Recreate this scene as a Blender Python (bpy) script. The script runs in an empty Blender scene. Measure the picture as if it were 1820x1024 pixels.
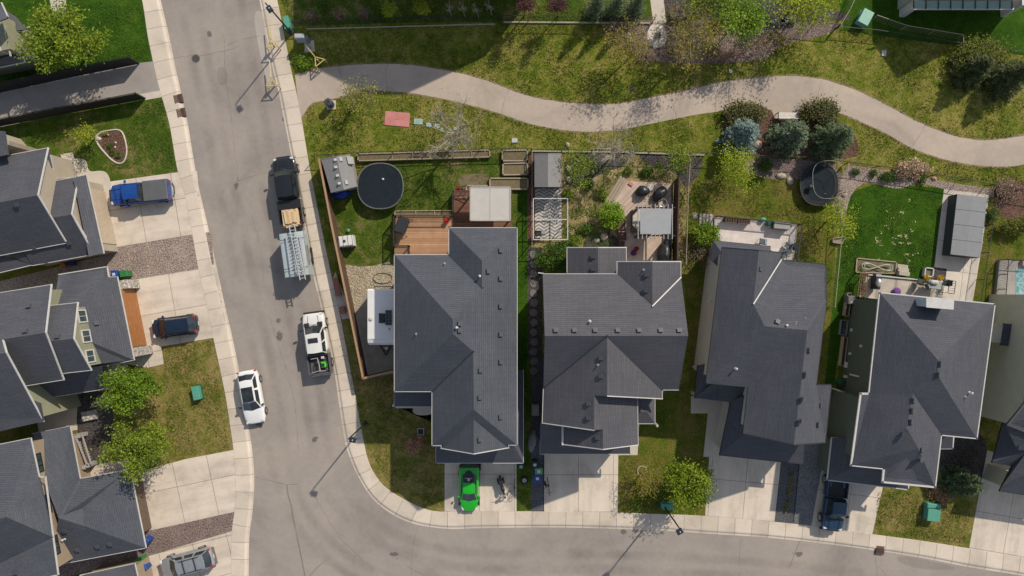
import bpy, math, random
from mathutils import Vector, Matrix
import numpy as np
random.seed(7); RNG=np.random.default_rng(7)
C=bpy.context.scene.collection
SC=bpy.context.scene
HC=60.67; F=1213.33
T=0.11                      # top of the raised ground beside the road
def P(px,py,h=T):
    k=(HC-h)/F
    return Vector(((px-910)*k,(512-py)*k,h))
WM={}                       # world matrices of things
# ---------------------------------------------------------------- materials
MATS={}
def nodes(name,rough=.8,metal=0,spec=.4):
    m=bpy.data.materials.new(name); m.use_nodes=True
    nt=m.node_tree; b=nt.nodes['Principled BSDF']
    b.inputs['Roughness'].default_value=rough; b.inputs['Metallic'].default_value=metal
    b.inputs['Specular IOR Level'].default_value=spec
    MATS[name]=m
    return m,nt,b
def N(nt,t,**k):
    n=nt.nodes.new(t)
    for a,v in k.items():
        if a in n.inputs: n.inputs[a].default_value=v
        else: setattr(n,a,v)
    return n
def c4(c): return (c[0],c[1],c[2],1)
def coord(nt,kind='Object',scale=None,rot=None):
    tc=N(nt,'ShaderNodeTexCoord'); o=tc.outputs[kind]
    if scale or rot:
        mp=N(nt,'ShaderNodeMapping')
        if scale: mp.inputs['Scale'].default_value=scale
        if rot: mp.inputs['Rotation'].default_value=(0,0,rot)
        nt.links.new(o,mp.inputs['Vector']); o=mp.outputs['Vector']
    return o
def noise(nt,vec,sc,det=4,rg=.55,dist=0):
    n=N(nt,'ShaderNodeTexNoise'); n.inputs['Scale'].default_value=sc; n.inputs['Detail'].default_value=det
    n.inputs['Roughness'].default_value=rg; n.inputs['Distortion'].default_value=dist
    nt.links.new(vec,n.inputs['Vector']); return n.outputs['Fac']
def ramp(nt,fac,stops):
    r=N(nt,'ShaderNodeValToRGB'); e=r.color_ramp.elements
    while len(e)<len(stops): e.new(.5)
    for q,(p,c) in zip(e,stops): q.position=p; q.color=c4(c)
    nt.links.new(fac,r.inputs['Fac']); return r.outputs['Color']
def mix(nt,fac,a,b,mode='MIX'):
    n=N(nt,'ShaderNodeMix',data_type='RGBA',blend_type=mode)
    for s,v in ((n.inputs['Factor'],fac),(n.inputs['A'],a),(n.inputs['B'],b)):
        if isinstance(v,(int,float)): s.default_value=v
        elif isinstance(v,tuple): s.default_value=c4(v)
        else: nt.links.new(v,s)
    return n.outputs['Result']
def bump(nt,b,h,st=.3,dist=.05):
    n=N(nt,'ShaderNodeBump'); n.inputs['Strength'].default_value=st; n.inputs['Distance'].default_value=dist
    nt.links.new(h,n.inputs['Height']); nt.links.new(n.outputs['Normal'],b.inputs['Normal'])
def math_(nt,op,a,b=None,c=None):
    n=N(nt,'ShaderNodeMath',operation=op)
    for i,v in enumerate((a,b,c)):
        if v is None: continue
        if isinstance(v,(int,float)): n.inputs[i].default_value=v
        else: nt.links.new(v,n.inputs[i])
    return n.outputs[0]
def mat(name,c1,c2=None,sc=4,rough=.8,metal=0,spec=.4,bs=0,bsc=30,coat=0):
    if name in MATS: return MATS[name]
    m,nt,b=nodes(name,rough,metal,spec); v=coord(nt)
    if c2 is None: c2=tuple(x*.82 for x in c1)
    f=noise(nt,v,sc,5,.6)
    col=ramp(nt,f,[(.3,c1),(.7,c2)])
    nt.links.new(col,b.inputs['Base Color'])
    if bs: bump(nt,b,noise(nt,v,bsc,3),bs,.02)
    if coat: b.inputs['Coat Weight'].default_value=coat; b.inputs['Coat Roughness'].default_value=.08
    return m
def grass(name,lush,mid,dry,dryness=.5,big=.18,fine=.85,stripes=None):
    m,nt,b=nodes(name,.95,0,.08); v=coord(nt)
    n1=noise(nt,v,big,6,.62,.4); n2=noise(nt,v,1.3,5,.65,.3); n3=noise(nt,v,7,4,.75); n4=noise(nt,v,30,2,.6)
    a=mix(nt,.5,n1,n2); 
    lo=.5+(.5-dryness)*.45
    col=ramp(nt,a,[(lo-.17,lush),(lo-.03,mid),(lo+.11,dry)])
    dk=ramp(nt,n3,[(.28,(1-fine*.62,)*3),(.52,(1,)*3),(.74,(1+fine*.42,)*3)])
    col=mix(nt,1,col,dk,'MULTIPLY')
    dk2=ramp(nt,n4,[(.3,(.62,)*3),(.7,(1.3,)*3)])
    col=mix(nt,1,col,dk2,'MULTIPLY')
    nt.links.new(col,b.inputs['Base Color'])
    bump(nt,b,mix(nt,.5,n3,n4),.9,.12)
    return m
def gravel(name,cols,sc=9,dark=.5):
    m,nt,b=nodes(name,.9,0,.2); v=coord(nt)
    vo=N(nt,'ShaderNodeTexVoronoi'); vo.inputs['Scale'].default_value=sc; nt.links.new(v,vo.inputs['Vector'])
    sep=N(nt,'ShaderNodeSeparateColor'); nt.links.new(vo.outputs['Color'],sep.inputs[0])
    col=ramp(nt,sep.outputs[0],[(i/(len(cols)-1),c) for i,c in enumerate(cols)])
    ed=ramp(nt,vo.outputs['Distance'],[(.15,(1.1,)*3),(.8,(dark,)*3)])
    col=mix(nt,1,col,ed,'MULTIPLY')
    big=ramp(nt,noise(nt,v,.5,5,.6),[(.3,(.8,)*3),(.7,(1.12,)*3)])
    col=mix(nt,1,col,big,'MULTIPLY')
    nt.links.new(col,b.inputs['Base Color'])
    inv=math_(nt,'SUBTRACT',1,vo.outputs['Distance']); bump(nt,b,inv,.8,.08)
    return m
def shingle(name,c,var=.075):
    m,nt,b=nodes(name,.88,0,.25); uv=coord(nt,'UV'); v=coord(nt)
    br=N(nt,'ShaderNodeTexBrick'); nt.links.new(uv,br.inputs['Vector'])
    br.offset=.5; br.inputs['Scale'].default_value=1
    br.inputs['Brick Width'].default_value=.95; br.inputs['Row Height'].default_value=.17
    br.inputs['Mortar Size'].default_value=.018; br.inputs['Mortar Smooth'].default_value=.4
    br.inputs['Color1'].default_value=c4(tuple(x*(1+var) for x in c)); br.inputs['Color2'].default_value=c4(tuple(x*(1-var) for x in c))
    br.inputs['Mortar'].default_value=c4(tuple(x*.66 for x in c))
    n1=ramp(nt,noise(nt,v,.35,5,.6),[(.3,(.86,.88,.9)),(.7,(1.12,1.08,1.06))])
    n2=ramp(nt,noise(nt,v,14,3,.7),[(.3,(.8,.8,.82)),(.7,(1.22,1.19,1.17))])
    col=mix(nt,1,br.outputs['Color'],n1,'MULTIPLY'); col=mix(nt,1,col,n2,'MULTIPLY')
    nt.links.new(col,b.inputs['Base Color'])
    sp=N(nt,'ShaderNodeSeparateXYZ'); nt.links.new(uv,sp.inputs[0])
    saw=math_(nt,'FRACT',math_(nt,'DIVIDE',sp.outputs['Y'],.17))
    bump(nt,b,saw,.35,.03)
    return m
def boards(name,c,w=.14,axis='X',gap=.35,var=.25,rough=.7):
    m,nt,b=nodes(name,rough,0,.25); uv=coord(nt,'UV')
    sp=N(nt,'ShaderNodeSeparateXYZ'); nt.links.new(uv,sp.inputs[0])
    q=math_(nt,'DIVIDE',sp.outputs[axis],w); fr=math_(nt,'FRACT',q); fl=math_(nt,'FLOOR',q)
    wn=N(nt,'ShaderNodeTexWhiteNoise',noise_dimensions='1D'); nt.links.new(fl,wn.inputs['W'])
    col=ramp(nt,wn.outputs['Value'],[(0,tuple(x*(1-var) for x in c)),(1,tuple(x*(1+var) for x in c))])
    g=ramp(nt,fr,[(0,(gap,)*3),(.14,(1,)*3),(.86,(1,)*3),(1,(gap,)*3)])
    col=mix(nt,1,col,g,'MULTIPLY')
    n1=ramp(nt,noise(nt,coord(nt),1.5,5,.65),[(.3,(.85,)*3),(.7,(1.13,)*3)])
    col=mix(nt,1,col,n1,'MULTIPLY')
    nt.links.new(col,b.inputs['Base Color'])
    return m
def concrete(name,c,ju=1.5,jv=99,jw=.03,stain=.16,var=.07,streak=0):
    m,nt,b=nodes(name,.85,0,.3); uv=coord(nt,'UV'); v=coord(nt)
    br=N(nt,'ShaderNodeTexBrick'); nt.links.new(uv,br.inputs['Vector']); br.offset=0; br.inputs['Scale'].default_value=1
    br.inputs['Brick Width'].default_value=ju; br.inputs['Row Height'].default_value=jv
    br.inputs['Mortar Size'].default_value=jw; br.inputs['Mortar Smooth'].default_value=.3
    br.inputs['Color1'].default_value=c4(tuple(x*(1+var) for x in c)); br.inputs['Color2'].default_value=c4(tuple(x*(1-var) for x in c))
    br.inputs['Mortar'].default_value=c4(tuple(x*.55 for x in c))
    n1=ramp(nt,noise(nt,v,.45,7,.65,.5),[(.28,(1-stain*1.3,)*3),(.5,(1,)*3),(.75,(1+stain*.6,)*3)])
    n2=ramp(nt,noise(nt,v,9,4,.7),[(.3,(.93,)*3),(.7,(1.06,)*3)])
    col=mix(nt,1,br.outputs['Color'],n1,'MULTIPLY'); col=mix(nt,1,col,n2,'MULTIPLY')
    if streak:
        sv=coord(nt,'UV',(1.1,.12,1)) if streak>0 else coord(nt,'UV',(.12,1.1,1))
        col=mix(nt,1,col,ramp(nt,noise(nt,sv,1.0,5,.6,.3),[(.34,(1-abs(streak),)*3),(.55,(1,)*3),(.75,(1.04,)*3)]),'MULTIPLY')
    nt.links.new(col,b.inputs['Base Color'])
    bump(nt,b,noise(nt,v,40,2),.15,.01)
    return m
def asphalt(name,c,cracks=True,warm=(1,1,1)):
    m,nt,b=nodes(name,.9,0,.25); v=coord(nt)
    n1=ramp(nt,noise(nt,v,.16,7,.6,.7),[(.3,(.78,.78,.79)),(.5,(1,1,1)),(.72,(1.16,1.14,1.11))])
    n2=ramp(nt,noise(nt,v,2.2,5,.7),[(.3,(.93,)*3),(.7,(1.06,)*3)])
    n3=ramp(nt,noise(nt,v,28,3,.8),[(.3,(.84,)*3),(.7,(1.15,)*3)])
    col=mix(nt,1,c,n1,'MULTIPLY'); col=mix(nt,1,col,n2,'MULTIPLY'); col=mix(nt,1,col,n3,'MULTIPLY')
    if cracks:
        nn=N(nt,'ShaderNodeTexNoise'); nn.inputs['Scale'].default_value=.5; nn.inputs['Detail'].default_value=5; nt.links.new(v,nn.inputs['Vector'])
        off=mix(nt,.12,v,nn.outputs['Color'],'ADD')
        vo=N(nt,'ShaderNodeTexVoronoi',feature='DISTANCE_TO_EDGE'); vo.inputs['Scale'].default_value=.11; nt.links.new(off,vo.inputs['Vector'])
        ck=ramp(nt,vo.outputs['Distance'],[(0,(1,)*3),(.0035,(0,)*3)])
        mk=ramp(nt,noise(nt,v,.13,2,.5),[(.56,(0,)*3),(.6,(1,)*3)])
        k=mix(nt,1,ck,mk,'MULTIPLY')
        col=mix(nt,k,col,tuple(x*.55 for x in c))
    nt.links.new(col,b.inputs['Base Color'])
    bump(nt,b,noise(nt,v,50,2),.25,.015)
    return m
def siding(name,c,pitch=.16):
    m,nt,b=nodes(name,.7,0,.3); v=coord(nt)
    sp=N(nt,'ShaderNodeSeparateXYZ'); nt.links.new(v,sp.inputs[0])
    fr=math_(nt,'FRACT',math_(nt,'DIVIDE',sp.outputs['Z'],pitch))
    g=ramp(nt,fr,[(0,(.6,)*3),(.12,(1,)*3),(1,(1.04,)*3)])
    n1=ramp(nt,noise(nt,v,1.2,4,.6),[(.3,(.93,)*3),(.7,(1.05,)*3)])
    col=mix(nt,1,c,g,'MULTIPLY'); col=mix(nt,1,col,n1,'MULTIPLY'); nt.links.new(col,b.inputs['Base Color'])
    bump(nt,b,fr,.4,.02)
    return m
def leafmat(name,ca,cb,trans=.3):
    m,nt,b=nodes(name,.6,0,.25)
    at=N(nt,'ShaderNodeAttribute',attribute_name='var')
    col=ramp(nt,at.outputs['Fac'],[(0,ca),(1,cb)])
    nt.links.new(col,b.inputs['Base Color'])
    tr=N(nt,'ShaderNodeBsdfTranslucent'); nt.links.new(col,tr.inputs['Color'])
    ms=N(nt,'ShaderNodeMixShader'); ms.inputs[0].default_value=trans
    nt.links.new(b.outputs[0],ms.inputs[1]); nt.links.new(tr.outputs[0],ms.inputs[2])
    nt.links.new(ms.outputs[0],nt.nodes['Material Output'].inputs['Surface'])
    return m
def glass(name,c=(.02,.03,.035),rough=.06):
    m,nt,b=nodes(name,rough,0,.6); v=coord(nt)
    col=ramp(nt,noise(nt,v,1.4,3,.5),[(.35,c),(.7,tuple(x*1.9+.01 for x in c))])
    nt.links.new(col,b.inputs['Base Color']); return m
# ---------------------------------------------------------------- mesh builder
class MB:
    def __init__(s): s.v=[]; s.f=[]; s.uv=[]; s.mi=[]
    def face(s,pts,uv=None,mi=0):
        i=len(s.v); s.v+= [tuple(p) for p in pts]; s.f.append(tuple(range(i,i+len(pts)))); s.uv.append(uv); s.mi.append(mi)
    def grid(s,vs,fs,mi=0):
        i=len(s.v); s.v+=[tuple(p) for p in vs]
        for f in fs: s.f.append(tuple(i+a for a in f)); s.uv.append(None); s.mi.append(mi)
    def box(s,c,size,rz=0,mi=0,taper=1,M=None):
        x,y,z=(a/2 for a in size); vs=[]
        for sx,sy,sz in ((-1,-1,-1),(1,-1,-1),(1,1,-1),(-1,1,-1),(-1,-1,1),(1,-1,1),(1,1,1),(-1,1,1)):
            t=taper if sz>0 else 1
            q=Vector((sx*x*t,sy*y*t,sz*z)); 
            if rz: q=Matrix.Rotation(rz,3,'Z')@q
            if M is not None: q=M@q
            vs.append(q+Vector(c))
        s.grid(vs,[(0,3,2,1),(4,5,6,7),(0,1,5,4),(1,2,6,5),(2,3,7,6),(3,0,4,7)],mi)
    def bbox(s,c,size,b=.03,rz=0,mi=0):      # box with chamfered top edges
        x,y,z=(a/2 for a in size); R=Matrix.Rotation(rz,3,'Z'); vs=[]
        for (ex,ez) in ((0,-z),(0,z-b),(b,z)):
            for sx,sy in ((-1,-1),(1,-1),(1,1),(-1,1)): vs.append(R@Vector((sx*(x-ex),sy*(y-ex),ez))+Vector(c))
        fs=[(3,2,1,0),(8,9,10,11)]
        for k in (0,4):
            for i in range(4): j=(i+1)%4; fs.append((k+i,k+j,k+4+j,k+4+i))
        s.grid(vs,fs,mi)
    def prism(s,poly,z0,z1,mi=0,cap=True,uvf=None):
        n=len(poly); a=sum(poly[i][0]*poly[(i+1)%n][1]-poly[(i+1)%n][0]*poly[i][1] for i in range(n))
        if a<0: poly=poly[::-1]
        top=[(p[0],p[1],z1) for p in poly]
        if cap: s.face(top,[uvf(p) for p in top] if uvf else None,mi); s.face([(p[0],p[1],z0) for p in poly[::-1]],None,mi)
        for i in range(n):
            a,b=poly[i],poly[(i+1)%n]; L=math.dist(a[:2],b[:2])
            s.face([(a[0],a[1],z0),(b[0],b[1],z0),(b[0],b[1],z1),(a[0],a[1],z1)],[(0,0),(L,0),(L,z1-z0),(0,z1-z0)],mi)
    def beam(s,p,q,w=.1,h=.12,mi=0):
        p=Vector(p); q=Vector(q); d=q-p
        if d.length<1e-5: return
        side=d.cross(Vector((0,0,1)))
        if side.length<1e-4: side=Vector((1,0,0))
        side.normalize(); up=side.cross(d).normalized()
        vs=[]
        for b in (p,q):
            for a,c in ((-1,-1),(1,-1),(1,1),(-1,1)): vs.append(b+side*a*w/2+up*c*h/2)
        s.grid(vs,[(0,1,2,3),(7,6,5,4),(0,4,5,1),(1,5,6,2),(2,6,7,3),(3,7,4,0)],mi)
    def tube(s,path,rad,n=6,mi=0,cap=True):
        path=[Vector(p) for p in path]
        if not isinstance(rad,(list,tuple)): rad=[rad]*len(path)
        vs=[]; 
        for i,p in enumerate(path):
            d=(path[min(i+1,len(path)-1)]-path[max(i-1,0)])
            d=d.normalized() if d.length>1e-9 else Vector((0,0,1))
            a=d.cross(Vector((0,0,1)) if abs(d.z)<.95 else Vector((1,0,0))).normalized(); b=d.cross(a)
            for k in range(n):
                t=2*math.pi*k/n; vs.append(p+(a*math.cos(t)+b*math.sin(t))*rad[i])
        fs=[]
        for i in range(len(path)-1):
            for k in range(n): fs.append((i*n+k,i*n+(k+1)%n,(i+1)*n+(k+1)%n,(i+1)*n+k))
        if cap: fs.append(tuple(range(n))[::-1]); fs.append(tuple((len(path)-1)*n+k for k in range(n)))
        s.grid(vs,fs,mi)
    def ring(s,c,R,r,n=32,m=6,sx=1,sy=1,mi=0):
        s.tube([(c[0]+R*sx*math.cos(2*math.pi*k/n),c[1]+R*sy*math.sin(2*math.pi*k/n),c[2]) for k in range(n+1)],r,m,mi,False)
    def lathe(s,c,prof,n=16,mi=0,sx=1,sy=1,rz=0):   # prof: (r,z)
        vs=[]; fs=[]; R=Matrix.Rotation(rz,3,'Z')
        for r,z in prof:
            for k in range(n):
                t=2*math.pi*k/n; vs.append(R@Vector((r*sx*math.cos(t),r*sy*math.sin(t),z))+Vector(c))
        for i in range(len(prof)-1):
            for k in range(n): fs.append((i*n+k,i*n+(k+1)%n,(i+1)*n+(k+1)%n,(i+1)*n+k))
        fs.append(tuple(range(n))[::-1]); fs.append(tuple((len(prof)-1)*n+k for k in range(n)))
        s.grid(vs,fs,mi)
    def rock(s,c,r,seed=0,mi=0,n=8,m=5):
        rr=random.Random(seed); vs=[]; fs=[]
        for i in range(m+1):
            ph=math.pi*i/m
            for k in range(n):
                t=2*math.pi*k/n; q=1+rr.uniform(-.16,.16)
                vs.append((c[0]+r[0]*q*math.sin(ph)*math.cos(t),c[1]+r[1]*q*math.sin(ph)*math.sin(t),c[2]+r[2]*q*math.cos(ph)))
        for i in range(m):
            for k in range(n): fs.append((i*n+k,(i+1)*n+k,(i+1)*n+(k+1)%n,i*n+(k+1)%n))
        s.grid(vs,fs,mi)
    def build(s,name,mats,parent=None,world=True,smooth=False):
        me=bpy.data.meshes.new(name); vs=s.v
        if parent is not None and world:
            Mi=WM[parent.name].inverted(); vs=[tuple(Mi@Vector(p)) for p in vs]
        me.from_pydata(vs,[],s.f)
        if not isinstance(mats,(list,tuple)): mats=[mats]
        for m in mats: me.materials.append(m)
        if len(mats)>1: me.polygons.foreach_set('material_index',s.mi)
        uv=me.uv_layers.new(name='UVMap'); out=[]
        for f,u in zip(s.f,s.uv):
            if u: 
                for q in u: out+= [q[0],q[1]]
            else: 
                for i in f: out+= [s.v[i][0],s.v[i][1]]
        uv.data.foreach_set('uv',out)
        if smooth: me.polygons.foreach_set('use_smooth',[True]*len(me.polygons))
        me.update()
        o=bpy.data.objects.new(name,me); C.objects.link(o)
        if parent is not None: o.parent=parent; WM[o.name]=WM[parent.name]
        else: WM[o.name]=Matrix()
        return o
def thing(name,label,cat,loc=(0,0,0),rz=0,group=None):
    o=bpy.data.objects.new(name,None); C.objects.link(o); o.empty_display_size=.2
    o.location=loc; o.rotation_euler=(0,0,rz); o['label']=label; o['category']=cat
    if group: o['group']=group
    WM[o.name]=Matrix.Translation(Vector(loc))@Matrix.Rotation(rz,4,'Z')
    return o
def tag(o,label,cat,group=None):
    o['label']=label; o['category']=cat
    if group: o['group']=group
    return o
def at(o,loc,rz=0):           # a single-mesh thing built in local coordinates
    o.location=loc; o.rotation_euler=(0,0,rz); WM[o.name]=Matrix.Translation(Vector(loc))@Matrix.Rotation(rz,4,'Z'); return o
def dup(root,loc,rz,label,group=None,cat=None):
    r=root.copy(); C.objects.link(r); r.location=loc; r.rotation_euler=(0,0,rz); r['label']=label
    if group: r['group']=group
    for ch in list(root.children):
        c=ch.copy(); C.objects.link(c); c.parent=r
        for g in ch.children:
            d=g.copy(); C.objects.link(d); d.parent=c
    return r
def uvrot(ang):
    ca,sa=math.cos(ang),math.sin(ang)
    return lambda p:(p[0]*ca+p[1]*sa,-p[0]*sa+p[1]*ca)
def sheet(name,poly,lev,m,ang=0,org=None,kind='structure'):
    z=T+.004*lev; pts=[P(x,y,z) for x,y in poly]; f=uvrot(ang)
    o=P(*org,z) if org else Vector((0,0,0))
    n=len(pts); a=sum(pts[i].x*pts[(i+1)%n].y-pts[(i+1)%n].x*pts[i].y for i in range(n))
    if a<0: pts=pts[::-1]
    mb=MB(); mb.face(pts,[f(p-o) for p in pts]); ob=mb.build(name,m)
    if kind: ob['kind']=kind
    return ob
def smooth_poly(pts,it=2):
    for _ in range(it):
        q=[]; n=len(pts)
        for i in range(n):
            a,b=pts[i],pts[(i+1)%n]
            q.append((.75*a[0]+.25*b[0],.75*a[1]+.25*b[1])); q.append((.25*a[0]+.75*b[0],.25*a[1]+.75*b[1]))
        pts=q
    return pts
def resample(pl,n):
    # Catmull-Rom through the points, then n evenly spaced points
    d=[]
    for i in range(len(pl)-1):
        p0=pl[max(i-1,0)];p1=pl[i];p2=pl[i+1];p3=pl[min(i+2,len(pl)-1)]
        for k in range(8):
            t=k/8
            d.append(tuple(.5*((2*p1[j])+(-p0[j]+p2[j])*t+(2*p0[j]-5*p1[j]+4*p2[j]-p3[j])*t*t+(-p0[j]+3*p1[j]-3*p2[j]+p3[j])*t**3) for j in (0,1)))
    d.append(tuple(pl[-1][:2]))
    L=[0]
    for a,b in zip(d,d[1:]): L.append(L[-1]+math.dist(a,b))
    out=[];j=0
    for i in range(n):
        s=L[-1]*i/(n-1)
        while j<len(d)-2 and L[j+1]<s: j+=1
        t=(s-L[j])/max(L[j+1]-L[j],1e-9); out.append((d[j][0]+(d[j+1][0]-d[j][0])*t,d[j][1]+(d[j+1][1]-d[j][1])*t))
    return out
# ---------------------------------------------------------------- shared materials
park=grass('rough_park_grass',(.038,.080,.006),(.138,.165,.020),(.29,.245,.07),.5,.22,1.1)
lawn_lush=grass('lush_lawn',(.028,.076,.006),(.05,.112,.009),(.10,.13,.018),.26,.25,.6)
lawn_mid=grass('mid_lawn',(.040,.085,.009),(.08,.12,.015),(.22,.18,.07),.42,.32,.95)
lawn_olive=grass('olive_lawn',(.042,.08,.007),(.105,.130,.015),(.19,.15,.045),.5,.35,.9)
lawn_dry=grass('dry_lawn',(.055,.098,.010),(.128,.145,.022),(.27,.21,.075),.6,.3,.9)
lawn_dirt=grass('dirt_lawn',(.035,.065,.008),(.20,.17,.07),(.46,.34,.18),.5,.55,.9)
road_m=asphalt('road_asphalt',(.285,.252,.224))
path_m=asphalt('path_asphalt',(.40,.335,.275))
pathg_m=asphalt('lane_asphalt',(.30,.27,.245),False)
walk_m=concrete('sidewalk_concrete',(.545,.47,.385),1.5,99,.03,.16,.10)
drive_m=concrete('driveway_concrete',(.57,.495,.41),3.1,3.3,.035,.18,.05,.16); drive_h=concrete('driveway_concrete_side',(.57,.495,.41),3.1,3.3,.035,.18,.05,-.16)
slab_m=concrete('patio_concrete',(.57,.51,.44),2.6,2.6,.03,.2)
conc_m=mat('plain_concrete',(.54,.475,.395),(.45,.40,.335),1.2)
shing=[shingle('charcoal_shingle',(.074,.082,.098)),shingle('slate_shingle',(.076,.081,.096)),shingle('dusky_shingle',(.086,.087,.098))]
white=mat('white_trim',(.54,.525,.50),(.44,.43,.41),3,.5)
dark=mat('black_metal',(.018,.019,.021),(.03,.031,.034),6,.5)
vent_m=mat('vent_metal',(.055,.06,.068),(.075,.08,.088),6,.5)
black_f=mat('black_fence_paint',(.016,.015,.014),(.024,.022,.02),5,.7)
galv=mat('galvanised_metal',(.42,.42,.41),(.34,.34,.34),6,.45,.6)
cedar=mat('cedar_wood',(.38,.235,.135),(.28,.17,.095),7,.75)
pale_wood=mat('weathered_wood',(.36,.30,.22),(.27,.22,.16),7,.85)
brown_wood=mat('dark_brown_wood',(.10,.06,.04),(.07,.042,.03),7,.8)
soil=mat('garden_soil',(.19,.14,.09),(.12,.11,.05),3,.95,bs=.6)
mulch=gravel('bark_mulch',[(.10,.05,.035),(.17,.09,.06),(.24,.15,.11),(.13,.07,.05)],14)
mulch_d=gravel('grey_mulch',[(.05,.045,.045),(.10,.09,.085),(.15,.13,.125),(.08,.07,.065)],13)
gravel_p=gravel('pink_gravel',[(.30,.22,.18),(.42,.33,.28),(.36,.28,.24),(.50,.41,.35),(.27,.21,.18)],11)
gravel_b=gravel('brown_gravel',[(.20,.14,.12),(.30,.23,.20),(.26,.19,.17),(.36,.29,.26)],11)
gravel_d=gravel('slate_gravel',[(.085,.088,.10),(.14,.145,.16),(.115,.12,.13),(.18,.185,.20)],12)
gravel_y=gravel('sand_gravel',[(.34,.28,.19),(.46,.39,.28),(.40,.34,.25),(.30,.26,.16)],8,.7)
dirt_m=mat('packed_dirt',(.34,.30,.25),(.24,.215,.18),1.6,.95,bs=.4)
green_u=mat('utility_green',(.09,.30,.22),(.075,.26,.19),3,.55)
green_d=mat('utility_green_dark',(.02,.09,.06),None,3,.55)
tyre_m=mat('tyre_rubber',(.018,.018,.018),None,9,.85)
rim_m=mat('alloy_rim',(.4,.4,.4),None,6,.35,.7)
car_glass=glass('car_glass',(.012,.016,.018))
win_glass=glass('window_glass',(.03,.045,.045))
red_l=mat('tail_lamp_red',(.38,.012,.012),None,5,.2)
lamp_l=mat('head_lamp_clear',(.6,.62,.63),None,5,.12)
# ================================================================ the setting
mb=MB(); mb.face([(-400,-400,-.02),(400,-400,-.02),(400,400,-.02),(-400,400,-.02)]); o=mb.build('ground',park); o['kind']='structure'
ra=[P(x,y,0.0) for x,y in ((150,-700),(700,-700),(700,500),(2700,700),(2700,1330),(1500,1140),(800,1140),(300,1500),(100,1500))]
mb=MB(); mb.face(ra[::-1]); road=mb.build('road',road_m); road['kind']='structure'
LI=[(214,-160),(233,-80),(252.6,0),(262,60),(271,105),(280,145),(290,180),(302,225),(315,300),(328,345),(339,400),(353,480),(366,535),(379,600),(392,660),(402,710),(411,770),(415,800),(418.5,840),(419,872),(416.5,912),(411.5,950),(411,1024),(411,1100),(411,1200)]
LO=[(250,-160),(268,-80),(285.5,0),(300,62),(310,112),(319,152),(327,190),(334,222),(347,300),(356,345),(369,400),(386,480),(399,540),(413,600),(425,660),(434,715),(442,760),(448,800),(451.5,840),(451.5,872),(448.5,912),(443,955),(442,1024),(442,1100),(442,1200)]
RI=[(455,-160),(473,-80),(492,0),(505,65),(517,125),(525,160),(533,200),(540,240),(550,300),(559,345),(574,420),(587.5,485),(602,550),(611.5,600),(623,660),(634,720),(645,780),(652,812),(662,837),(682,864),(718,888),(768,908.5),(830,909),(920,909.5),(1010,910),(1100,912),(1180,914.5),(1260,918),(1360,926.5),(1460,937),(1550,950),(1640,962),(1720,975),(1820,992),(1950,1015),(2100,1042)]
RO=[(424,-160),(442,-80),(461,0),(473,65),(485,125),(494,160),(502,200),(510,240),(522,300),(531,345),(544,420),(555.5,485),(571,550),(582,600),(594,660),(605,735),(613,785),(622,815),(638,850),(668,893),(722,927),(790,940),(850,939),(920,938),(1010,938),(1100,940.5),(1180,943.5),(1260,949),(1360,955.5),(1460,966),(1550,978),(1640,992),(1720,1008),(1820,1024),(1950,1048),(2100,1076)]
def ribbon(name,A,B,n):
    D=resample(A,3000);B=resample(B,n);A=[];j=0
    for p in B:
        k=min(range(j,min(j+260,3000)),key=lambda i:(D[i][0]-p[0])**2+(D[i][1]-p[1])**2); j=k; A.append(D[k])
    mb=MB(); rows=[];u=0;prev=None
    for a,b in zip(A,B):
        pa=P(*a,T+.03);pb=P(*b,0.012); w=pb-pa; d=w.xy
        pts=[pa-Vector((w.x,w.y,0))*.06, pa]; 
        pts[0].z=T-.05
        pts.append(Vector((pa.x+d.x*.74,pa.y+d.y*.74,T+.025))); pts.append(Vector((pa.x+d.x*.80,pa.y+d.y*.80,T+.012)))
        pts.append(Vector((pa.x+d.x*.90,pa.y+d.y*.90,.03))); pts.append(pb); pts.append(Vector((pb.x,pb.y,-.02)))
        mid=(pa+pb)/2
        if prev is not None: u+=(mid-prev).length
        prev=mid; rows.append((u,pts,d.length))
    vv=(-.1,0,.74,.80,.90,1,1.02)
    for (u0,p0,l0),(u1,p1,l1) in zip(rows,rows[1:]):
        for k in range(6):
            q=[p0[k],p0[k+1],p1[k+1],p1[k]]; uv=[(u0,vv[k]*l0+.05),(u0,vv[k+1]*l0+.05),(u1,vv[k+1]*l1+.05),(u1,vv[k]*l1+.05)]
            if (q[1]-q[0]).cross(q[2]-q[0]).z<0: q=q[::-1];uv=uv[::-1]
            mb.face(q,uv)
    o=mb.build(name,walk_m); o['kind']='structure'
    return A,B
a,b=ribbon('sidewalk',LI,LO,110); LM=[((x[0]+y[0])/2,(x[1]+y[1])/2) for x,y in zip(a,b)]
a,b=ribbon('sidewalk',RI,RO,190); RM=[((x[0]+y[0])/2,(x[1]+y[1])/2) for x,y in zip(a,b)]
mb=MB(); mb.prism([P(*q)[:2] for q in LM]+[P(-1400,1200)[:2],P(-1400,-160)[:2]],-.3,T); o=mb.build('terrain',lawn_olive); o['kind']='structure'
mb=MB(); mb.prism([P(*q)[:2] for q in RM]+[P(2700,1150)[:2],P(2700,-700)[:2],P(430,-700)[:2]],-.3,T); o=mb.build('terrain',park); o['kind']='structure'
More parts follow.
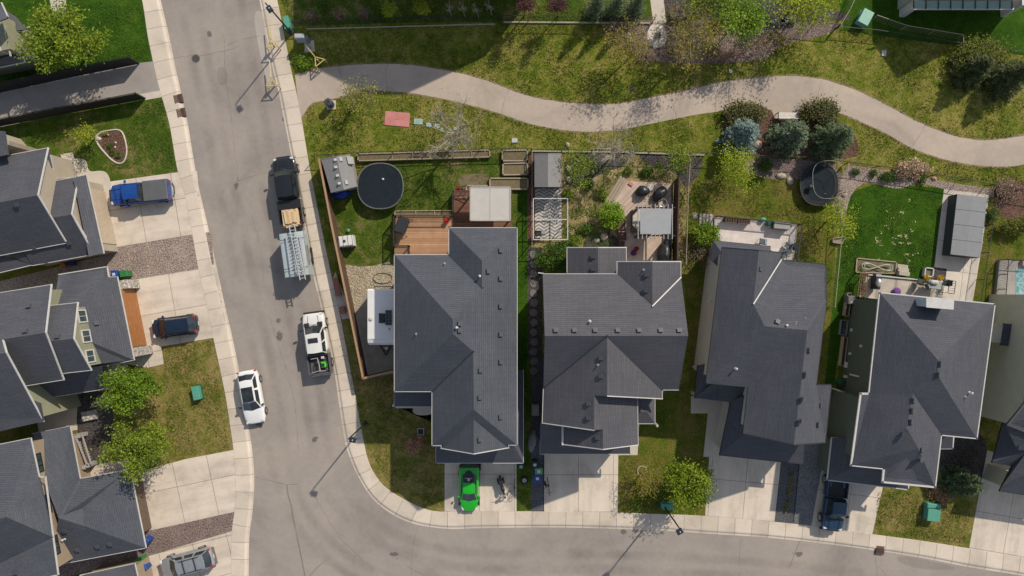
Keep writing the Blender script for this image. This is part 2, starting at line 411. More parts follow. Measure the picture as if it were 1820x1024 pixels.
# path through the park
PT=[(524,132),(545,127),(560,122),(600,117),(660,113),(720,114),(780,122),(840,135),(880,148),(930,167),(980,178),(1040,184),(1095,184),(1150,174),(1220,160),(1280,146),(1340,138),(1400,134),(1450,138),(1490,148),(1530,163),(1580,188),(1630,215),(1680,235),(1720,246),(1760,248),(1820,240),(1950,215)]
PB=[(534,214),(552,187),(567,181),(590,177),(620,169),(643,163),(668,162),(727,166),(780,175),(821,184),(880,200),(943,221),(1002,232),(1058,235),(1108,230),(1172,217),(1235,204),(1286,197),(1345,189),(1372,196),(1376,214),(1418,214),(1422,197),(1460,196),(1498,203),(1538,221),(1571,236),(1611,259),(1640,272),(1690,287),(1740,295),(1790,297),(1830,291),(1950,270)]
def spl(pl): return resample(pl,len(pl)*5)
o=sheet('path',spl(PT)+PB[::-1][:12]+PB[::-1][12:],1,path_m)
verge_m=mat('path_verge',(.17,.13,.07),(.23,.18,.09),3,.95)
def verge(pl,side,seed):
    rr=random.Random(seed); q=resample(pl,220); mb=MB(); A=[];B=[]
    for i,p in enumerate(q):
        t=Vector((q[min(i+1,219)][0]-q[max(i-1,0)][0],q[min(i+1,219)][1]-q[max(i-1,0)][1])).normalized(); n=Vector((-t.y,t.x))*side
        A.append(P(p[0]-n.x*rr.uniform(.3,1.6),p[1]-n.y*rr.uniform(.3,1.6),T+.0075)); B.append(P(p[0]+n.x*rr.uniform(.5,3.2),p[1]+n.y*rr.uniform(.5,3.2),T+.0075))
    for i in range(219):
        f=[A[i],A[i+1],B[i+1],B[i]]
        if (f[1]-f[0]).cross(f[2]-f[0]).z<0: f=f[::-1]
        mb.face(f)
    o=mb.build('path_verge',verge_m); o['kind']='structure'
verge(PT,-1,1); verge([p for p in PB if not 1286<p[0]<1498][:15],1,2); verge([p for p in PB if p[0]>=1498],1,3)
# ---- left side grounds
sheet('lawn',[(-200,-120),(222,-120),(262,0),(284,112),(245,118),(0,170),(-200,205)],1,lawn_lush)
sheet('lane',[(-300,225),(0,160),(245,112),(286,108),(296,164),(256,172),(0,226),(-300,292)],2,pathg_m)
sheet('kerb_pad',[(246,168),(289,160),(291,172),(258,178)],3,conc_m)
sheet('lawn',[(-60,240),(0,228),(258,176),(293,171),(308,225),(322,306),(198,325),(100,330),(-60,340)],1,lawn_mid)
sheet('driveway',[(150,345),(178,330),(198,322.5),(317,306),(350,304),(362,413),(340,417.5),(199,441),(175,446)],3,drive_h,math.radians(9.5),(199,441))
sheet('walkway',smooth_poly([(178,345),(157,350),(110,330),(92,300),(127,283),(146,281),(155,288),(157,306),(178,303),(190,306),(197,322),(198,345)],2),4,conc_m)
sheet('gravel_bed',[(-60,520),(0,500),(180,455),(199,441),(341,417),(375,412),(380,470),(354,479),(238,497),(100,520),(-60,560)],2,gravel_p)
sheet('driveway',[(200,508),(238,497),(354,478.5),(384,474),(405,596),(378.5,600.5),(287,616),(291,647),(262,654),(190,640)],3,drive_h,math.radians(10),(238,497))
sheet('lawn',[(240,660),(291,646),(287,615),(378,600),(400,597),(430,800),(414,801),(330,816),(240,840),(150,800),(150,700)],1,lawn_dry)
sheet('garden_bed',smooth_poly([(140,690),(195,700),(205,760),(195,825),(150,830),(135,760)],1),3,mulch_d)
sheet('walkway',[(60,712),(128,690),(148,735),(150,762),(70,775)],2,conc_m)
sheet('walkway',[(140,855),(150,832),(225,815),(262,835),(262,860)],4,conc_m)
sheet('driveway',[(225,845),(330,816),(414,800),(436,797),(440,905),(413,910.5),(268,943),(240,950)],3,drive_h,math.radians(12),(268,943))
sheet('gravel_bed',[(95,990),(240,950),(268,942),(413,910),(436,905),(436,940),(411,945),(282,983),(100,1030)],2,gravel_b)
sheet('driveway',[(220,1000),(282,983),(411,944.5),(430,940),(430,1140),(220,1140)],3,drive_h,math.radians(14),(282,983))
# flower bed with a stone edging on the front lawn
bed=smooth_poly([(168,250),(176,236),(195,232),(213,230),(221,240),(227,268),(222,288),(211,292),(196,283)],2)
o=thing('flower_bed','rounded triangular brown mulch flower bed with pale edging on the front lawn','flower bed',P(200,262))
mb=MB(); pts=[P(*q) for q in bed]; mb.face([(p.x,p.y,T+.03) for p in pts][::-1]); mb.build('mulch',mulch,o)
mb=MB(); mb.tube([(p.x,p.y,T+.03) for p in pts+pts[:1]],.075,5); mb.build('edging',conc_m,o)
# ---- right side grounds
sheet('lawn',[(572,281),(760,277),(946,270),(946,908),(917,908),(917,820),(700,720),(700,640),(645,672)],1,lawn_mid)
sheet('gravel_bed',smooth_poly([(604,468),(650,476),(705,462),(705,535),(628,590),(612,520)],1),2,gravel_y)
sheet('dirt_pad',[(625,562),(640,540),(655,512),(710,516),(710,664),(648,671)],3,dirt_m)
sheet('lawn',[(575,480),(590,482),(644,673),(700,661),(790,690),(790,912),(760,912),(690,878),(650,840),(630,775),(612,690),(595,590)],1,lawn_dry)
sheet('lawn',[(919,330),(937,330),(937,690),(919,690)],3,lawn_lush)
sheet('driveway',[(790,800),(918,800),(918,912),(790,912)],3,drive_m,0,(790,909))
sheet('gravel_bed',[(944,640),(968,640),(967,912),(944,912)],3,gravel_d)
sheet('gravel_bed',[(936,440),(964,440),(964,640),(936,640)],2,mulch_d)
sheet('driveway',[(966,790),(1099,790),(1098,914),(966,913)],3,drive_m,0,(966,910))
sheet('walkway',[(1098,780),(1135,780),(1133,809),(1098,809)],4,conc_m)
sheet('lawn',[(1098,808),(1133,808),(1133,690),(1225,680),(1232,740),(1258,742),(1268,815),(1255,920),(1098,915)],1,lawn_olive)
sheet('dirt_lawn',[(946,274),(1246,278),(1222,345),(1215,470),(946,470)],1,lawn_dirt)
sheet('garden_bed',smooth_poly([(1004,272),(1120,272),(1112,296),(1075,305),(1040,325),(1015,335),(1000,320)],2),2,mulch_d)
sheet('garden_bed',smooth_poly([(1134,272),(1250,275),(1247,300),(1232,325),(1217,335),(1205,312),(1185,300),(1160,297),(1140,285)],2),2,mulch_d)
sheet('garden_bed',[(936,272),(952,272),(951,430),(936,430)],2,mulch)
zig,nt_,b_=nodes('zigzag_bars',.85,0,.25); sp_u=N(nt_,'ShaderNodeSeparateXYZ'); nt_.links.new(coord(nt_,'UV'),sp_u.inputs[0])
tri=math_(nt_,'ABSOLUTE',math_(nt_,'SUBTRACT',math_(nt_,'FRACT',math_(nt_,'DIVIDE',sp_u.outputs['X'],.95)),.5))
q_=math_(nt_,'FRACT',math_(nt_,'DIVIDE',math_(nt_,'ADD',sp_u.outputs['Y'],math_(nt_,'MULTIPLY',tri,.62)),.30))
cz=ramp(nt_,q_,[(.0,(.52,.49,.45)),(.42,(.50,.475,.435)),(.55,(.19,.185,.175)),(.9,(.19,.185,.175)),(1,(.52,.49,.45))])  # alternating dark and pale zigzag bars coloured across the patio
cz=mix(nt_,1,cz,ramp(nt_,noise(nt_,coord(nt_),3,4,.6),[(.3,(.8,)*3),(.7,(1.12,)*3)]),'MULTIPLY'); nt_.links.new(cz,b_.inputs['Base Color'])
sheet('zigzag_patio',[(951,330),(998,330),(998,424),(951,424)],3,zig,0)
sheet('garden_bed',smooth_poly([(1040,415),(1100,412),(1100,470),(1030,470)],1),2,mulch_d)
sheet('lawn',[(1224,345),(1247,296),(1290,285),(1497,300),(1497,385),(1485,440),(1478,690),(1440,720),(1225,690),(1215,470)],1,lawn_olive)
sheet('garden_bed',smooth_poly([(1325,280),(1430,283),(1500,295),(1500,380),(1488,400),(1478,370),(1480,330),(1440,318),(1390,320),(1345,315),(1318,300)],1),2,gravel_b)
sheet('mulch_ground',smooth_poly([(1282,205),(1330,180),(1372,196),(1378,214),(1420,214),(1440,198),(1500,215),(1530,260),(1520,284),(1430,281),(1330,276),(1290,262)],1),2,mulch)
sheet('lawn',[(1497,385),(1505,345),(1560,325),(1680,335),(1672,400),(1658,482),(1655,540),(1500,560),(1480,700),(1464,700),(1478,560),(1490,430)],2,lawn_lush)
sheet('gravel_bed',smooth_poly([(1496,292),(1540,298),(1600,306),(1690,325),(1810,342),(1790,360),(1756,350),(1680,337),(1645,328),(1625,326),(1600,337),(1565,330),(1540,322),(1515,340),(1505,370),(1500,410),(1488,408)],1),3,gravel_p)
sheet('concrete_pad',[(1678,336),(1758,347),(1745,440),(1727,545),(1650,540),(1660,478),(1668,410)],4,slab_m,math.radians(-7),(1660,478))
sheet('garden_bed',[(1656,474),(1683,478),(1680,500),(1654,496)],5,mulch_d)
sheet('lawn',[(1760,340),(1900,345),(1900,500),(1730,545),(1745,440)],2,lawn_olive)
sheet('garden_bed',smooth_poly([(1765,320),(1850,325),(1850,395),(1770,392)],1),3,mulch)
sheet('walkway',[(1228,705),(1290,690),(1300,720),(1280,812),(1250,812),(1258,735),(1228,735)],6,conc_m)
sheet('driveway',[(1262,790),(1390,800),(1376,932),(1253,922)],3,drive_m,math.radians(-5),(1258,917))
sheet('gravel_bed',[(1392,790),(1424,795),(1410,938),(1376,932)],4,gravel_d)
sheet('gravel_bed',[(1424,780),(1470,780),(1441,940),(1409,937)],4,gravel(
 'pale_slate_gravel',[(.15,.155,.17),(.24,.245,.26),(.20,.205,.22),(.30,.305,.32)],12))
sheet('driveway',[(1458,820),(1575,840),(1549,955),(1440,940)],3,drive_m,math.radians(-8),(1441,935))
sheet('lawn',[(1560,850),(1665,850),(1745,880),(1722,980),(1548,955)],1,lawn_dry)
sheet('garden_bed',smooth_poly([(1680,770),(1750,760),(1760,850),(1730,880),(1680,870),(1668,830)],1),2,mulch_d)
sheet('driveway',[(1740,878),(1745,850),(1755,800),(1830,830),(1990,870),(1990,1030),(1722,978)],3,drive_m,math.radians(-10),(1722,973))
sheet('lawn',[(495,-60),(1170,-60),(1168,37),(700,41),(515,47)],1,lawn_mid)
sheet('lawn',[(1480,-60),(1900,-60),(1900,110),(1700,82),(1500,55)],1,lawn_lush)
sheet('mulch_ground',smooth_poly([(1085,38),(1180,34),(1500,36),(1480,60),(1385,80),(1360,108),(1240,115),(1170,110),(1130,100),(1090,70)],1),2,gravel_b)
sheet('mulch_ground',smooth_poly([(1180,-20),(1330,-20),(1500,20),(1520,40),(1180,36)],1),3,mulch_d)
sheet('flagstone_path',[(1151,-40),(1175,-40),(1184,40),(1161,42)],4,conc_m)
sheet('flagstone_pad',smooth_poly([(1158,42),(1176,42),(1186,60),(1183,80),(1166,87),(1152,78),(1150,58)],2),5,slab_m)
sheet('walkway',[(80,-60),(115,-60),(118,22),(92,26)],3,conc_m)
sheet('mailbox_pad',[(541,75),(558,71),(560,92),(541,94)],2,conc_m)
sheet('concrete_pad',[(596,483),(616,535),(625,565),(608,568),(590,500)],3,conc_m)
# worn wheel tracks along the lanes
m_,nt_,b_=nodes('worn_track',.9,0,.2); uv_=coord(nt_,'UV'); sp_u=N(nt_,'ShaderNodeSeparateXYZ'); nt_.links.new(uv_,sp_u.inputs[0])
b_.inputs['Base Color'].default_value=(.17,.155,.142,1)
fade=ramp(nt_,sp_u.outputs['Y'],[(0,(0,)*3),(.35,(1,)*3),(.65,(1,)*3),(1,(0,)*3)]); nz_=ramp(nt_,noise(nt_,coord(nt_),.22,5,.6),[(.38,(.0,)*3),(.75,(.24,)*3)])
al=mix(nt_,1,fade,nz_,'MULTIPLY'); nt_.links.new(al,b_.inputs['Alpha']); track_m=m_
cl=[((a[0]+b[0])/2,(a[1]+b[1])/2) for a,b in zip(resample(LO,60),resample(RO[:23],60))][:44]
cl=[q for q in cl if q[1]<760]+[(545,850),(590,930),(680,995),(800,1030),(950,1036),(1120,1038),(1300,1048),(1460,1062),(1620,1088),(1820,1122)]
cw=[P(*q,.004) for q in resample(cl,160)]
for o_ in (-2.6,-1.2,1.2,2.6):
    mb=MB(); u=0
    for i in range(159):
        def side(k):
            t=(cw[min(k+1,159)]-cw[max(k-1,0)]).normalized(); return Vector((-t.y,t.x,0))
        a,b=cw[i],cw[i+1]; n0,n1=side(i),side(i+1); f=[a+n0*(o_-.55),b+n1*(o_-.55),b+n1*(o_+.55),a+n0*(o_+.55)]
        f=[p+Vector((0,0,.0035)) for p in f]; L=(b-a).length; mb.face(f,[(u,0),(u+L,0),(u+L,1),(u,1)]); u+=L
    mb.build('wheel_track',track_m,road)
# cracks and spots on the road
ck=mat('crack_tar',(.15,.137,.125),None,4,.9)
def crack(pts,w=.026):
    mb=MB(); rr=random.Random(len(pts)*7+int(pts[0][0])); q=resample(pts,max(8,int(math.dist(pts[0],pts[-1])/5)))
    L=[];R=[]
    for i,p in enumerate(q):
        c=P(p[0]+rr.uniform(-1.2,1.2),p[1]+rr.uniform(-1.2,1.2),.006); ww=w*rr.uniform(.3,1.2)
        d=Vector((q[min(i+1,len(q)-1)][0]-q[max(i-1,0)][0],-(q[min(i+1,len(q)-1)][1]-q[max(i-1,0)][1]),0)).normalized()
        s_=Vector((-d.y,d.x,0))*ww/2; L.append(c+s_);R.append(c-s_)
    for i in range(len(q)-1): mb.face([R[i],R[i+1],L[i+1],L[i]])
    return mb.build('crack',ck,road)
for c in ([(308,104),(340,99),(345,101)],[(352,101),(400,90),(425,83)],[(398,84),(420,73),(455,66),(474,62)],[(742,935),(733,980),(732,1060)],[(1318,953),(1314,990),(1316,1050)],[(1556,980),(1560,1040)],[(398,60),(402,140),(415,240),(424,330)],[(560,880),(600,950),(660,1010),(700,1060)],[(447,380),(462,440),(470,500)],[(478,560),(520,700),(530,800)],[(1140,945),(1110,990),(1100,1050)]): crack(c)
stain_m=mat('oil_stain',(.11,.10,.095),(.15,.135,.125),2,.6)
def stain(px,py,r,n,sx=1,sy=1,seed=1):
    rr=random.Random(seed); mb=MB()
    for i in range(n):
        a=rr.uniform(0,6.28);d=abs(rr.gauss(0,r*.45)); c=P(px,py,.005+.00002*i)+Vector((math.cos(a)*d*sx,math.sin(a)*d*sy,0)); q=rr.uniform(.03,.13)*(1.6 if d<r*.4 else .7)
        m=[rr.uniform(.6,1.3) for _ in range(9)]
        mb.face([(c.x+q*m[k]*math.cos(k*.698),c.y+q*m[k]*math.sin(k*.698),c.z) for k in range(9)])
    mb.build('stain',stain_m,road)
stain(497,598,.55,70,.45,1.1,3); stain(495,570,.2,14,.4,1.3,4); stain(1108,945,.3,40,1.2,.5,5); stain(505,212,.2,12,1,1,6); stain(460,755,.3,8,1,.6,8); stain(420,330,.4,14,.5,1.6,9); stain(700,985,.5,18,1.6,.6,10); stain(1420,985,.4,16,1.5,.5,11); stain(560,780,.4,14,.6,1.2,12); stain(372,60,.3,10,.6,1.4,13)
patch_m=asphalt('road_patch',(.235,.21,.19),False); worn_m=asphalt('worn_gutter',(.37,.335,.295),False)
def patch(pts,m,nm,z,seed):
    rr=random.Random(seed); q=smooth_poly([(x+rr.uniform(-2,2),y+rr.uniform(-2,2)) for x,y in pts],2); p=[P(x,y,z) for x,y in q]; mb=MB(); mb.face(p if newell_(p)>0 else p[::-1]); mb.build(nm,m,road)
def newell_(p): return sum(p[i].x*p[(i+1)%len(p)].y-p[(i+1)%len(p)].x*p[i].y for i in range(len(p)))
patch([(452,20),(466,18),(474,80),(486,140),(480,160),(466,120),(455,70)],worn_m,'worn_patch',.0045,1); patch([(1590,985),(1640,995),(1700,1008),(1690,1014),(1640,1012),(1600,1003)],patch_m,'dark_patch',.0045,2); patch([(385,120),(402,118),(406,150),(390,153)],patch_m,'dark_patch',.0045,3)
# cracks across the path
for c in ([(690,113),(686,140),(690,165)],[(905,157),(895,185),(890,205)],[(1190,167),(1196,190),(1203,211)],[(1460,142),(1452,170),(1450,196)],[(1645,222),(1630,245),(1618,262)],[(600,118),(612,150),(610,172)]):
    o=crack(c,.03); o.location.z=T+.004
# manholes and drains
iron=mat('cast_iron',(.10,.085,.075),(.07,.06,.055),9,.7,.3)
def manhole(px,py,z,label,r=.33,m=iron):
    o=thing('manhole_cover',label,'manhole cover',P(px,py,z))
    mb=MB(); mb.lathe(P(px,py,z),[(r+.07,0),(r+.07,.012),(r,.014)],24); mb.build('ring',mat('manhole_ring',(.21,.19,.175)) if z<.05 else iron,o)
    mb=MB(); mb.lathe(P(px,py,z+.012),[(r,0),(r,.012),(r*.9,.016)],24)
    for k in range(-3,4): mb.box(P(px,py,z+.03)+Vector((k*.08,0,0)),(.03,math.sqrt(max(r*r-(k*.08)**2,.001))*1.7,.012))
    mb.build('lid',m,o)
manhole(348,104,.004,'round iron manhole cover in the road at the cracked asphalt')
manhole(1123,158,T,'black round manhole cover in the grass above the path',.2,dark)
rust=mat('rusty_grate',(.16,.085,.06),(.10,.06,.045),9,.8)
def drain(px,py,rz,label,group=None):
    o=thing('storm_drain',label,'storm drain',P(px,py,.02),rz,group)
    mb=MB()
    for k in range(7): mb.box((-.30+k*.10,0,.13),(.055,.62,.03))
    for s in (-1,1): mb.box((0,s*.33,.13),(.74,.06,.04)); 
    mb.build('grate',rust,o,False)
    mb=MB(); mb.box((0,0,.05),(.78,.74,.10)); mb.build('pit',dark,o,False)
drain(318,176,math.radians(-78),'rusty kerb drain grate beside the fenced lane, upper of the pair','pair of kerb drains')
drain(323,201,math.radians(-78),'rusty kerb drain grate beside the sidewalk, lower of the pair','pair of kerb drains')
drain(1563,977,math.radians(-7),'single rusty drain grate at the kerb of the lower street')
# pink and teal utility lids in the grass
def lid(name,px,py,w,h,ang,m,label,hgt=.06):
    mb=MB(); mb.bbox((0,0,hgt/2),(w,h,hgt),.015); 
    if w>1: mb.bbox((.02,.02,hgt+.01),(.12,.12,.02),.005); mb.box((0,0,hgt+.001),(w*.94,.02,.006))
    return tag(at(mb.build(name,m,None,False),P(px,py),ang),label,'utility lid')
pinkm=mat('faded_red_lid',(.42,.15,.14),(.52,.22,.20),1.2,.8); teal=mat('faded_teal_lid',(.24,.36,.33),(.34,.44,.40),3,.7)
lid('utility_cover',706,212,2.2,1.25,math.radians(-5),pinkm,'large pink rectangular utility lid set in the grass')
lid('utility_cover',743.5,216.5,.78,.5,math.radians(-4),teal,'largest teal utility lid, just right of the pink lid')
lid('utility_cover',762,222,.48,.36,math.radians(-4),teal,'teal square utility lid, second right of the pink lid')
lid('utility_cover',777,224,.48,.34,math.radians(-15),teal,'teal utility lid tilted, third right of the pink lid')
lid('utility_cover',785,231,.22,.34,math.radians(-8),teal,'smallest upright teal utility lid beside the bare tree')
lid('utility_cover',809,229,.3,.28,0,teal,'teal utility lid under the bare tree')
lidw=mat('pale_lid',(.45,.47,.46),None,4,.7)
lid('utility_cover',914.5,250,.5,.4,0,lidw,'pale grey utility lid in the grass below the path, above the small shed',.08)
lid('utility_cover',1298,127,.28,.36,0,lidw,'pale utility lid in the grass above the path bend',.1)
lid('utility_cover',1570.5,95,.38,.52,math.radians(-4),lidw,'pale utility lid in the grass below the wire fence corner',.1)
# ================================================================ houses
def rz(px,py,a,b,e,p):
    "height at which the roof plane rising from eave a-b (at height e, pitch p) meets the sight line of px,py"
    A=P(*a,e).xy; B=P(*b,e).xy; d=(B-A).normalized(); h=e
    for _ in range(30):
        q=P(px,py,h).xy-A; h=e+p*abs(d.x*q.y-d.y*q.x)
    return (px,py,h)
def newell(pts):
    n=Vector((0,0,0))
    for a,b in zip(pts,pts[1:]+pts[:1]): n+=Vector(((a.y-b.y)*(a.z+b.z),(a.z-b.z)*(a.x+b.x),(a.x-b.x)*(a.y+b.y)))
    return n.normalized()
def roof(th,planes,m,name='roof',th_=.14,parent=None):
    left=list(planes); groups=[]
    while left:
        g=[left.pop(0)]; k=0
        while k<len(g):
            near=[q for q in left if any(abs(a[0]-b[0])+abs(a[1]-b[1])<2 and abs(a[2]-b[2])<.3 for a in q for b in g[k])]
            for q in near: left.remove(q); g.append(q)
            k+=1
        groups.append(g)
    return [roof1(th,g,m,name,th_,parent) for g in groups][0]
def roof1(th,planes,m,name,th_,parent):
    mb=MB()
    for pl in planes:
        pts=[P(*v) for v in pl]; n=newell(pts)
        if n.z<0: pts=pts[::-1]; n=-n
        u=Vector((-n.y,n.x,0)); u=u.normalized() if u.length>1e-3 else Vector((1,0,0)); v=n.cross(u)
        if v.z<0: v=-v
        o=P(910,512,0)
        mb.face(pts,[((p-o).dot(u),(p-o).dot(v)) for p in pts])
        mb.face([p-Vector((0,0,th_)) for p in pts[::-1]])
        for a,b in zip(pts,pts[1:]+pts[:1]): 
            z=Vector((0,0,th_)); mb.face([a-z,b-z,b,a])
    return mb.build(name,m,parent or th)
def trim(th,chains,m=None,w=.075,h=.13,name='gutter',dz=-.06):
    for ch in chains:
        mb=MB(); pts=[P(*v)+Vector((0,0,dz)) for v in ch]
        for a,b in zip(pts,pts[1:]):
            d=(b-a).normalized()*w*.4; mb.beam(a-d,b+d,w,h)
        o=mb.build(name,m or white,th)
    return o
def inset(poly,d):
    n=len(poly); a=sum(poly[i][0]*poly[(i+1)%n][1]-poly[(i+1)%n][0]*poly[i][1] for i in range(n)); s=1 if a>0 else -1; out=[]
    for i in range(n):
        p0,p1,p2=(Vector(poly[(i+k)%n][:2]) for k in (-1,0,1))
        e1=(p1-p0).normalized();e2=(p2-p1).normalized(); n1=Vector((-e1.y,e1.x))*s;n2=Vector((-e2.y,e2.x))*s
        b=(n1+n2); den=1+n1.dot(n2); out.append(tuple(p1+b*d/max(den,.3)))
    return out
def walls(th,outline,e,m,ins=.45,z0=0,top=-.12,name='wall',win=None):
    pts=[P(x,y,e) for x,y in outline]; q=inset([p[:2] for p in pts],ins)
    mb=MB(); mb.prism(q,z0,e+top); o=mb.build(name,m,th)
    return o,q
def gable(th,tri,m,name='gable_wall',drop=.1):
    pts=[P(*v)-Vector((0,0,drop)) for v in tri]
    mb=MB(); n=newell(pts); n=Vector((n.x,n.y,0)).normalized()*.06
    mb.face(pts);mb.face([p+n for p in pts[::-1]])
    for a,b in zip(pts,pts[1:]+pts[:1]): mb.face([a,b,b+n,a+n])
    return mb.build(name,m,th)
def ref(pl,px,py):
    "world point and normal where the sight line of px,py meets the plane of a roof polygon"
    pts=[P(*v) for v in pl]; n=newell(pts); n=n if n.z>0 else -n
    o=Vector((0,0,HC)); d=P(px,py,0)-o; t=(pts[0]-o).dot(n)/d.dot(n); return o+d*t,n
def vents(rf,pl,spots,kind='roof_vent',sz=.30):
    for px,py in spots:
        p,n=ref(pl,px,py); M=n.to_track_quat('Z','X').to_matrix()
        # keep the box square to the slope
        u=Vector((-n.y,n.x,0)); u=u.normalized() if u.length>1e-3 else Vector((1,0,0)); v=n.cross(u); M=Matrix((u,v,n)).transposed()
        mb=MB()
        if kind=='roof_vent':
            mb.box(p+n*.07,(sz,sz,.14),M=M); mb.box(p+n*.155,(sz*1.15,sz*1.15,.04),M=M)
            mb.box(p+n*.013,(sz*1.35,sz*1.35,.012),M=M); mb.build(kind,vent_m,rf)
        else:
            mb.tube([p-n*.05,p+Vector((0,0,.28))],.04,8); mb.lathe(p,[(.12,.0),(.07,.05)],10)
            if kind=='flue': mb.lathe(p+Vector((0,0,.3)),[(.07,-.05),(.095,-.02),(.095,.06),(.03,.1)],12)
            mb.build('vent_pipe' if kind!='flue' else 'flue',white if kind=='flue' else galv,rf)
def window(th,A,B,t,z,w,h,m=None,parent=None):
    "a window in the wall A->B (world xy), centred at fraction t, sill height z; outside is to the right of A->B"
    A=Vector(A[:2]);B=Vector(B[:2]); d=(B-A).normalized(); n=Vector((d.y,-d.x)); c=A+(B-A)*t
    R=math.atan2(d.y,d.x); mb=MB(); c3=lambda o,zz:Vector((c.x+n.x*o,c.y+n.y*o,zz))
    for s in (-1,1):
        q=c+d*s*(w/2+.04); mb.box((q.x+n.x*.03,q.y+n.y*.03,z+h/2),(.1,.09,h+.18),R)
        mb.box(c3(.03,z+h/2+s*(h/2+.04)),(w,.085,.1),R)
    mb.box(c3(.02,z+h/2),(.04,.05,h),R)
    f=mb.build('window',m or white,th)
    mb=MB(); mb.box(c3(.005,z+h/2),(w,.04,h),R); mb.build('pane',win_glass,f)
    return f
def door(th,A,B,t,z,w,h,m,name='garage_door',panels=4):
    A=Vector(A[:2]);B=Vector(B[:2]); d=(B-A).normalized(); n=Vector((d.y,-d.x)); c=A+(B-A)*t; R=math.atan2(d.y,d.x)
    mb=MB(); 
    for k in range(panels): mb.box((c.x+n.x*.03,c.y+n.y*.03,z+h*(k+.5)/panels),(w,.07,h/panels-.02),R)
    mb.box((c.x+n.x*.01,c.y+n.y*.01,z+h/2),(w+.04,.05,h),R)
    return mb.build(name,m,th)
def facing(q,i): return q[i],q[(i+1)%len(q)]
EV=5.8
grey_s=siding('grey_siding',(.34,.33,.31)); beige_s=siding('beige_siding',(.36,.31,.24)); sage_s=siding('sage_siding',(.25,.25,.17)); olive_s=siding('dark_olive_siding',(.085,.105,.09)); tan_s=siding('tan_siding',(.30,.23,.16)); khaki_s=siding('khaki_siding',(.58,.54,.42)); taupe_s=siding('taupe_siding',(.50,.465,.42))
stone=gravel('stone_veneer',[(.50,.46,.40),(.36,.32,.28),(.58,.54,.48),(.44,.40,.35)],5,.6)
orange_d=mat('orange_garage_door',(.34,.14,.045),(.27,.11,.035),2,.5)
# ---------- house 1: big hip roof in the middle left
th=thing('house','large dark-roofed house with a cedar deck behind and a green sports car in front','house',P(815,620))
E=((919,405),(919,791)); R_=lambda x,y:rz(x,y,*E,EV,.55)
a_,b_,c_,d_,e_,f_=R_(857,464),R_(857,512),R_(805,568),R_(805,593),R_(841,625),R_(842,728)
v=lambda x,y:(x,y,EV)
H1=(b_,e_); east=[v(919,405),v(919,791),f_,e_,d_,c_,b_,a_]; west=[v(701,453),c_,d_,v(701,696)]; northl=[v(701,453),v(798,453),b_,c_]; west2=[v(798,405),a_,b_,v(798,453)]
gr=(842,741,7.15);gr2=(842,807,7.1); ge=[gr,(904,768,5.62),(904,796,5.62),gr2]; gw=[gr,(784,768,5.62),(784,797,5.62),gr2]; south=[v(768,792),f_,v(919,791)]
rf=roof(th,[east,west,northl,west2,[v(798,405),v(919,405),a_],[v(701,696),d_,e_,v(768,696)],[v(768,696),e_,f_,v(768,792)],south,ge,gw],shing[0])
vents(rf,east,[(889,445),(867,482),(889,495),(889,544),(889,594),(889,643),(853,658),(852,706),(889,741),(816,575),(816,587)]); vents(rf,ge,[(852,781)])
vents(rf,west,[(740,594)],'vent_pipe'); vents(rf,northl,[(790,469)],'vent_pipe'); vents(rf,west2,[(853,491)],'flue'); vents(rf,east,[(812,582)],'flue')
trim(th,[[v(701,696),v(701,453),v(798,453),v(798,405),v(919,405),v(919,791),(904,791,EV),(904,796,5.62),gr2,(784,797,5.62),(784,792,EV),v(768,792),v(768,696),v(701,696)]])
w,q=walls(th,[(701,453),(798,453),(798,405),(919,405),(919,791),(768,792),(768,696),(701,696)],EV,grey_s)
gable(th,[gr2,(784,797,5.62),(904,796,5.62)],grey_s)
for (A,B,ts) in ((P(701,453,EV),P(798,453,EV),(.25,.7)),(P(798,405,EV),P(919,405,EV),(.3,.7))):
    for t in ts: window(th,B-Vector((0,.45,0)),A-Vector((0,.45,0)),t,3.6,1.3,1.3)
s1=roof(th,[[(775,823,3.0),(930,823,3.0),(905,775,4.2),(775,775,4.2)],[(930,823,3.0),(930,658,3.0),(905,658,4.0),(905,775,4.2)],[(701,723,3.2),(769,723,3.2),(769,688,3.75),(701,688,3.75)]],shing[0],'lower_roof')
trim(th,[[(775,793,3.0),(775,823,3.0),(930,823,3.0),(930,658,3.0)],[(701,696,3.2),(701,723,3.2),(769,723,3.2),(769,696,3.2)]],name='lower_gutter')
w,q=walls(th,[(775,680),(930,658),(930,823),(775,823)],3.0,grey_s,.35,name='garage_wall')
i=[k for k in range(4) if abs(q[k][1]-q[(k+1)%4][1])<.05 and q[k][1]<-12][0]; A,B=facing(q,i)
if A[0]>B[0]: A,B=B,A
door(th,A,B,.5,.12,4.9,2.3,mat('grey_door',(.45,.44,.42)))
mb=MB(); mb.box(P(735,712,.25),(3.1,1.3,.3)); mb.build('porch_slab',conc_m,th)
for x in (704,766): mb=MB(); mb.box(P(x,716,1.6),(.16,.16,2.9)); mb.build('porch_post',white,th)
mb=MB(); mb.prism([P(x,y)[:2] for x,y in smooth_poly([(732,722),(770,722),(770,738),(735,738)],2)],T,T+.06); mb.build('front_step',conc_m,th)
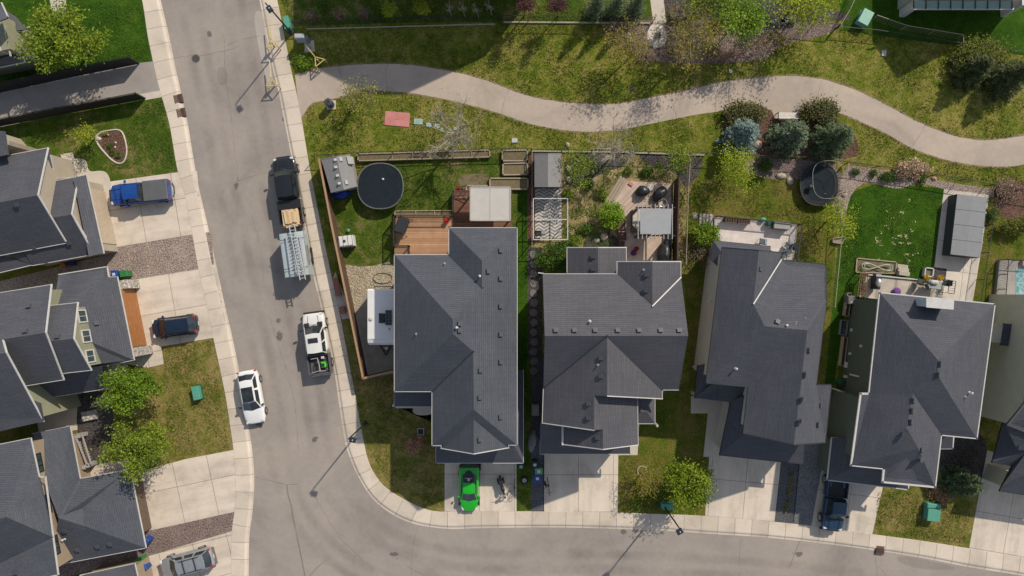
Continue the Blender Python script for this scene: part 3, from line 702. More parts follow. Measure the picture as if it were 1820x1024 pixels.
# ---------- house 2
th=thing('house','dark-roofed house with seven vents in a row along its ridge','house',P(1085,620))
n1=((965,487),(1210,487)); RN=lambda x,y:rz(x,y,*n1,EV,.55)
r1=RN(968.5,597);r2=RN(1222.7,597); val=rz(1159.5,544,*n1,EV,.55)
G0=(val[0],465,val[2])
north=[v(965,487),v(1097,487),val,v(1210,493),r2,r1]
s_l=[r1,(1079,597.5,r1[2]),(966,690,EV)]; s_r=[(1079,597.5,r1[2]),r2,v(1206,693),v(1177,693)]
W0=((965,690),(964,752)); RW=lambda x,y:rz(x,y,*W0,EV,.55)
k1=(1079,597.5,r1[2]); k2=RW(1079,704); k3=RW(1056,703); k4=RW(1056,765)
wpl=[k1,k2,k3,k4,v(964,752),v(966,690)]
e1=[k1,v(1177,693),v(1177,709),k2]; E2=((1133,709),(1134,791)); RE=lambda x,y:rz(x,y,*E2,EV,.55)
k5=RE(1071.5,763);k6=RE(1071.5,799)
e2=[k3,(1133,700,EV),v(1134,791),k6,k5,k4]; w3=[k5,k6,v(1000,790),v(1000,757)]
ngw=[v(1097,465),G0,val,v(1097,487)]; nge=[G0,v(1210,465),v(1210,493),val]
rf=roof(th,[north,s_l,s_r,wpl,e1,e2,w3,ngw,nge],shing[2])
vents(rf,north,[(988,588),(1021,588),(1058,588),(1098,588),(1136,588),(1174,588),(1207,588)]); vents(rf,ngw,[(1150,488),(1149,516)]); vents(rf,wpl,[(1069,636),(1069,668),(1047,717),(1047,742)]); vents(rf,w3,[(1063,777)])
vents(rf,north,[(1048,571)],'flue'); vents(rf,wpl,[(1063,649)],'vent_pipe'); vents(rf,ngw,[(1144,480)],'vent_pipe')
trim(th,[[v(966,690),r1,v(965,487)],[v(1210,493),r2,v(1206,693)]],dark,.05,.1)
trim(th,[[v(965,487),v(1097,487),v(1097,465),G0,v(1210,465),v(1210,493)],[v(1206,693),v(1177,693),v(1177,709),k2],[v(1133,709),v(1134,791),k6,v(1000,790),v(1000,757)],[k4,v(964,752),v(966,690)],[v(957,485),v(966,486)]])
trim(th,[[v(1210,493),(val[0],val[1],val[2]+.1)]],white,.09,.05,'valley_flashing',.06)
vly=mat('valley_metal',(.028,.034,.042),None,4,.6)
def valley(th,*segs):
    for a,b in segs: trim(th,[[(a[0],a[1],a[2]),(b[0],b[1],b[2])]],vly,.16,.03,'valley',.012)
valley(th,(k1,v(966,690)),(k1,v(1177,693)))
gable(th,[k2,v(1177,709),k3],grey_s); gable(th,[k6,v(1134,791),v(1000,790)],grey_s); gable(th,[G0,v(1097,465),v(1210,465)],grey_s)
w,q=walls(th,[(965,487),(1097,487),(1097,465),(1210,465),(1210,493),(1206,693),(1177,709),(1134,709),(1134,791),(1000,790),(1000,757),(964,752)],EV,grey_s)
A=P(1097,465,EV)-Vector((0,.45,0));B=P(1210,465,EV)-Vector((0,.45,0)); window(th,B,A,.3,3.6,1.4,1.4); window(th,B,A,.7,3.6,1.4,1.4)
bk_w=[(1008,440,3.0),(1063,440,4.2),(1063,500,4.2),(1008,500,3.0)]; bk_e=[(1063,440,4.2),(1113,440,3.0),(1113,500,3.0),(1063,500,4.2)]
lr=roof(th,[bk_w,bk_e,[(960,807,3.0),(1120,807,3.0),(1120,765,4.1),(960,752,4.3)],[(1134,753,3.2),(1164,753,3.2),(1150,732,3.7),(1134,732,3.9)],[(1164,709,3.2),(1164,753,3.2),(1150,732,3.7),(1150,709,3.7)],[(1134,709,3.9),(1150,709,3.7),(1150,732,3.7),(1134,732,3.9)]],shing[2],'lower_roof')
vents(lr,bk_w,[(1055,456),(1055,478)])
trim(th,[[(1008,484,3.0),(1008,440,3.0),(1063,440,4.2),(1113,440,3.0),(1113,466,3.0)],[(960,784,3.0),(960,807,3.0),(1120,807,3.0),(1120,794,3.0)],[(1134,753,3.2),(1164,753,3.2),(1164,709,3.2),(1134,709,3.2)]],name='lower_gutter')
trim(th,[[(1000,757,EV),(1000,790,EV)]],white,.14,.3,'rake_trim',-.1)
walls(th,[(1008,440),(1113,440),(1113,510),(1008,510)],3.0,grey_s,.3,name='rear_wall'); gable(th,[(1063,441,4.2),(1010,441,3.0),(1111,441,3.0)],grey_s)
w,q=walls(th,[(960,740),(1120,740),(1120,807),(960,807)],3.0,grey_s,.35,name='garage_wall')
A=min(q,key=lambda p:p[0]+p[1]);B=max(q,key=lambda p:p[0]-p[1]); door(th,A,B,.5,.12,4.9,2.3,mat('grey_door',(.45,.44,.42)))
mb=MB(); mb.box(P(1162,751,1.6),(.16,.16,3.0)); mb.build('porch_post',white,th)
# ---------- house 3
th=thing('house','black-trimmed grey-roofed house with a pale deck of planters behind','house',P(1360,620))
lft=((1284,440),(1255,681)); RL=lambda x,y,p=.55:rz(x,y,*lft,EV,p)
m1,m2,m3=RL(1349,445),RL(1339,540),RL(1359,580); m4=(1435,587,m3[2]); 
w1=[v(1284,440),m1,m2,m3,v(1255,681)]; s1=[m3,m4,v(1330,688),v(1255,681)]
st=[m1,(1390,449,EV+.3),(1388,462,EV),m2]; nn=[v(1388,462),v(1468,470),v(1469,534),m4,m3,m2]
wl=((1330,688),(1321,771)); p5=(1411,791,rz(1423,700,*wl,EV,.55)[2]); m4b=(1435,587,p5[2])
w2=[m4,v(1330,688),v(1321,771),p5]; ee=[m4,v(1469,534),v(1451,684),v(1478,684),v(1467,787),p5]
rf=roof(th,[w1,s1,st,nn,w2,ee],shing[1])
vents(rf,nn,[(1381,572),(1416,576)]); vents(rf,st,[(1350,478),(1347,510)]); vents(rf,ee,[(1437,622),(1431,665),(1426,709),(1457,720),(1423,748),(1453,754)])
vents(rf,nn,[(1429,565)],'vent_pipe'); vents(rf,s1,[(1307,655)],'flue'); vents(rf,nn,[(1396,578)],'flue')
blk=dark
trim(th,[[v(1255,681),v(1284,440),m1,(1390,449,EV+.3),v(1388,462),v(1468,470),v(1469,534),v(1451,684),v(1478,684),v(1467,787),p5,v(1321,771),v(1330,688),v(1255,681)]],blk)
trim(th,[[v(1388,462),m2]],white,.09,.05,'valley_flashing',.06)
w,q=walls(th,[(1284,440),(1390,447),(1388,462),(1468,470),(1451,684),(1478,684),(1467,787),(1321,771),(1330,688),(1255,681)],EV,taupe_s)
gable(th,[p5,v(1467,787),v(1321,771)],taupe_s)
roof(th,[[(1268,428,3.1),(1369,438,3.1),(1368,470,3.9),(1290,460,3.9)],[(1268,428,3.1),(1290,460,3.9),(1283,480,3.9),(1264,462,3.1)],
 [(1240,650,3.1),(1235,707,3.1),(1270,712,3.5),(1290,650,4.0)],[(1240,650,3.1),(1290,650,4.0),(1290,640,4.0)],[(1235,707,3.1),(1330,719,3.1),(1335,680,4.0),(1275,675,4.0)],
 [(1299,713,3.1),(1279,809,3.1),(1330,765,4.1),(1330,700,4.1)],[(1279,809,3.1),(1427,825,3.1),(1430,778,4.1),(1330,765,4.1)]],shing[1],'lower_roof')
trim(th,[[(1264,462,3.1),(1268,428,3.1),(1369,438,3.1),(1368,448,3.1)],[(1240,650,3.1),(1235,707,3.1),(1299,713,3.1),(1279,809,3.1),(1427,825,3.1),(1430,790,3.1)]],blk,name='lower_gutter')
walls(th,[(1299,713),(1430,728),(1427,825),(1279,809)],3.1,taupe_s,.35,name='garage_wall')
walls(th,[(1270,430),(1368,439),(1368,480),(1270,480)],3.1,taupe_s,.3,name='rear_wall')
for x,y in ((1238,702),(1241,655)): mb=MB(); mb.box(P(x,y,1.6),(.22,.22,3.0)); mb.build('porch_post',white,th)
for (x,y,z) in ((1261,535,3.4),(1240,655,.9)): mb=MB(); mb.bbox(P(x,y,z),(.22,.22,.24),.03); mb.build('wall_vent',white,th)
# ---------- house 4
th=thing('house','white-trimmed grey-roofed house with dark green siding and a box chimney','house',P(1615,660))
nl=((1564,521),(1768,541)); RN4=lambda x,y:rz(x,y,*nl,EV,.5)
t1=RN4(1667,640); t2=(1667,668,t1[2]); t3=(1623,700,t1[2]-.75); t4=(1611,760,t1[2]-.75); t5=(1632,797,t1[2]-1.2)
w1=[v(1564,521),t1,t2,t3,t4,v(1513,827),v(1530,700),v(1545,700)]; nn=[v(1564,521),v(1768,541),t1]; e1=[v(1768,541),v(1736,779),t2,t1]; s1=[t2,v(1736,779),v(1673,773),t3]
e2=[t3,v(1673,773),v(1662,866),t5,t4]; w2=[t4,t5,v(1571,833),v(1513,827)]; s2=[t5,v(1662,866),v(1569,857),v(1571,833)]
rf=roof(th,[nn,w1,e1,s1,e2,w2,s2],shing[1])
vents(rf,e1,[(1671,646),(1668,665)]); vents(rf,e2,[(1623,711),(1621,729),(1619,749),(1637,799),(1635,817)]); vents(rf,w1,[(1608,772)]); vents(rf,e1,[(1723,698)],'flue'); vents(rf,e1,[(1716,706)],'vent_pipe')
trim(th,[[v(1513,827),v(1530,700),v(1545,700),v(1564,521),v(1768,541),v(1736,779),v(1673,773),v(1662,866),v(1569,857),v(1571,833),v(1513,827)]],None,.15)
w,q=walls(th,[(1564,521),(1768,541),(1736,779),(1673,773),(1662,866),(1569,857),(1571,833),(1513,827),(1530,700),(1545,700)],EV,olive_s,.5)
roof(th,[[(1479,779,3.0),(1471,853,3.0),(1540,820,4.3),(1540,779,4.3)],[(1471,853,3.0),(1614,870,3.0),(1614,835,3.9),(1540,820,4.3)],[(1673,798,3.2),(1693,798,3.2),(1694,776,3.6),(1673,773,3.8)]],shing[1],'lower_roof')
trim(th,[[(1492,780,3.0),(1479,779,3.0),(1471,853,3.0),(1614,870,3.0),(1615,862,3.0)],[(1673,797,3.2),(1693,797,3.2),(1695,777,3.2)]],None,.13,name='lower_gutter')
walls(th,[(1479,779),(1614,790),(1614,870),(1471,853)],3.0,olive_s,.35,name='garage_wall')
mb=MB(); c=P(1671,541,7.3); mb.prism([P(x,y,7.6)[:2] for x,y in ((1649,532),(1694,534),(1693,549),(1649,545))],5.5,7.6); ch=mb.build('chimney_chase',mat('pale_blue_siding',(.42,.50,.52)),rf)
mb=MB(); mb.prism([P(x,y,7.66)[:2] for x,y in ((1646.5,530),(1696,532.5),(1695,550.5),(1646.5,546.5))],7.6,7.66); mb.build('chimney_cap',white,ch)
# details of the green side wall
A=Vector(q[[i for i in range(len(q)) if 1][0]][:2]); 
pA=P(1564,521,EV)+Vector((.5,-.5,0)); pB=P(1545,700,EV)+Vector((.5,.3,0)); dd=(pB-pA); dd.z=0
def side_box(t,z,sx,sz,m,name,out=.06,parent=None):
    d=dd.normalized(); n=Vector((d.y,-d.x,0)); c=pA+dd*t; mb=MB(); mb.bbox((c.x+n.x*out,c.y+n.y*out,z),(sx,.16,sz),.02,math.atan2(d.y,d.x)); return mb.build(name,m,th)
for t,z,sx,sz in ((.38,1.0,.25,.25),(.55,2.9,.22,.22),(.66,1.2,.22,.22),(.80,.7,.5,.4),(.9,2.4,.12,1.5),(.94,.9,.2,.5)): side_box(t,z,sx,sz,white,'wall_vent')
# ---------- house 5, mostly beyond the right edge
th=thing('house','beige-sided house cut off by the right edge of the frame','house',P(1860,680))
v5=lambda x,y:(x,y,EV)
rg=[(1920,640,8.4),(1930,720,8.4)]
roof(th,[[v5(1838,515),v5(2010,520),rg[0]],[v5(1838,515),rg[0],rg[1],v5(1822,716)],[v5(2010,520),rg[0],rg[1],v5(1990,790)],[v5(1822,716),rg[1],v5(1990,790),v5(1815,770)],[v5(1823,713),v5(1789,756),(1900,800,7.4),(1920,720,8.2)],[v5(1789,756),v5(1812,763),v5(1810,800),(1900,800,7.4)]],shing[1])
trim(th,[[v5(1838,515),v5(1822,716),v5(1789,756),v5(1812,763)]],blk)
walls(th,[(1838,515),(2010,520),(1990,790),(1815,770)],EV,khaki_s,.4)
roof(th,[[(1785,744,3.1),(1764,822,3.1),(1830,800,4.2),(1840,744,4.2)],[(1764,822,3.1),(1800,828,3.1),(1830,800,4.2)],[(1800,828,3.1),(1777,873,3.1),(1840,840,4.2),(1830,800,4.2)],[(1777,873,3.1),(1920,895,3.1),(1920,850,4.2),(1840,840,4.2)]],shing[1],'lower_roof')
trim(th,[[(1785,744,3.1),(1764,822,3.1),(1800,828,3.1),(1777,873,3.1),(1920,895,3.1)]],blk,name='lower_gutter')
walls(th,[(1795,832),(1920,850),(1920,895),(1777,873)],3.1,khaki_s,.35,name='garage_wall')
# bay and dark awning on the beige wall
mb=MB(); mb.prism([P(x,y,3.0)[:2] for x,y in ((1757,577),(1830,580),(1830,613),(1757,608))],1.2,3.0); bb=mb.build('bay',khaki_s,th)
mb=MB(); mb.prism([P(x,y,3.1)[:2] for x,y in ((1785,575),(1798,576),(1791,615),(1779,614))],2.9,3.15); mb.build('bay_roof',shing[1],bb)
valley(bpy.data.objects['house'],(H1[0],v(798,453)),(H1[1],v(768,696)))
# ---------- house B (left, upper)
def gabled(th,apexE,eN,eS,back,m,name,p_wall,wall_ins=.35,tr=True,wallz=0,mkwall=True):
    "east-facing gable: apex, north and south eave corners (px,py,h); back = px vector to the far end"
    bk=lambda q:(q[0]+back[0],q[1]+back[1],q[2])
    pn=[eN,apexE,bk(apexE),bk(eN)]; ps=[eS,bk(eS),bk(apexE),apexE]
    r=roof(th,[pn,ps],m,name)
    if tr: trim(th,[[bk(eN),eN,apexE,eS,bk(eS)]],name='gutter')
    a,b,c=[P(*q) for q in (eN,apexE,eS)]; back3=(P(*bk(apexE))-b); back3.z=0; o=back3.normalized()*wall_ins
    if mkwall:
        mb=MB(); tri=[a+o,b+o,c+o]; tri=[t-Vector((0,0,.16)) for t in tri]
        d=(c-a); d.z=0; dn=d.normalized()*.35
        base=[Vector((tri[2].x-dn.x,tri[2].y-dn.y,wallz)),Vector((tri[0].x+dn.x,tri[0].y+dn.y,wallz))]
        sl=(tri[1].z-tri[0].z)/max((tri[1]-tri[0]).xy.length,.1)
        fr=[base[1],Vector((base[1].x,base[1].y,tri[0].z+sl*.35)),tri[1],Vector((base[0].x,base[0].y,tri[2].z+sl*.35)),base[0]]
        bk_=[f+back3 for f in fr]
        mb.face(fr); mb.face(bk_[::-1])
        for i in range(5): j=(i+1)%5; mb.face([fr[j],fr[i],bk_[i],bk_[j]])
        mb.build('wall',p_wall,th)
    return pn,ps,r
th=thing('house','beige-gabled house with a blue pickup on its driveway','house',P(60,370))
pn,ps,rf=gabled(th,(67,347,6.3),(85,263,4.0),(118,432,4.0),(-150,28),shing[1],'roof',beige_s)
pg,psg,rg_=gabled(th,(127,381,4.95),(139,314,3.2),(167,452,3.2),(-110,20),shing[1],'garage_roof',beige_s)
vents(rf,ps,[(30,363)]); vents(rg_,psg,[(123,431),(62,440)])
roof(th,[[(130,316,3.8),(153,311,2.95),(184,450,2.95),(158,456,3.8)],[(98,318,3.0),(122,316,3.0),(137,313,3.2),(137,340,3.7),(90,350,4.0)],[(86,264,3.9),(98,318,3.0),(92,330,3.4),(76,300,3.9)],[(86,468,3.2),(57,471,3.2),(-20,440,3.9),(-10,410,4.5)],[(57,471,3.2),(-40,494,3.2),(-40,440,3.9)]],shing[1],'lower_roof')
trim(th,[[(98,318,3.0),(122,316,3.0),(153,311,2.95),(184,450,2.95),(86,468,3.0)],[(85,263,3.9),(98,318,3.0)],[(57,471,3.2),(-40,494,3.2)],[(137,328,3.3),(127,381,5.0),(162,437,3.3)]],name='lower_gutter')
w,q=walls(th,[(60,330),(153,311),(184,450),(40,480)],2.95,beige_s,.35,name='garage_wall')
qs=sorted(q,key=lambda p:-p[0])[:2]; A,B=sorted(qs,key=lambda p:p[1]); door(th,A,B,.5,.12,4.8,2.3,mat('beige_door',(.46,.37,.27)))
mb=MB()
for i in range(1,6):
    t=i/6
    for (Q,W_) in (((139,314,3.2),(127,381,4.95)),((167,452,3.2),(127,381,4.95))): pass
mb.prism([P(x,y,2.6)[:2] for x,y in ((0,236),(12,250),(53,261),(52,268),(14,274),(0,275))],0,5.0); mb.build('bay',beige_s,th)
mb=MB(); mb.prism([P(x,y,5.2)[:2] for x,y in ((-20,232),(7,233),(13,275),(-20,282))],5.0,5.2); mb.build('bay_roof',shing[1],th)
A=P(22,252,2.4);mb=MB()
mb.box(P(96,292,.35),(1.6,1.2,.5),math.radians(-12)); 
for k in range(3): mb.box(P(116+k*7,291-k*1.2,.30-.09*k),(.36,1.7,.2),math.radians(12))
mb.build('front_step',conc_m,th)
mb=MB(); mb.beam(P(92,283,1.2),P(110,289,1.2),.08,.08); mb.beam(P(92,283,.2),P(92,283,1.2)); mb.beam(P(110,289,.2),P(110,289,1.2)); mb.build('porch_rail',white,th)
# ---------- house C (left, middle)
th=thing('house','sage-sided house with three gables and orange-brown garage doors','house',P(90,610))
pn,ps,r1_=gabled(th,(131,602,7.3),(138,538,EV),(162,658,EV),(-100,11),shing[1],'roof',sage_s)
gp,gs,r2_=gabled(th,(81,591,7.9),(91,506,EV),(113,675,EV),(-170,27),shing[1],'roof',sage_s)
hp,hs,r3_=gabled(th,(11,627,8.5),(-16,530,EV),(77,749,EV),(-160,25),shing[1],'roof',sage_s)
vents(r2_,gp,[(52,545),(46,589)]); vents(r1_,pn,[(103,599)])
roof(th,[[(0,689,6.9),(71,717,6.3),(77,749,5.85),(-60,780,5.85),(-60,700,6.9)]],shing[1],'lower_slope')
aE=((208,492),(238,640)); RA=lambda x,y:rz(x,y,*aE,3.2,.5)
h1,h2=RA(128,560),RA(150,603)
gN=[(104,488,3.2),(190,474,3.2),(193,493,3.2),(208,492,3.2),h1,(95,545,5.0)]; gE=[(208,492,3.2),(238,640,3.2),h2,h1]; gS=[(238,640,3.2),(175,652,3.2),(150,650,4.2),h2]
lr=roof(th,[gN,gE,gS,[(90,668,4.6),(180,650,4.6),(182,692,3.1),(85,707,3.1)],[(85,707,3.1),(90,668,4.6),(60,672,4.6),(78,708,3.1)]],shing[1],'lower_roof')
vents(lr,gE,[(172,574)]); vents(lr,gN,[(120,530)]); 
trim(th,[[(104,488,3.2),(190,474,3.2),(193,493,3.2),(208,492,3.2),(238,640,3.2),(175,652,3.2),(182,692,3.1),(85,707,3.1),(78,680,3.3)]],name='lower_gutter')
w,q=walls(th,[(100,490),(208,492),(238,640),(140,655)],3.2,sage_s,.4,name='garage_wall')
qs=sorted(q,key=lambda p:-p[0])[:2]; A,B=sorted(qs,key=lambda p:p[1]); door(th,A,B,.5,.12,5.0,2.35,orange_d)
for t in (.04,.96):
    mb=MB(); c=Vector(A)+(Vector(B)-Vector(A))*t; mb.box((c.x+.2,c.y,1.15),(.6,.75,2.1),math.atan2(B[1]-A[1],B[0]-A[0])-math.pi/2)
    mb.build('stone_pillar',stone,th)
# three windows in the sage gable wall
a,b,c=P(138,538,EV),P(131,602,7.3),P(162,658,EV)
bk=(P(31,613,7.3)-b); bk.z=0; o=bk.normalized()*.35; A=(c+o).xy; B=(a+o).xy
for t in (.2,.5,.8): window(th,A,B,t,4.55,.9,.95)
mb=MB()
for k in range(5): mb.box(P(190+k*7.5,655-k*1.6,.75-.14*k),(.34,1.5,.3),math.radians(12))
mb.build('front_step',conc_m,th)
mb=MB(); mb.prism([P(x,y,.7)[:2] for x,y in ((175,652),(200,648),(206,690),(182,694))],.1,.7); mb.build('porch',conc_m,th)
walls(th,[(50,690),(170,665),(176,690),(78,709)],3.1,sage_s,.5,name='entry_wall')
A=P(80,690,3)+Vector((.7,0,0))
# ---------- house D (left, lower)
th=thing('house','tan-sided house with five roof vents on its garage beside the two street trees','house',P(90,890))
ap=(11,919,8.3)
n_=[(-150,820,EV),v(54,779),v(69,848),ap,(-150,950,8.3)]; ee=[v(69,848),v(94,955),ap]; ss=[ap,v(94,955),v(103,1022),(-150,1075,EV),(-150,950,8.3)]
rf=roof(th,[n_,ee,ss],shing[0]); vents(rf,ss,[(27,1016)])
trim(th,[[(-150,820,EV),v(54,779),v(69,848),(80,848,EV),v(94,955),v(103,1022),(-150,1075,EV)]])
w,q=walls(th,[(-150,820),(54,779),(103,1022),(-150,1075)],EV,tan_s,.4)
qs=sorted(q,key=lambda p:-p[0])[:2]; A,B=sorted(qs,key=lambda p:p[1])
for t in (.17,.5,.83):
    for s in (-.04,0,.04): window(th,A,B,t+s*1.15,4.6,.42,.85,dark)
dE=((231,835),(259,974)); RD=lambda x,y:rz(x,y,*dE,3.0,.38)
u1,u2=RD(150,935),RD(104,921)
g1=[(142,851,3.0),(231,835,3.0),u1,(100,945,u1[2]),u2]; g2=[(231,835,3.0),(259,974,3.0),u1]; g3=[(259,974,3.0),(112,1002,3.0),(92,945,u1[2]),u1]; g4=[(58,771,3.9),(124,758,3.0),(142,851,3.0),u2,(78,850,4.6)]
lr=roof(th,[g1,g2,g3,g4],shing[0],'lower_roof')
vents(lr,g1,[(149,937),(102,881)]); vents(lr,g3,[(115,943),(138,976),(174,970),(196,966)]); vents(lr,g4,[(94,842)]); vents(lr,g1,[(98,853)],'flue'); vents(lr,g3,[(115,958)],'flue')
trim(th,[[(58,771,3.0),(124,758,3.0),(142,851,3.0),(231,835,3.0),(259,974,3.0),(112,1002,3.0)]],name='lower_gutter')
w,q=walls(th,[(60,772),(124,758),(142,851),(231,835),(259,974),(90,1005)],3.0,tan_s,.9,name='garage_wall')
qs=sorted(q,key=lambda p:-p[0])[:2]; A,B=sorted(qs,key=lambda p:p[1]); door(th,A,B,.5,.12,4.9,2.3,mat('brown_garage_door',(.13,.09,.065),(.10,.07,.05)))
mb=MB()
for k in range(12): mb.beam(P(135+k*1.8,778+k*4.4,.7),P(147+k*1.8,776+k*4.4,.7),.05,.05)
for (a,b) in (((134,775),(156,828)),((146,773),(162,825))): mb.beam(P(*a,1.25),P(*b,1.25),.1,.1); 
for q_ in ((134,775),(156,828),(146,773),(162,825)): mb.box(P(*q_,.7),(.3,.3,1.2))
mb.build('porch_rail',mat('grey_paint',(.36,.35,.34)),th)
# ---------- house E at the bottom edge, house A at the top corner
th=thing('house','low grey roof corner of a house at the bottom left edge','house',P(180,1060))
roof(th,[[(150,1021,3.0),(239,1002,3.0),(225,1060,4.4),(150,1075,4.4)],[(239,1002,3.0),(270,1140,3.0),(225,1060,4.4)]],shing[1]); trim(th,[[(142,1023,3.0),(239,1002,3.0),(270,1140,3.0)]])
walls(th,[(130,1025),(239,1002),(270,1140),(160,1160)],3.0,tan_s,.4)
th=thing('house','dark house corner behind the big tree at the top left edge','house',P(0,60))
roof(th,[[(-60,-30,EV),(2,10,EV),(13,32,EV),(-60,60,7.6)],[(-60,60,7.6),(13,32,EV),(-60,45,EV)]],shing[0])
trim(th,[[(2,5,EV),(13,29,EV),(-60,42,EV)]])
walls(th,[(-90,20),(14,15),(30,95),(-90,120)],4.6,sage_s,.55)
roof(th,[[(9,18,3.4),(28,30,3.0),(34,38,3.0),(50,52,2.8),(22,55,3.4)],[(10,30,3.7),(22,55,3.4),(43,110,2.9),(18,99,3.7)],[(-50,118,3.7),(18,99,3.7),(43,110,2.9),(-50,130,2.9)]],shing[2],'lower_roof')
trim(th,[[(22,55,3.2),(43,110,2.9),(-50,130,2.9)],[(6,46,4.6),(18,99,4.3)],[(22,54,2.9),(52,48,2.8)]],name='lower_gutter')
walls(th,[(-60,30),(34,45),(43,110),(-60,126)],2.9,sage_s,.4,name='entry_wall')
A=P(17,96,3.9).xy+Vector((-.3,0));B=P(6,48,3.9).xy+Vector((-.3,0))
for t in (.25,.7): window(th,A,B,t,3.75,.9,.7)
# ---------- houses just beyond the top edge whose shade falls into the picture
th=thing('house','tall house beyond the top edge shading the grass strip','house',P(800,-120))
gp=[(622,6.6),(808,10.1),(872,10.1),(962,6.6)]; z=lambda x,y,h:Vector(P(x,y,0)[:2]+(h,)) if 0 else Vector((P(x,y,0).x,P(x,y,0).y,h))
mb=MB(); fr=[z(622,-24,0),*[z(x,-24,h) for x,h in gp],z(962,-24,0)]; bk_=[f+Vector((0,14,0)) for f in fr]
mb.face(fr);mb.face(bk_[::-1])
for i in range(6): j=(i+1)%6; mb.face([fr[j],fr[i],bk_[i],bk_[j]])
mb.build('wall',grey_s,th)
mb=MB()
for i in (1,2,3): mb.face([fr[i]+Vector((0,-.02,.05)),fr[i+1]+Vector((0,-.02,.05)),bk_[i+1]+Vector((0,.3,.05)),bk_[i]+Vector((0,.3,.05))])
mb.build('roof',shing[0],th)
th=thing('house','house with a green glass lean-to roof at the top right edge','house',P(1730,-60))
gp=[(1594,3.0),(1690,6.4),(1768,3.0)]; fr=[z(1594,18,0),*[z(x,18,h) for x,h in gp],z(1768,18,0)]; bk_=[f+Vector((0,12,0)) for f in fr]
mb=MB(); mb.face(fr); mb.face(bk_[::-1])
for i in range(5): j=(i+1)%5; mb.face([fr[j],fr[i],bk_[i],bk_[j]])
mb.build('wall',grey_s,th); mb=MB()
for i in (1,2): mb.face([fr[i]+Vector((0,-.02,.05)),fr[i+1]+Vector((0,-.02,.05)),bk_[i+1]+Vector((0,.3,.05)),bk_[i]+Vector((0,.3,.05))])
mb.build('roof',shing[0],th)
lg=mat('green_glass_roof',(.17,.26,.23),(.13,.21,.19),1.5,.25)
ln=[(1624,15.5,2.7),(1799,15.5,2.7),(1799,2,3.2),(1624,2,3.2)]
roof(th,[ln],lg,'lean_to_roof',.06)
mb=MB()
for k in range(9): x=1624+k*21.9; mb=MB(); mb.beam(P(x,15.5,2.74),P(x,1,3.24),.08,.08); mb.build('rafter',dark,th)
trim(th,[[(1622,15.5,2.7),(1801,15.5,2.7)]],None,.14,name='lean_to_gutter')
for x,w_ in ((1618,.5),(1800,.3)): mb=MB(); mb.box(P(x,8,1.4),(w_,1.2,2.6)); mb.build('lean_to_wall',white,th)
# ================================================================ vegetation
bark=mat('bark',(.16,.12,.09),(.10,.075,.055),8,.9); bark_p=mat('pale_bark',(.37,.33,.26),(.27,.235,.18),8,.9); bark_y=mat('tan_bark',(.30,.23,.14),(.22,.16,.10),8,.9)
L_yel=leafmat('yellow_green_leaf',(.13,.18,.008),(.42,.45,.03)); L_grn=leafmat('fresh_green_leaf',(.06,.125,.008),(.22,.33,.02)); L_mid=leafmat('mid_green_leaf',(.085,.14,.010),(.27,.34,.03))
L_bri=leafmat('bright_green_leaf',(.08,.17,.008),(.29,.43,.03)); L_grn2=leafmat('spring_green_leaf',(.07,.13,.006),(.27,.34,.025)); L_oli=leafmat('olive_leaf',(.13,.12,.012),(.34,.29,.03)); L_bri2=leafmat('lime_green_leaf',(.06,.11,.006),(.28,.36,.02)); L_pal=leafmat('pale_bud_leaf',(.17,.18,.03),(.36,.34,.08)); L_gold=leafmat('golden_leaf',(.18,.24,.008),(.40,.47,.03))
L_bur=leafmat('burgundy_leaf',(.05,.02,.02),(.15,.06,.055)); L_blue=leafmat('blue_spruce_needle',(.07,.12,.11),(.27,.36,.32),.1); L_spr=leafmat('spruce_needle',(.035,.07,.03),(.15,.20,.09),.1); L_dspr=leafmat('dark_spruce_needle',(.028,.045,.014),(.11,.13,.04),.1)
L_jun=leafmat('juniper_needle',(.05,.06,.014),(.16,.15,.05),.1); L_hed=leafmat('hedge_leaf',(.07,.10,.012),(.25,.26,.04)); L_shr=leafmat('dark_shrub_leaf',(.03,.075,.008),(.11,.19,.02))
L_pink=leafmat('pinkish_twig',(.24,.15,.11),(.38,.27,.20),.1); L_dry=leafmat('dry_twig_leaf',(.30,.20,.12),(.48,.35,.22),.1)
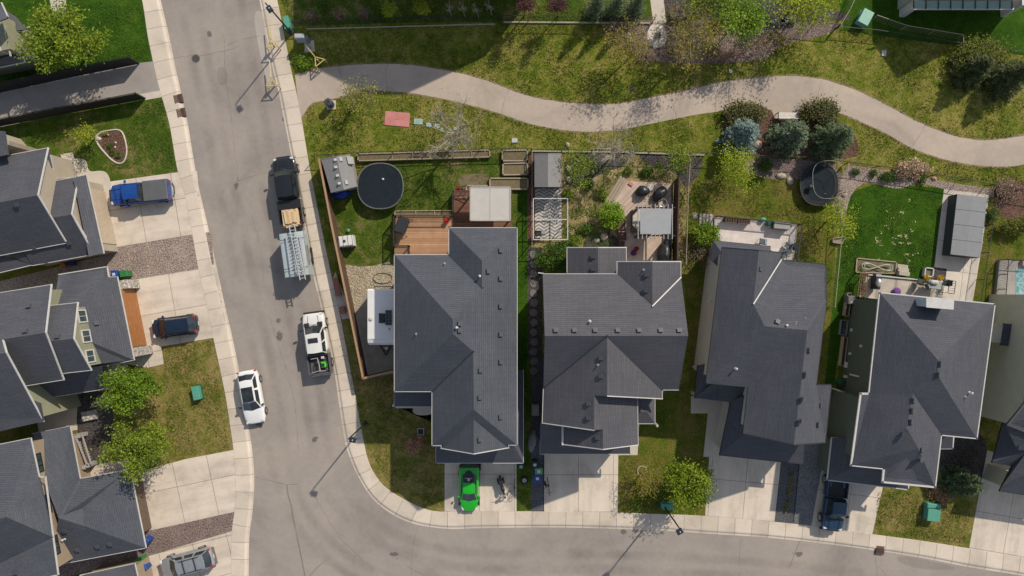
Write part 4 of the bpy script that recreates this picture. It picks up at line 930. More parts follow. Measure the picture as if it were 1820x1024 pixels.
def quads(name,pts,size,m,parent,var=None,up=.45,asp=.62,dirs=None):
    pts=np.asarray(pts,float); n=len(pts)
    nr=RNG.normal(size=(n,3)); nr[:,2]=np.abs(nr[:,2])+up*1.6; nr/=np.linalg.norm(nr,axis=1)[:,None]
    a=RNG.normal(size=(n,3)) if dirs is None else np.asarray(dirs,float)+RNG.normal(size=(n,3))*.25
    a-= (a*nr).sum(1)[:,None]*nr; a/=np.linalg.norm(a,axis=1)[:,None]+1e-9; b=np.cross(nr,a)
    s=(size*RNG.uniform(.6,1.35,n))[:,None]
    # a leaf is a pointed quad (kite)
    V=np.stack([pts-a*s*.5,pts+b*s*asp*.5-a*s*.05,pts+a*s*.6,pts-b*s*asp*.5-a*s*.05],1).reshape(-1,3)
    if parent is not None:
        Mi=np.array(WM[parent.name].inverted()); V=V@Mi[:3,:3].T+Mi[:3,3]
    me=bpy.data.meshes.new(name); me.vertices.add(4*n); me.vertices.foreach_set('co',V.ravel().astype(np.float32))
    me.loops.add(4*n); me.loops.foreach_set('vertex_index',np.arange(4*n,dtype=np.int32)); me.polygons.add(n)
    me.polygons.foreach_set('loop_start',np.arange(0,4*n,4,dtype=np.int32)); me.polygons.foreach_set('loop_total',np.full(n,4,dtype=np.int32))
    me.update(calc_edges=True); me.materials.append(m)
    at_=me.attributes.new('var','FLOAT','FACE'); 
    vv=RNG.uniform(0,1,n) if var is None else np.clip(np.asarray(var)+RNG.normal(size=n)*.22,0,1)
    at_.data.foreach_set('value',vv.astype(np.float32))
    o=bpy.data.objects.new(name,me); C.objects.link(o)
    if parent is not None: o.parent=parent; WM[o.name]=WM[parent.name]
    else: WM[o.name]=Matrix()
    return o
def tree(name,label,cx,cy,H,R,lm,bm,nleaf=2600,size=.17,seed=1,limbs=8,group=None,cat='tree',squash=1,spread=.20,ry=1,base=None,tr=None,twigs=0,crown='crown',low=.28):
    rr=random.Random(seed); c=P(cx,cy,H*.62); th=thing(name,label,cat,(c.x,c.y,T),0,group); b=Vector((c.x,c.y,T))
    if base: q=P(*base); b=Vector((q.x,q.y,T)); th.location=b; WM[th.name]=Matrix.Translation(b)
    mb=MB(); tr=tr or .035*R+.03; top=Vector((c.x,c.y,T+H*.7)); path=[b,b.lerp(top,.35)+Vector((rr.uniform(-.08,.08),rr.uniform(-.08,.08),0)),b.lerp(top,.7),top]
    mb.tube(path,[tr,tr*.8,tr*.55,tr*.25],6)
    ends=[];clv=[]
    def bez(t): 
        i=min(int(t*3),2); return path[i].lerp(path[i+1],t*3-i)
    for i in range(limbs):
        az=2*math.pi*(i+rr.uniform(-.35,.35))/limbs*1.0+ (i%3)*.7; t=low+.62*(i/limbs); s=bez(min(t+.12,1))
        el=rr.uniform(.25,.75)+.5*t; rad=R*rr.uniform(.6,1.12)*(1.05-.55*max(0,t-.45))
        e=Vector((c.x+math.cos(az)*rad,c.y+math.sin(az)*rad*ry,T+H*(.42+.5*t)+rr.uniform(-.15,.25)*H*.4)); e.z=min(e.z,T+H*.96)
        m1=s.lerp(e,.45)+Vector((0,0,-.06*R)); m2=s.lerp(e,.75)
        mb.tube([s,m1,m2,e],[tr*.42,tr*.3,tr*.2,.012],5); 
        for k in range(6):
            q=rr.uniform(.3,1); p0=s.lerp(m1,q/.5) if q<.5 else m1.lerp(e,(q-.5)*2)
            d=Vector((rr.gauss(0,1),rr.gauss(0,1)*ry,rr.uniform(-.1,.9))).normalized()*R*rr.uniform(.18,.42)
            p1=p0+d; mb.tube([p0,p0.lerp(p1,.5)+Vector((0,0,-.02*R)),p1],[tr*.16,tr*.1,.008],4)
            ends+= [p1,p0.lerp(p1,.6)]; cv=rr.uniform(.1,.9); clv+=[cv,cv]
            for _ in range(twigs):
                w=p0.lerp(p1,rr.uniform(.3,1)); d2=(d.normalized()+Vector((rr.gauss(0,.7),rr.gauss(0,.7),rr.uniform(-.2,.8)))).normalized()*R*rr.uniform(.12,.3)
                mb.tube([w,w+d2],[tr*.06+.004,.004],3,cap=False)
        ends.append(e); clv.append(rr.uniform(.2,1))
    mb.build('trunk',bm,th)
    if nleaf:
        k=RNG.integers(0,len(ends),nleaf); E_=np.array([tuple(p) for p in ends])[k]
        off=RNG.normal(size=(nleaf,3))*R*spread*np.array([1,ry,.75*squash]); pts=E_+off
        pts[:,2]=np.maximum(pts[:,2],T+.25*H); 
        quads(crown,pts,size,lm,th,np.array(clv)[k]*.75+.12)
    return th
def bush(name,label,cx,cy,R,lm,n=1500,size=.14,h=1.0,ry=1,seed=1,group=None,cat='shrub',rz_=0,clumps=26,bm=None):
    rr=random.Random(seed); c=P(cx,cy,h*.6); th=thing(name,label,cat,(c.x,c.y,T),0,group); mb=MB(); E=[];cv=[]
    ca,sa=math.cos(rz_),math.sin(rz_)
    for i in range(clumps):
        u=rr.uniform(.12,1.0); a=rr.uniform(0,6.283); r=R*math.sqrt(rr.uniform(.02,1))*.86; x,y=r*math.cos(a),r*math.sin(a)*ry; x,y=x*ca-y*sa,x*sa+y*ca
        z=h*(math.sqrt(max(0,1-(r/R)**2))*rr.uniform(.45,.95)+.12); e=Vector((c.x+x,c.y+y,T+z)); E.append(tuple(e)); cv.append(rr.uniform(.05,.9))
        b=Vector((c.x+x*.15,c.y+y*.15,T)); mb.tube([b,b.lerp(e,.5)+Vector((0,0,.1*h)),e],[.03,.02,.008],4)
    mb.build('stem',bm or bark,th)
    k=RNG.integers(0,clumps,n); pts=np.array(E)[k]+RNG.normal(size=(n,3))*R*.17*np.array([1,1,.7]); pts[:,2]=np.maximum(pts[:,2],T+.04)
    quads('foliage',pts,size,lm,th,np.array(cv)[k]*.8+.1); return th
def spruce(label,cx,cy,R,H,lm,seed=1,n=5200,group=None,size=.2,name='spruce_tree'):
    rr=random.Random(seed); c=P(cx,cy,H*.4); th=thing(name,label,'tree',(c.x,c.y,T),0,group); mb=MB(); b=Vector((c.x,c.y,T)); mb.tube([b,b+Vector((0,0,H))],[.05*R+.05,.015],6)
    pts=[];dirs=[];var=[]; wh=max(7,int(H*3))
    for w in range(wh):
        t=w/wh; z=T+.25+(H-.3)*t; rad=R*(1-t)**.85*rr.uniform(.88,1.06)+.06; nb=int(13-6*t); a0=rr.uniform(0,6)
        for i in range(nb):
            a=a0+2*math.pi*i/nb+rr.uniform(-.22,.22); r=rad*rr.uniform(.68,1.12); s=Vector((c.x,c.y,z)); e=s+Vector((math.cos(a)*r,math.sin(a)*r,-.10*r+.08)); mb.tube([s,e],[.022,.006],3,cap=False)
            m=max(8,int(n/(wh*10)*(r/R+.25)*1.5)); v=rr.uniform(.15,.85)
            for _ in range(m):
                u=rr.random()**.6; p=s.lerp(e,u); w_=.17*r*(1.15-u)+.05; sd=rr.gauss(0,1)*w_
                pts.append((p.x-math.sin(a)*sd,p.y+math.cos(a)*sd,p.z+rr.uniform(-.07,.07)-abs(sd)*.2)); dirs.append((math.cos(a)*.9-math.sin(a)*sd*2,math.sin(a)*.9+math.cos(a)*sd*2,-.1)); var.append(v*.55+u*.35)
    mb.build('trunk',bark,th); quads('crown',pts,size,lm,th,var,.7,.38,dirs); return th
# --- left side
tree('leafy_tree','big yellow-green tree on the lush lawn at the top left corner',108,66,6.6,2.8,L_grn2,bark,11500,.19,3,17,spread=.14)
tree('young_tree','small bright yellow-green tree overlapping the flower bed edging',150,238,2.8,1.0,L_yel,bark,900,.12,4,7)
tree('leafy_tree','rounded green street tree next to the porch steps of the sage house',236,692,5.2,2.2,L_grn,bark,7800,.17,5,15,spread=.14,ry=.8)
tree('leafy_tree','wide spreading tree overhanging the lower concrete driveway',251,793,5.6,2.65,L_mid,bark,7600,.17,6,16,spread=.14,ry=.72)
# --- park trees
tree('budding_tree','sparse yellow-green budding tree by the path entrance',637,167,4.2,1.7,L_pal,bark,900,.14,7,8,spread=.2,twigs=3,base=(625,192))
tree('bare_tree','large leafless pale tree hanging over the long raised beds',806,238,5.2,2.6,L_pal,bark_p,300,.12,8,13,spread=.25,twigs=11,tr=.16,base=(818,246),ry=1.05)
tree('bare_tree','leafless grey tree above the dark mulch bed behind the white-vent house',1092,263,4.4,2.3,L_pal,bark_p,120,.1,9,12,spread=.25,twigs=11,tr=.14,base=(1090,275))
tree('young_tree','narrow yellow-green tree right of the small grey shed',1027,296,3.8,1.15,L_mid,bark,1500,.13,10,8,ry=1.5,spread=.24)
tree('young_tree','yellow-green tree at the corner of the back fence and the rock border',1208,281,3.4,1.15,L_mid,bark,1200,.13,11,8,spread=.22)
tree('young_tree','golden-green feathery tree below the blue spruces',1309,298,4.2,1.4,L_gold,bark,2300,.13,12,9,ry=1.25,spread=.24)
tree('young_tree','golden-green feathery tree between the two back lawns',1489,391,4.0,1.35,L_gold,bark,2100,.13,13,9,ry=1.2,spread=.24)
tree('young_tree','olive budding tree with a ring round its base on the front lawn',1150,855,3.2,1.2,L_oli,bark_y,1150,.11,14,8,spread=.22,base=(1141,838))
tree('leafy_tree','full bright green tree on the front lawn near the lamp post',1223,857,4.4,1.7,L_bri2,bark,4600,.19,15,10,spread=.2,ry=1.05)
tree('budding_tree','yellow-olive budding tree left of the flagstone pad',1113,82,5.0,1.9,L_oli,bark_y,1500,.14,16,10,spread=.2,twigs=3,base=(1125,97))
tree('budding_tree','tall yellow-olive budding tree right of the flagstone pad',1224,66,6.0,2.25,L_oli,bark_y,2300,.14,17,12,spread=.2,twigs=3,base=(1230,95),ry=1.2)
tree('leafy_tree','vivid lime-green tree at the top edge',1318,28,5.2,1.9,L_bri,bark,3600,.18,18,10,spread=.2)
tree('leafy_tree','golden-green tree cut off by the top edge',1425,-2,5.0,2.3,L_gold,bark,3600,.17,19,10,spread=.2)
tree('leafy_tree','green tree cut off by the top edge between the flagstones and the lime tree',1255,-4,5.0,2.2,L_mid,bark,3200,.17,20,10,spread=.2)
tree('bare_tree','pinkish twiggy leafless tree beside the lime-green tree',1345,75,3.8,1.7,L_pink,bark_y,1100,.1,21,9,spread=.24,twigs=5,base=(1318,92))
for i,(x,y,s) in enumerate(((691,17,.85),(750,16,.7))):
    tree('young_tree',('bright yellow young tree, left of two along the top fence','dull yellow young tree, right of two along the top fence')[i],x,y,2.6,s,(L_gold,L_yel)[i],bark,700,.12,30+i,7,'young trees along the top fence')
for i,(x,y,l) in enumerate(((556,32,'twiggy bare sapling with a mulch ring nearest the mailbox'),(602,30,'twiggy bare sapling with a mulch ring, second from the mailbox'),(648,28,'twiggy bare sapling with a mulch ring just left of the yellow young tree'))):
    t=tree('sapling',l,x,y-6,2.2,.6,L_pink,bark,120,.08,40+i,6,'bare saplings along the top fence',twigs=3,base=(x,y)); mb=MB(); b=t.location; mb.lathe(b,[(.4,0),(.38,.03),(.1,.06)],14); mb.build('mulch_ring',mulch,t)
sap=None
for i,(x,y) in enumerate(((798,14),(822,14),(846,18),(869,11))):
    tree('sapling',('leafless pale sapling, leftmost of four below the top edge','leafless pale sapling, second of four below the top edge','shortest leafless pale sapling, third of the four below the top edge','leafless pale sapling nearest the side fence at the top')[i],x,y,2.8-(.5 if i==2 else 0),.42,None,bark_p,0,.1,50+i,7,'pale saplings along the top fence',twigs=5,base=(x+5,y+16),ry=1.7)
for i,(x,y) in enumerate(((932,8),(989,11))):
    tree('burgundy_tree',('burgundy-leaved young tree near the side fence at the top','burgundy-leaved young tree next to the small spruces')[i],x,y,4.6,.8,L_bur,bark,1700,.11,60+i,8,'burgundy trees along the top fence',spread=.22,base=(x+1,y+19))
for i,(x,y) in enumerate(((1061,11),(1097,9),(1131,11))):
    spruce(('small pale spruce, farthest from the flagstone path','small pale spruce in the middle of the row of three','small pale spruce closest to the flagstone path')[i],x,y,1.05,4.4,L_spr,70+i,3000,'small spruces along the top fence',.14)
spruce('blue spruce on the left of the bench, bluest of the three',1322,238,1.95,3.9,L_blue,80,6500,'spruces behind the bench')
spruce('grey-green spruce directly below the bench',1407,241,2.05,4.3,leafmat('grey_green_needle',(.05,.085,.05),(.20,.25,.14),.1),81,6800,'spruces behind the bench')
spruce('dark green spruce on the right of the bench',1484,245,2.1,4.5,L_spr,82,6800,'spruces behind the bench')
spruce('dark spruce below the yellow hedge near the top right',1733,122,1.9,3.6,L_dspr,83,6000,'dark spruces at the right edge')
spruce('dark spruce cut off by the right edge',1797,135,2.1,4.2,L_dspr,84,6400,'dark spruces at the right edge')
spruce('leaning green spruce between the last two front driveways',1716,858,1.7,3.4,L_spr,85,5600)
# --- shrubs
bush('juniper_bush','brown-green juniper bush left of the bench',1324,203,1.85,L_jun,3600,.15,1.1,.55,90,'junipers by the bench')
bush('juniper_bush','brown-green juniper bush right of the bench',1457,199,1.65,L_jun,3400,.15,1.1,.6,91,'junipers by the bench')
bush('hedge_shrub','yellow-green hedge above the dark spruces at the top right',1742,97,2.6,L_hed,4200,.14,1.3,.42,92,clumps=40)
bush('round_bush','dense bright green round bush beside the pergola deck',1086,384,1.2,L_bri,3400,.13,1.6,.95,93)
bush('round_bush','large green bush against the back corner of the seven-vent house',984,455,1.6,L_shr,4200,.14,1.7,.85,94)
bush('round_bush','small lime bush at the end of the white-framed patio',1024,429,.6,L_mid,900,.11,.9,.9,95)
bush('round_bush','glossy green round bush beside the steps of the pale deck',1255,417,1.2,L_grn,3200,.14,1.7,.95,96)
bush('low_shrub','lush green low shrub in the park edge next to the mailbox pad',541,110,.9,L_grn,1500,.13,.5,.9,97)
bush('low_shrub','small green shrub in the rock bed near the golden tree',1360,293,.65,L_shr,900,.11,.6,.9,98)
bush('low_shrub','widest green shrub in the pink rock border',1579,315,.68,L_shr,1000,.11,.55,.6,99)
bush('low_shrub','small green shrub in the pink rock border next to the trampoline',1520,305,.36,L_shr,450,.09,.4,.9,100)
bush('low_shrub','small green shrub in the pink rock border, second from the trampoline',1552,309,.38,L_shr,450,.09,.4,.9,101)
bush('low_shrub','small green shrub in the pink rock border nearest the pink boulder',1638,320,.36,L_shr,450,.09,.4,.9,102)
bush('dry_grass_clump','beige dry ornamental grass spilling over the fence of the rock border',1622,300,1.6,L_dry,2600,.16,.55,.4,103,rz_=.15,cat='dry grass')
bush('dry_grass_clump','reddish dry twigs below the dark spruce by the last driveway',1668,880,1.2,leafmat('red_dry_twig',(.20,.12,.06),(.40,.26,.14),.1),700,.16,.35,.5,104,rz_=-.6,cat='dry branches')
bush('tumbleweed','tan dry tumbleweed lying on the corner lawn',737,790,.95,leafmat('tan_dry_twig',(.28,.14,.08),(.45,.27,.17),.1),900,.13,.45,.6,105,rz_=.7,cat='tumbleweed')
bush('twiggy_shrub','brown twiggy shrub in the mulch bed by the right edge',1790,338,1.3,L_pink,1500,.1,.8,.8,106)
bush('twiggy_shrub','dark twiggy shrub in the mulch bed above the leaning spruce',1712,812,1.4,leafmat('dark_twig',(.05,.04,.035),(.12,.10,.085),.1),1500,.1,.8,.8,107)
bush('hedge_shrub','green hedge cut off by the right edge beside the grey cover',1805,402,1.35,L_hed,2600,.13,1.2,.5,108)
bush('low_shrub','green shrub between the concrete pad and the mulch bed',1762,378,.7,L_shr,900,.11,.8,1.3,109)
bush('twiggy_shrub','brown leafless shrub against the grey wall of the black-trimmed house',1238,455,1.2,leafmat('grey_brown_twig',(.10,.08,.05),(.2,.16,.1),.1),900,.1,1.0,1.3,110)
for i,(x,y,r,m) in enumerate(((1090,55,1.2,L_pink),(1145,100,1.1,L_pink),(1195,96,1.2,L_pink),(1262,100,1.3,L_pink),(1300,98,1.1,L_pink),(1275,45,1.0,L_oli),(1210,20,1.0,L_pink),(1375,70,1.0,L_oli))):
    bush('twiggy_shrub',('pinkish low shrub at the left end of the mulch under the fence','pinkish low shrub just left below the flagstone pad','pinkish low shrub just right below the flagstone pad','pinkish low shrub below the boulder','pinkish low shrub at the trunk of the leafless pink tree','olive low shrub along the fence under the lime tree','pinkish low shrub beside the flagstone path above the fence','olive low shrub at the right end of the mulch')[i],x,y,r,m,750,.09,.45,.7,120+i,'low shrubs in the mulch under the fence',clumps=20)
bush('low_shrub','yellow flower clump by the wire fence',1404,37,.4,L_gold,320,.09,.4,.9,131)
for i,(x,y) in enumerate(((1406,843),(1404,860),(1401,875),(1398,892),(1396,906))):
    bush('grass_tuft',('tuft in the dark gravel strip, nearest the garage','tuft in the dark gravel strip, second from the garage','middle tuft in the dark gravel strip','tuft in the dark gravel strip, second from the street','tuft in the dark gravel strip, nearest the street')[i],x,y,.26,L_oli,160,.09,.22,.9,140+i,'grass tufts in the dark gravel strip','grass tuft',clumps=8)
for i,(x,y) in enumerate(((195,260),(199,271),(210,277),(190,238))):
    bush('perennial',('green perennial in the middle of the flower bed','green perennial low in the flower bed','green perennial at the bottom tip of the flower bed','pale grey-green perennial at the top of the flower bed')[i],x,y,(.5,.32,.3,.3)[i],(L_shr,L_shr,L_shr,L_pal)[i],260,.08,.25,.7,150+i,'perennials in the flower bed','plant',clumps=8)
for i,(x,y,r,l) in enumerate(((1010,345,.5,'green shrub at the upper left of the tan back yard'),(1045,330,.45,'green shrub below the dark mulch bed in the tan back yard'),(1070,345,.55,'green shrub in the middle of the tan back yard'),(1150,305,.5,'green shrub above the pergola deck in the tan back yard'),(1118,303,.4,'small green shrub left above the pergola deck'),(1040,408,.6,'green shrub left of the bump-out roof in the tan back yard'),(1208,360,.35,'small green shrub on the right of the privacy screen'))):
    bush('low_shrub',l,x,y,r,L_shr if i%2 else L_mid,700,.12,.5,.8,160+i)
# --- grass tufts and leaf litter nobody could count
def inside(poly,x,y):
    r=False;n=len(poly)
    for i in range(n):
        (x1,y1),(x2,y2)=poly[i],poly[i-1]
        if (y1>y)!=(y2>y) and x<(x2-x1)*(y-y1)/(y2-y1)+x1: r=not r
    return r
def scatter(name,polys,n,size,m,up=.3,holes=(),z=.03,var=None):
    pts=[]; tot=[]
    for poly,k in polys:
        xs=[p[0] for p in poly]; ys=[p[1] for p in poly]; c=0;tries=0
        while c<k*n and tries<k*n*30:
            tries+=1; x=random.uniform(min(xs),max(xs)); y=random.uniform(min(ys),max(ys))
            if inside(poly,x,y) and not any(inside(h,x,y) for h in holes):
                q=P(x,y)
                from mathutils import noise as nz
                if nz.noise((q.x*.45,q.y*.45,3.3))+.5*nz.noise((q.x*1.6,q.y*1.6,9.1))<random.uniform(-.35,.45): continue
                pts.append((q.x,q.y,T+z+random.uniform(0,.03))); c+=1
    o=quads(name,pts,size,m,None,None,up,.5); o['kind']='stuff'; return o
G_tuft=leafmat('grass_blade',(.05,.085,.010),(.20,.19,.04),.2); G_lush=leafmat('lush_grass_blade',(.03,.085,.006),(.10,.17,.018),.2)
verge_pts=[]
for pl in (PT,PB):
    for p in resample(pl,900): verge_pts.append((p[0]+random.gauss(0,1.6),p[1]+random.gauss(0,1.6)))
path_hole=spl(PT)+PB[::-1]
mulch_h=[(1085,38),(1360,30),(1370,108),(1100,108)]; mul2=[(1290,190),(1500,190),(1515,280),(1290,280)]
scatter('park_grass_tufts',[([(545,45),(1480,45),(1820,120),(1820,330),(1500,290),(1250,272),(560,275),(525,130)],1)],22000,.12,G_tuft,.1,[path_hole,mulch_h,mul2,[(683,198),(730,198),(730,228),(683,228)]])
yard=[(575,281),(940,274),(940,400),(800,400),(700,450),(605,470)]
scatter('lawn_grass_tufts',[(yard,.3),([(500,0),(1080,0),(1080,36),(512,42)],.25),([(1228,345),(1290,290),(1490,330),(1480,430),(1420,390),(1270,380)],.25),([(600,600),(640,675),(700,665),(760,710),(788,905),(700,870),(650,790)],.35),([(1100,815),(1260,815),(1250,910),(1100,908)],.22),([(1560,870),(1730,885),(1715,965),(1555,950)],.22),([(290,618),(375,605),(408,798),(300,812)],.3)],12000,.11,G_tuft,.1)
scatter('lush_grass_tufts',[([(1515,335),(1672,345),(1655,480),(1490,500)],.4),([(20,5),(250,5),(268,105),(10,150)],.5),([(30,240),(290,178),(312,300),(110,300)],.4)],9000,.10,G_lush,.1)
fl=leafmat('pale_leaf_litter',(.42,.36,.20),(.62,.55,.36),.2)
pts=[]
for _ in range(34):
    x,y=random.gauss(1592,34),random.gauss(410,34)
    if not inside([(1515,345),(1665,345),(1652,470),(1505,470)],x,y): continue
    for _ in range(random.choice((1,2,3,7,12))): q=P(x+random.gauss(0,2.2),y+random.gauss(0,1.5)); pts.append((q.x,q.y,T+.05))
quads('leaf_litter',pts,.13,fl,None,None,1.2)['kind']='stuff'
G_dirt=leafmat('weed_clump',(.05,.10,.01),(.15,.22,.02),.2); pts=[]
for _ in range(270):
    x,y=random.uniform(1000,1215),random.uniform(285,460); k=random.randint(6,40)
    if 1088<x<1197 and y>318: continue
    for _ in range(k): q=P(x+random.gauss(0,3.5),y+random.gauss(0,3.5)); pts.append((q.x,q.y,T+.05))
quads('weed_clumps',pts,.13,G_dirt,None,None,.4)['kind']='stuff'
# ================================================================ fences, decks, yard things
def W(px,py,z=0): q=P(px,py,T); return Vector((q.x,q.y,T+z))
def lerp2(a,b,t): return (a[0]+(b[0]-a[0])*t,a[1]+(b[1]-a[1])*t)
def post_line(pts,step):
    out=[W(*pts[0])]
    for a,b in zip(pts,pts[1:]):
        A,B=W(*a),W(*b); n=max(1,round((B-A).length/step)); out+= [A.lerp(B,k/n) for k in range(1,n+1)]
    return out
def wire_fence(label,pts,h=1.2,m=None,step=2.6,gap=.24,cat='fence',wire=.012,top=.045):
    m=m or dark; ps=post_line(pts,step); th=thing('wire_fence',label,cat,ps[0])
    for p in ps: mb=MB(); mb.tube([p-Vector((0,0,.1)),p+Vector((0,0,h+.05))],.035,6); mb.build('post',m,th)
    mb=MB()
    for a,b in zip(ps,ps[1:]): mb.beam(a+Vector((0,0,h)),b+Vector((0,0,h)),top,top)
    mb.build('rail',m,th); mb=MB()
    for a,b in zip(ps,ps[1:]):
        L=(b-a).length; n=max(2,int(L/gap)); z0=Vector((0,0,.05)); z1=Vector((0,0,h))
        for k in range(n):
            p=a.lerp(b,k/n);q=a.lerp(b,(k+1)/n); mb.beam(p+z0,q+z1,wire,wire); mb.beam(q+z0,p+z1,wire,wire)
    mb.build('mesh_panel',m,th); return th
def board_fence(label,pts,h,m,step=2.4,rail_m=None,rw=.10,bt=.03,cat='fence',name='board_fence',rails=True,side=1):
    ps=post_line(pts,step); th=thing(name,label,cat,ps[0]); rail_m=rail_m or m
    for p in ps: mb=MB(); mb.box(p+Vector((0,0,h/2)),(.11,.11,h+.06)); mb.build('post',rail_m,th)
    mb=MB(); mr=MB(); rr=random.Random(int(pts[0][0]))
    for a,b in zip(ps,ps[1:]):
        L=(b-a).length; n=max(3,int(L/.15)); d=(b-a).normalized(); R=math.atan2(d.y,d.x); nr=Vector((-d.y,d.x,0))*side
        for k in range(n):
            c=a.lerp(b,(k+.5)/n)-nr*.06; hh=h*rr.uniform(.985,1.0); mb.box((c.x,c.y,T+.04+hh/2),(L/n-.008,bt,hh-.06),R)
        mr.beam(a+Vector((0,0,h+.02)),b+Vector((0,0,h+.02)),rw,.035)
        if rails: mr.beam(a+Vector((0,0,h*.25))+nr*.03,b+Vector((0,0,h*.25))+nr*.03,.05,.1); mr.beam(a+Vector((0,0,h*.8))+nr*.03,b+Vector((0,0,h*.8))+nr*.03,.05,.1)
    mb.build('panel',m,th); mr.build('rail',rail_m,th); return th
board_fence('black board fence along the top edge of the paved lane',[(-60,176),(0,164),(120,138),(247,113)],1.75,black_f,rw=.06)
board_fence('black board fence along the lower edge of the paved lane',[(-60,240),(0,224),(120,201),(258,175)],1.65,black_f,rw=.06)
ced_b=mat('cedar_board',(.11,.062,.038),(.075,.04,.026),5,.8)
board_fence('cedar board fence round the corner lot beside the street sidewalk',[(577,290),(600,410),(627,540),(653,668),(704,656)],1.75,ced_b,2.4,cedar,.17,side=-1)
wire_fence('black wire fence behind the trampoline and raised beds',[(560,281),(640,276),(760,272),(944,268)],1.2)
wire_fence('black wire fence across the back of the herringbone yard',[(944,270),(1050,272),(1252,276),(1330,281),(1428,284)],1.2)
wire_fence('black wire fence behind the large trampoline and pink rock border',[(1428,284),(1500,292),(1600,306),(1700,322),(1800,340),(1900,352)],1.2)
wire_fence('black wire fence between the trampoline house and herringbone yard',[(945,272),(945,440)],1.1,pale_wood,wire=.01)
wire_fence('pale-railed fence between the pergola deck and the olive lawn',[(1222,277),(1218,345),(1214,470)],1.1,pale_wood,wire=.01)
wire_fence('thin wire fence between the olive lawn and the lush lawn',[(1497,294),(1492,345),(1484,440),(1474,545)],1.1,pale_wood,wire=.008)
wire_fence('long black wire fence below the young trees along the top',[(525,47),(640,43),(720,40),(890,37),(1040,38),(1160,40)],1.2)
wire_fence('black side fence running up from the top fence near the burgundy trees',[(889,37),(886,-30)],1.2)
wire_fence('black wire fence stretch under the lime-green tree',[(1185,40),(1320,38),(1400,45),(1483,52)],1.2)
wire_fence('pale-railed fence enclosing the mint box on the top right lawn',[(1548,36),(1600,54),(1698,70),(1698,83)],1.1,pale_wood,wire=.01)
wire_fence('low wire fence along the park edge at the top right',[(1483,54),(1550,60),(1700,83),(1820,100)],.9)
wire_fence('pale fence running diagonally down from the top edge near the mint box',[(1520,-20),(1500,25),(1484,52)],1.2,pale_wood,wire=.01)
wire_fence('short black fence between the right-hand back yards',[(1757,352),(1742,450),(1727,545)],1.1,dark)
kerb_m=mat('pale_timber',(.42,.38,.31),(.32,.28,.22),4,.85)
def edging(label,a,b,w=.12,h=.14,name='timber_edging',m=None):
    mb=MB(); mb.beam(W(*a,h/2),W(*b,h/2),w,h); return tag(mb.build(name,m or kerb_m),label,'edging')
edging('pale concrete kerb under the top fence near the burgundy trees',(895,40),(1155,42))
edging('grey timber edging under the left part of the top fence',(545,52),(880,43),.09,.08)
edging('pale timber edging behind the small grey shed',(946,269),(1118,271))
edging('pale timber edging behind the dark mulch bed',(1128,272),(1252,276))
# retaining blocks under the lime tree
blk_m=mat('grey_block',(.20,.19,.18),(.14,.135,.13),3,.9)
for i,(x,y) in enumerate(((1203,31),(1298,36),(1380,40),(1398,38))):
    mb=MB(); mb.bbox((0,0,.2),(1.3,.55,.4),.03); tag(at(mb.build('retaining_block',blk_m,None,False),W(x,y)),('grey retaining block right of the flagstone path','grey retaining block under the lime-green tree','dark retaining block by the yellow flowers','pale retaining block beside the yellow flower clump')[i],'stone block')
# boulders
def boulder(label,x,y,rx,ry,rz_=.2,m=None,seed=1):
    c=W(x,y); mb=MB(); mb.rock((0,0,.02),(rx,ry,rz_),seed); o=tag(at(mb.build('boulder',m or mat('boulder_stone',(.40,.35,.27),(.30,.26,.20),4,.9),None,False,True),c),label,'boulder'); return o
pinkst=mat('pink_stone',(.50,.27,.21),(.42,.22,.17),4,.9)
for i,a in enumerate((('pale boulder left of the tall olive tree',1212,60,.5,.45,.3),('flat pale boulder right of the tall olive tree',1262,75,.55,.5,.25),('pale boulder below the lime-green tree',1327,62,.6,.55,.3),('tan boulder under the olive tree left of the flagstone pad',1116,66,.35,.45,.25),('round pale boulder between the spruces and golden tree',1345,258,.42,.42,.28),('pale stone beside the small grey shed, upper one',1009,258,.22,.28,.18),('pale stone beside the small grey shed, middle one',1010,300,.25,.32,.2),('pale stone beside the small grey shed, lower one',1010,320,.22,.3,.18),('flat oval stepping stone by the pale deck steps',1235,384,.28,.38,.07),('boulder at the edge of the large trampoline',1404,322,.35,.4,.25),('rough stones in the rock bed below the green shrub',1388,313,.5,.3,.2),('tan boulder beside the back bump-out roof',1073,421,.35,.4,.28),('small tan stone beside the back bump-out roof',1061,428,.3,.22,.18),('yellow stone in the rock border beside the trampoline',1500,346,.28,.22,.15),('small dark stone in the rock border',1627,318,.18,.2,.15))): boulder(*a,seed=i)
boulder('pink boulder in the rock border near the grey cover',1659,318,.25,.2,.18,pinkst,30)
for i,(x,y) in enumerate(((175,247),(192,240),(206,254),(205,262))): boulder(('white stone at the left tip of the flower bed','white stone at the top of the flower bed','small white stone at the right side of the flower bed','small white stone beside the flower bed centre plant')[i],x,y,(.3,.12,.12,.1)[i],(.2,.1,.1,.1)[i],.12,mat('white_stone',(.5,.48,.45),None,5,.8),40+i)
# stepping stones between houses
stp=mat('stepping_stone',(.17,.165,.155),(.13,.125,.12),4,.9)
for k in range(13):
    x,y=948.5+(k%2)*.8-.3,452+k*17.3; c=W(x,y); mb=MB(); rr=random.Random(k); pts=[(.36*rr.uniform(.85,1.1)*math.cos(t*.524),.36*rr.uniform(.85,1.1)*math.sin(t*.524)) for t in range(12)]; mb.prism(pts,0,.07)
    o=at(mb.build('stepping_stone',stp,None,False),c); tag(o,'round grey stepping stone in the row between the two middle houses','stepping stone','stepping stones between the two middle houses')
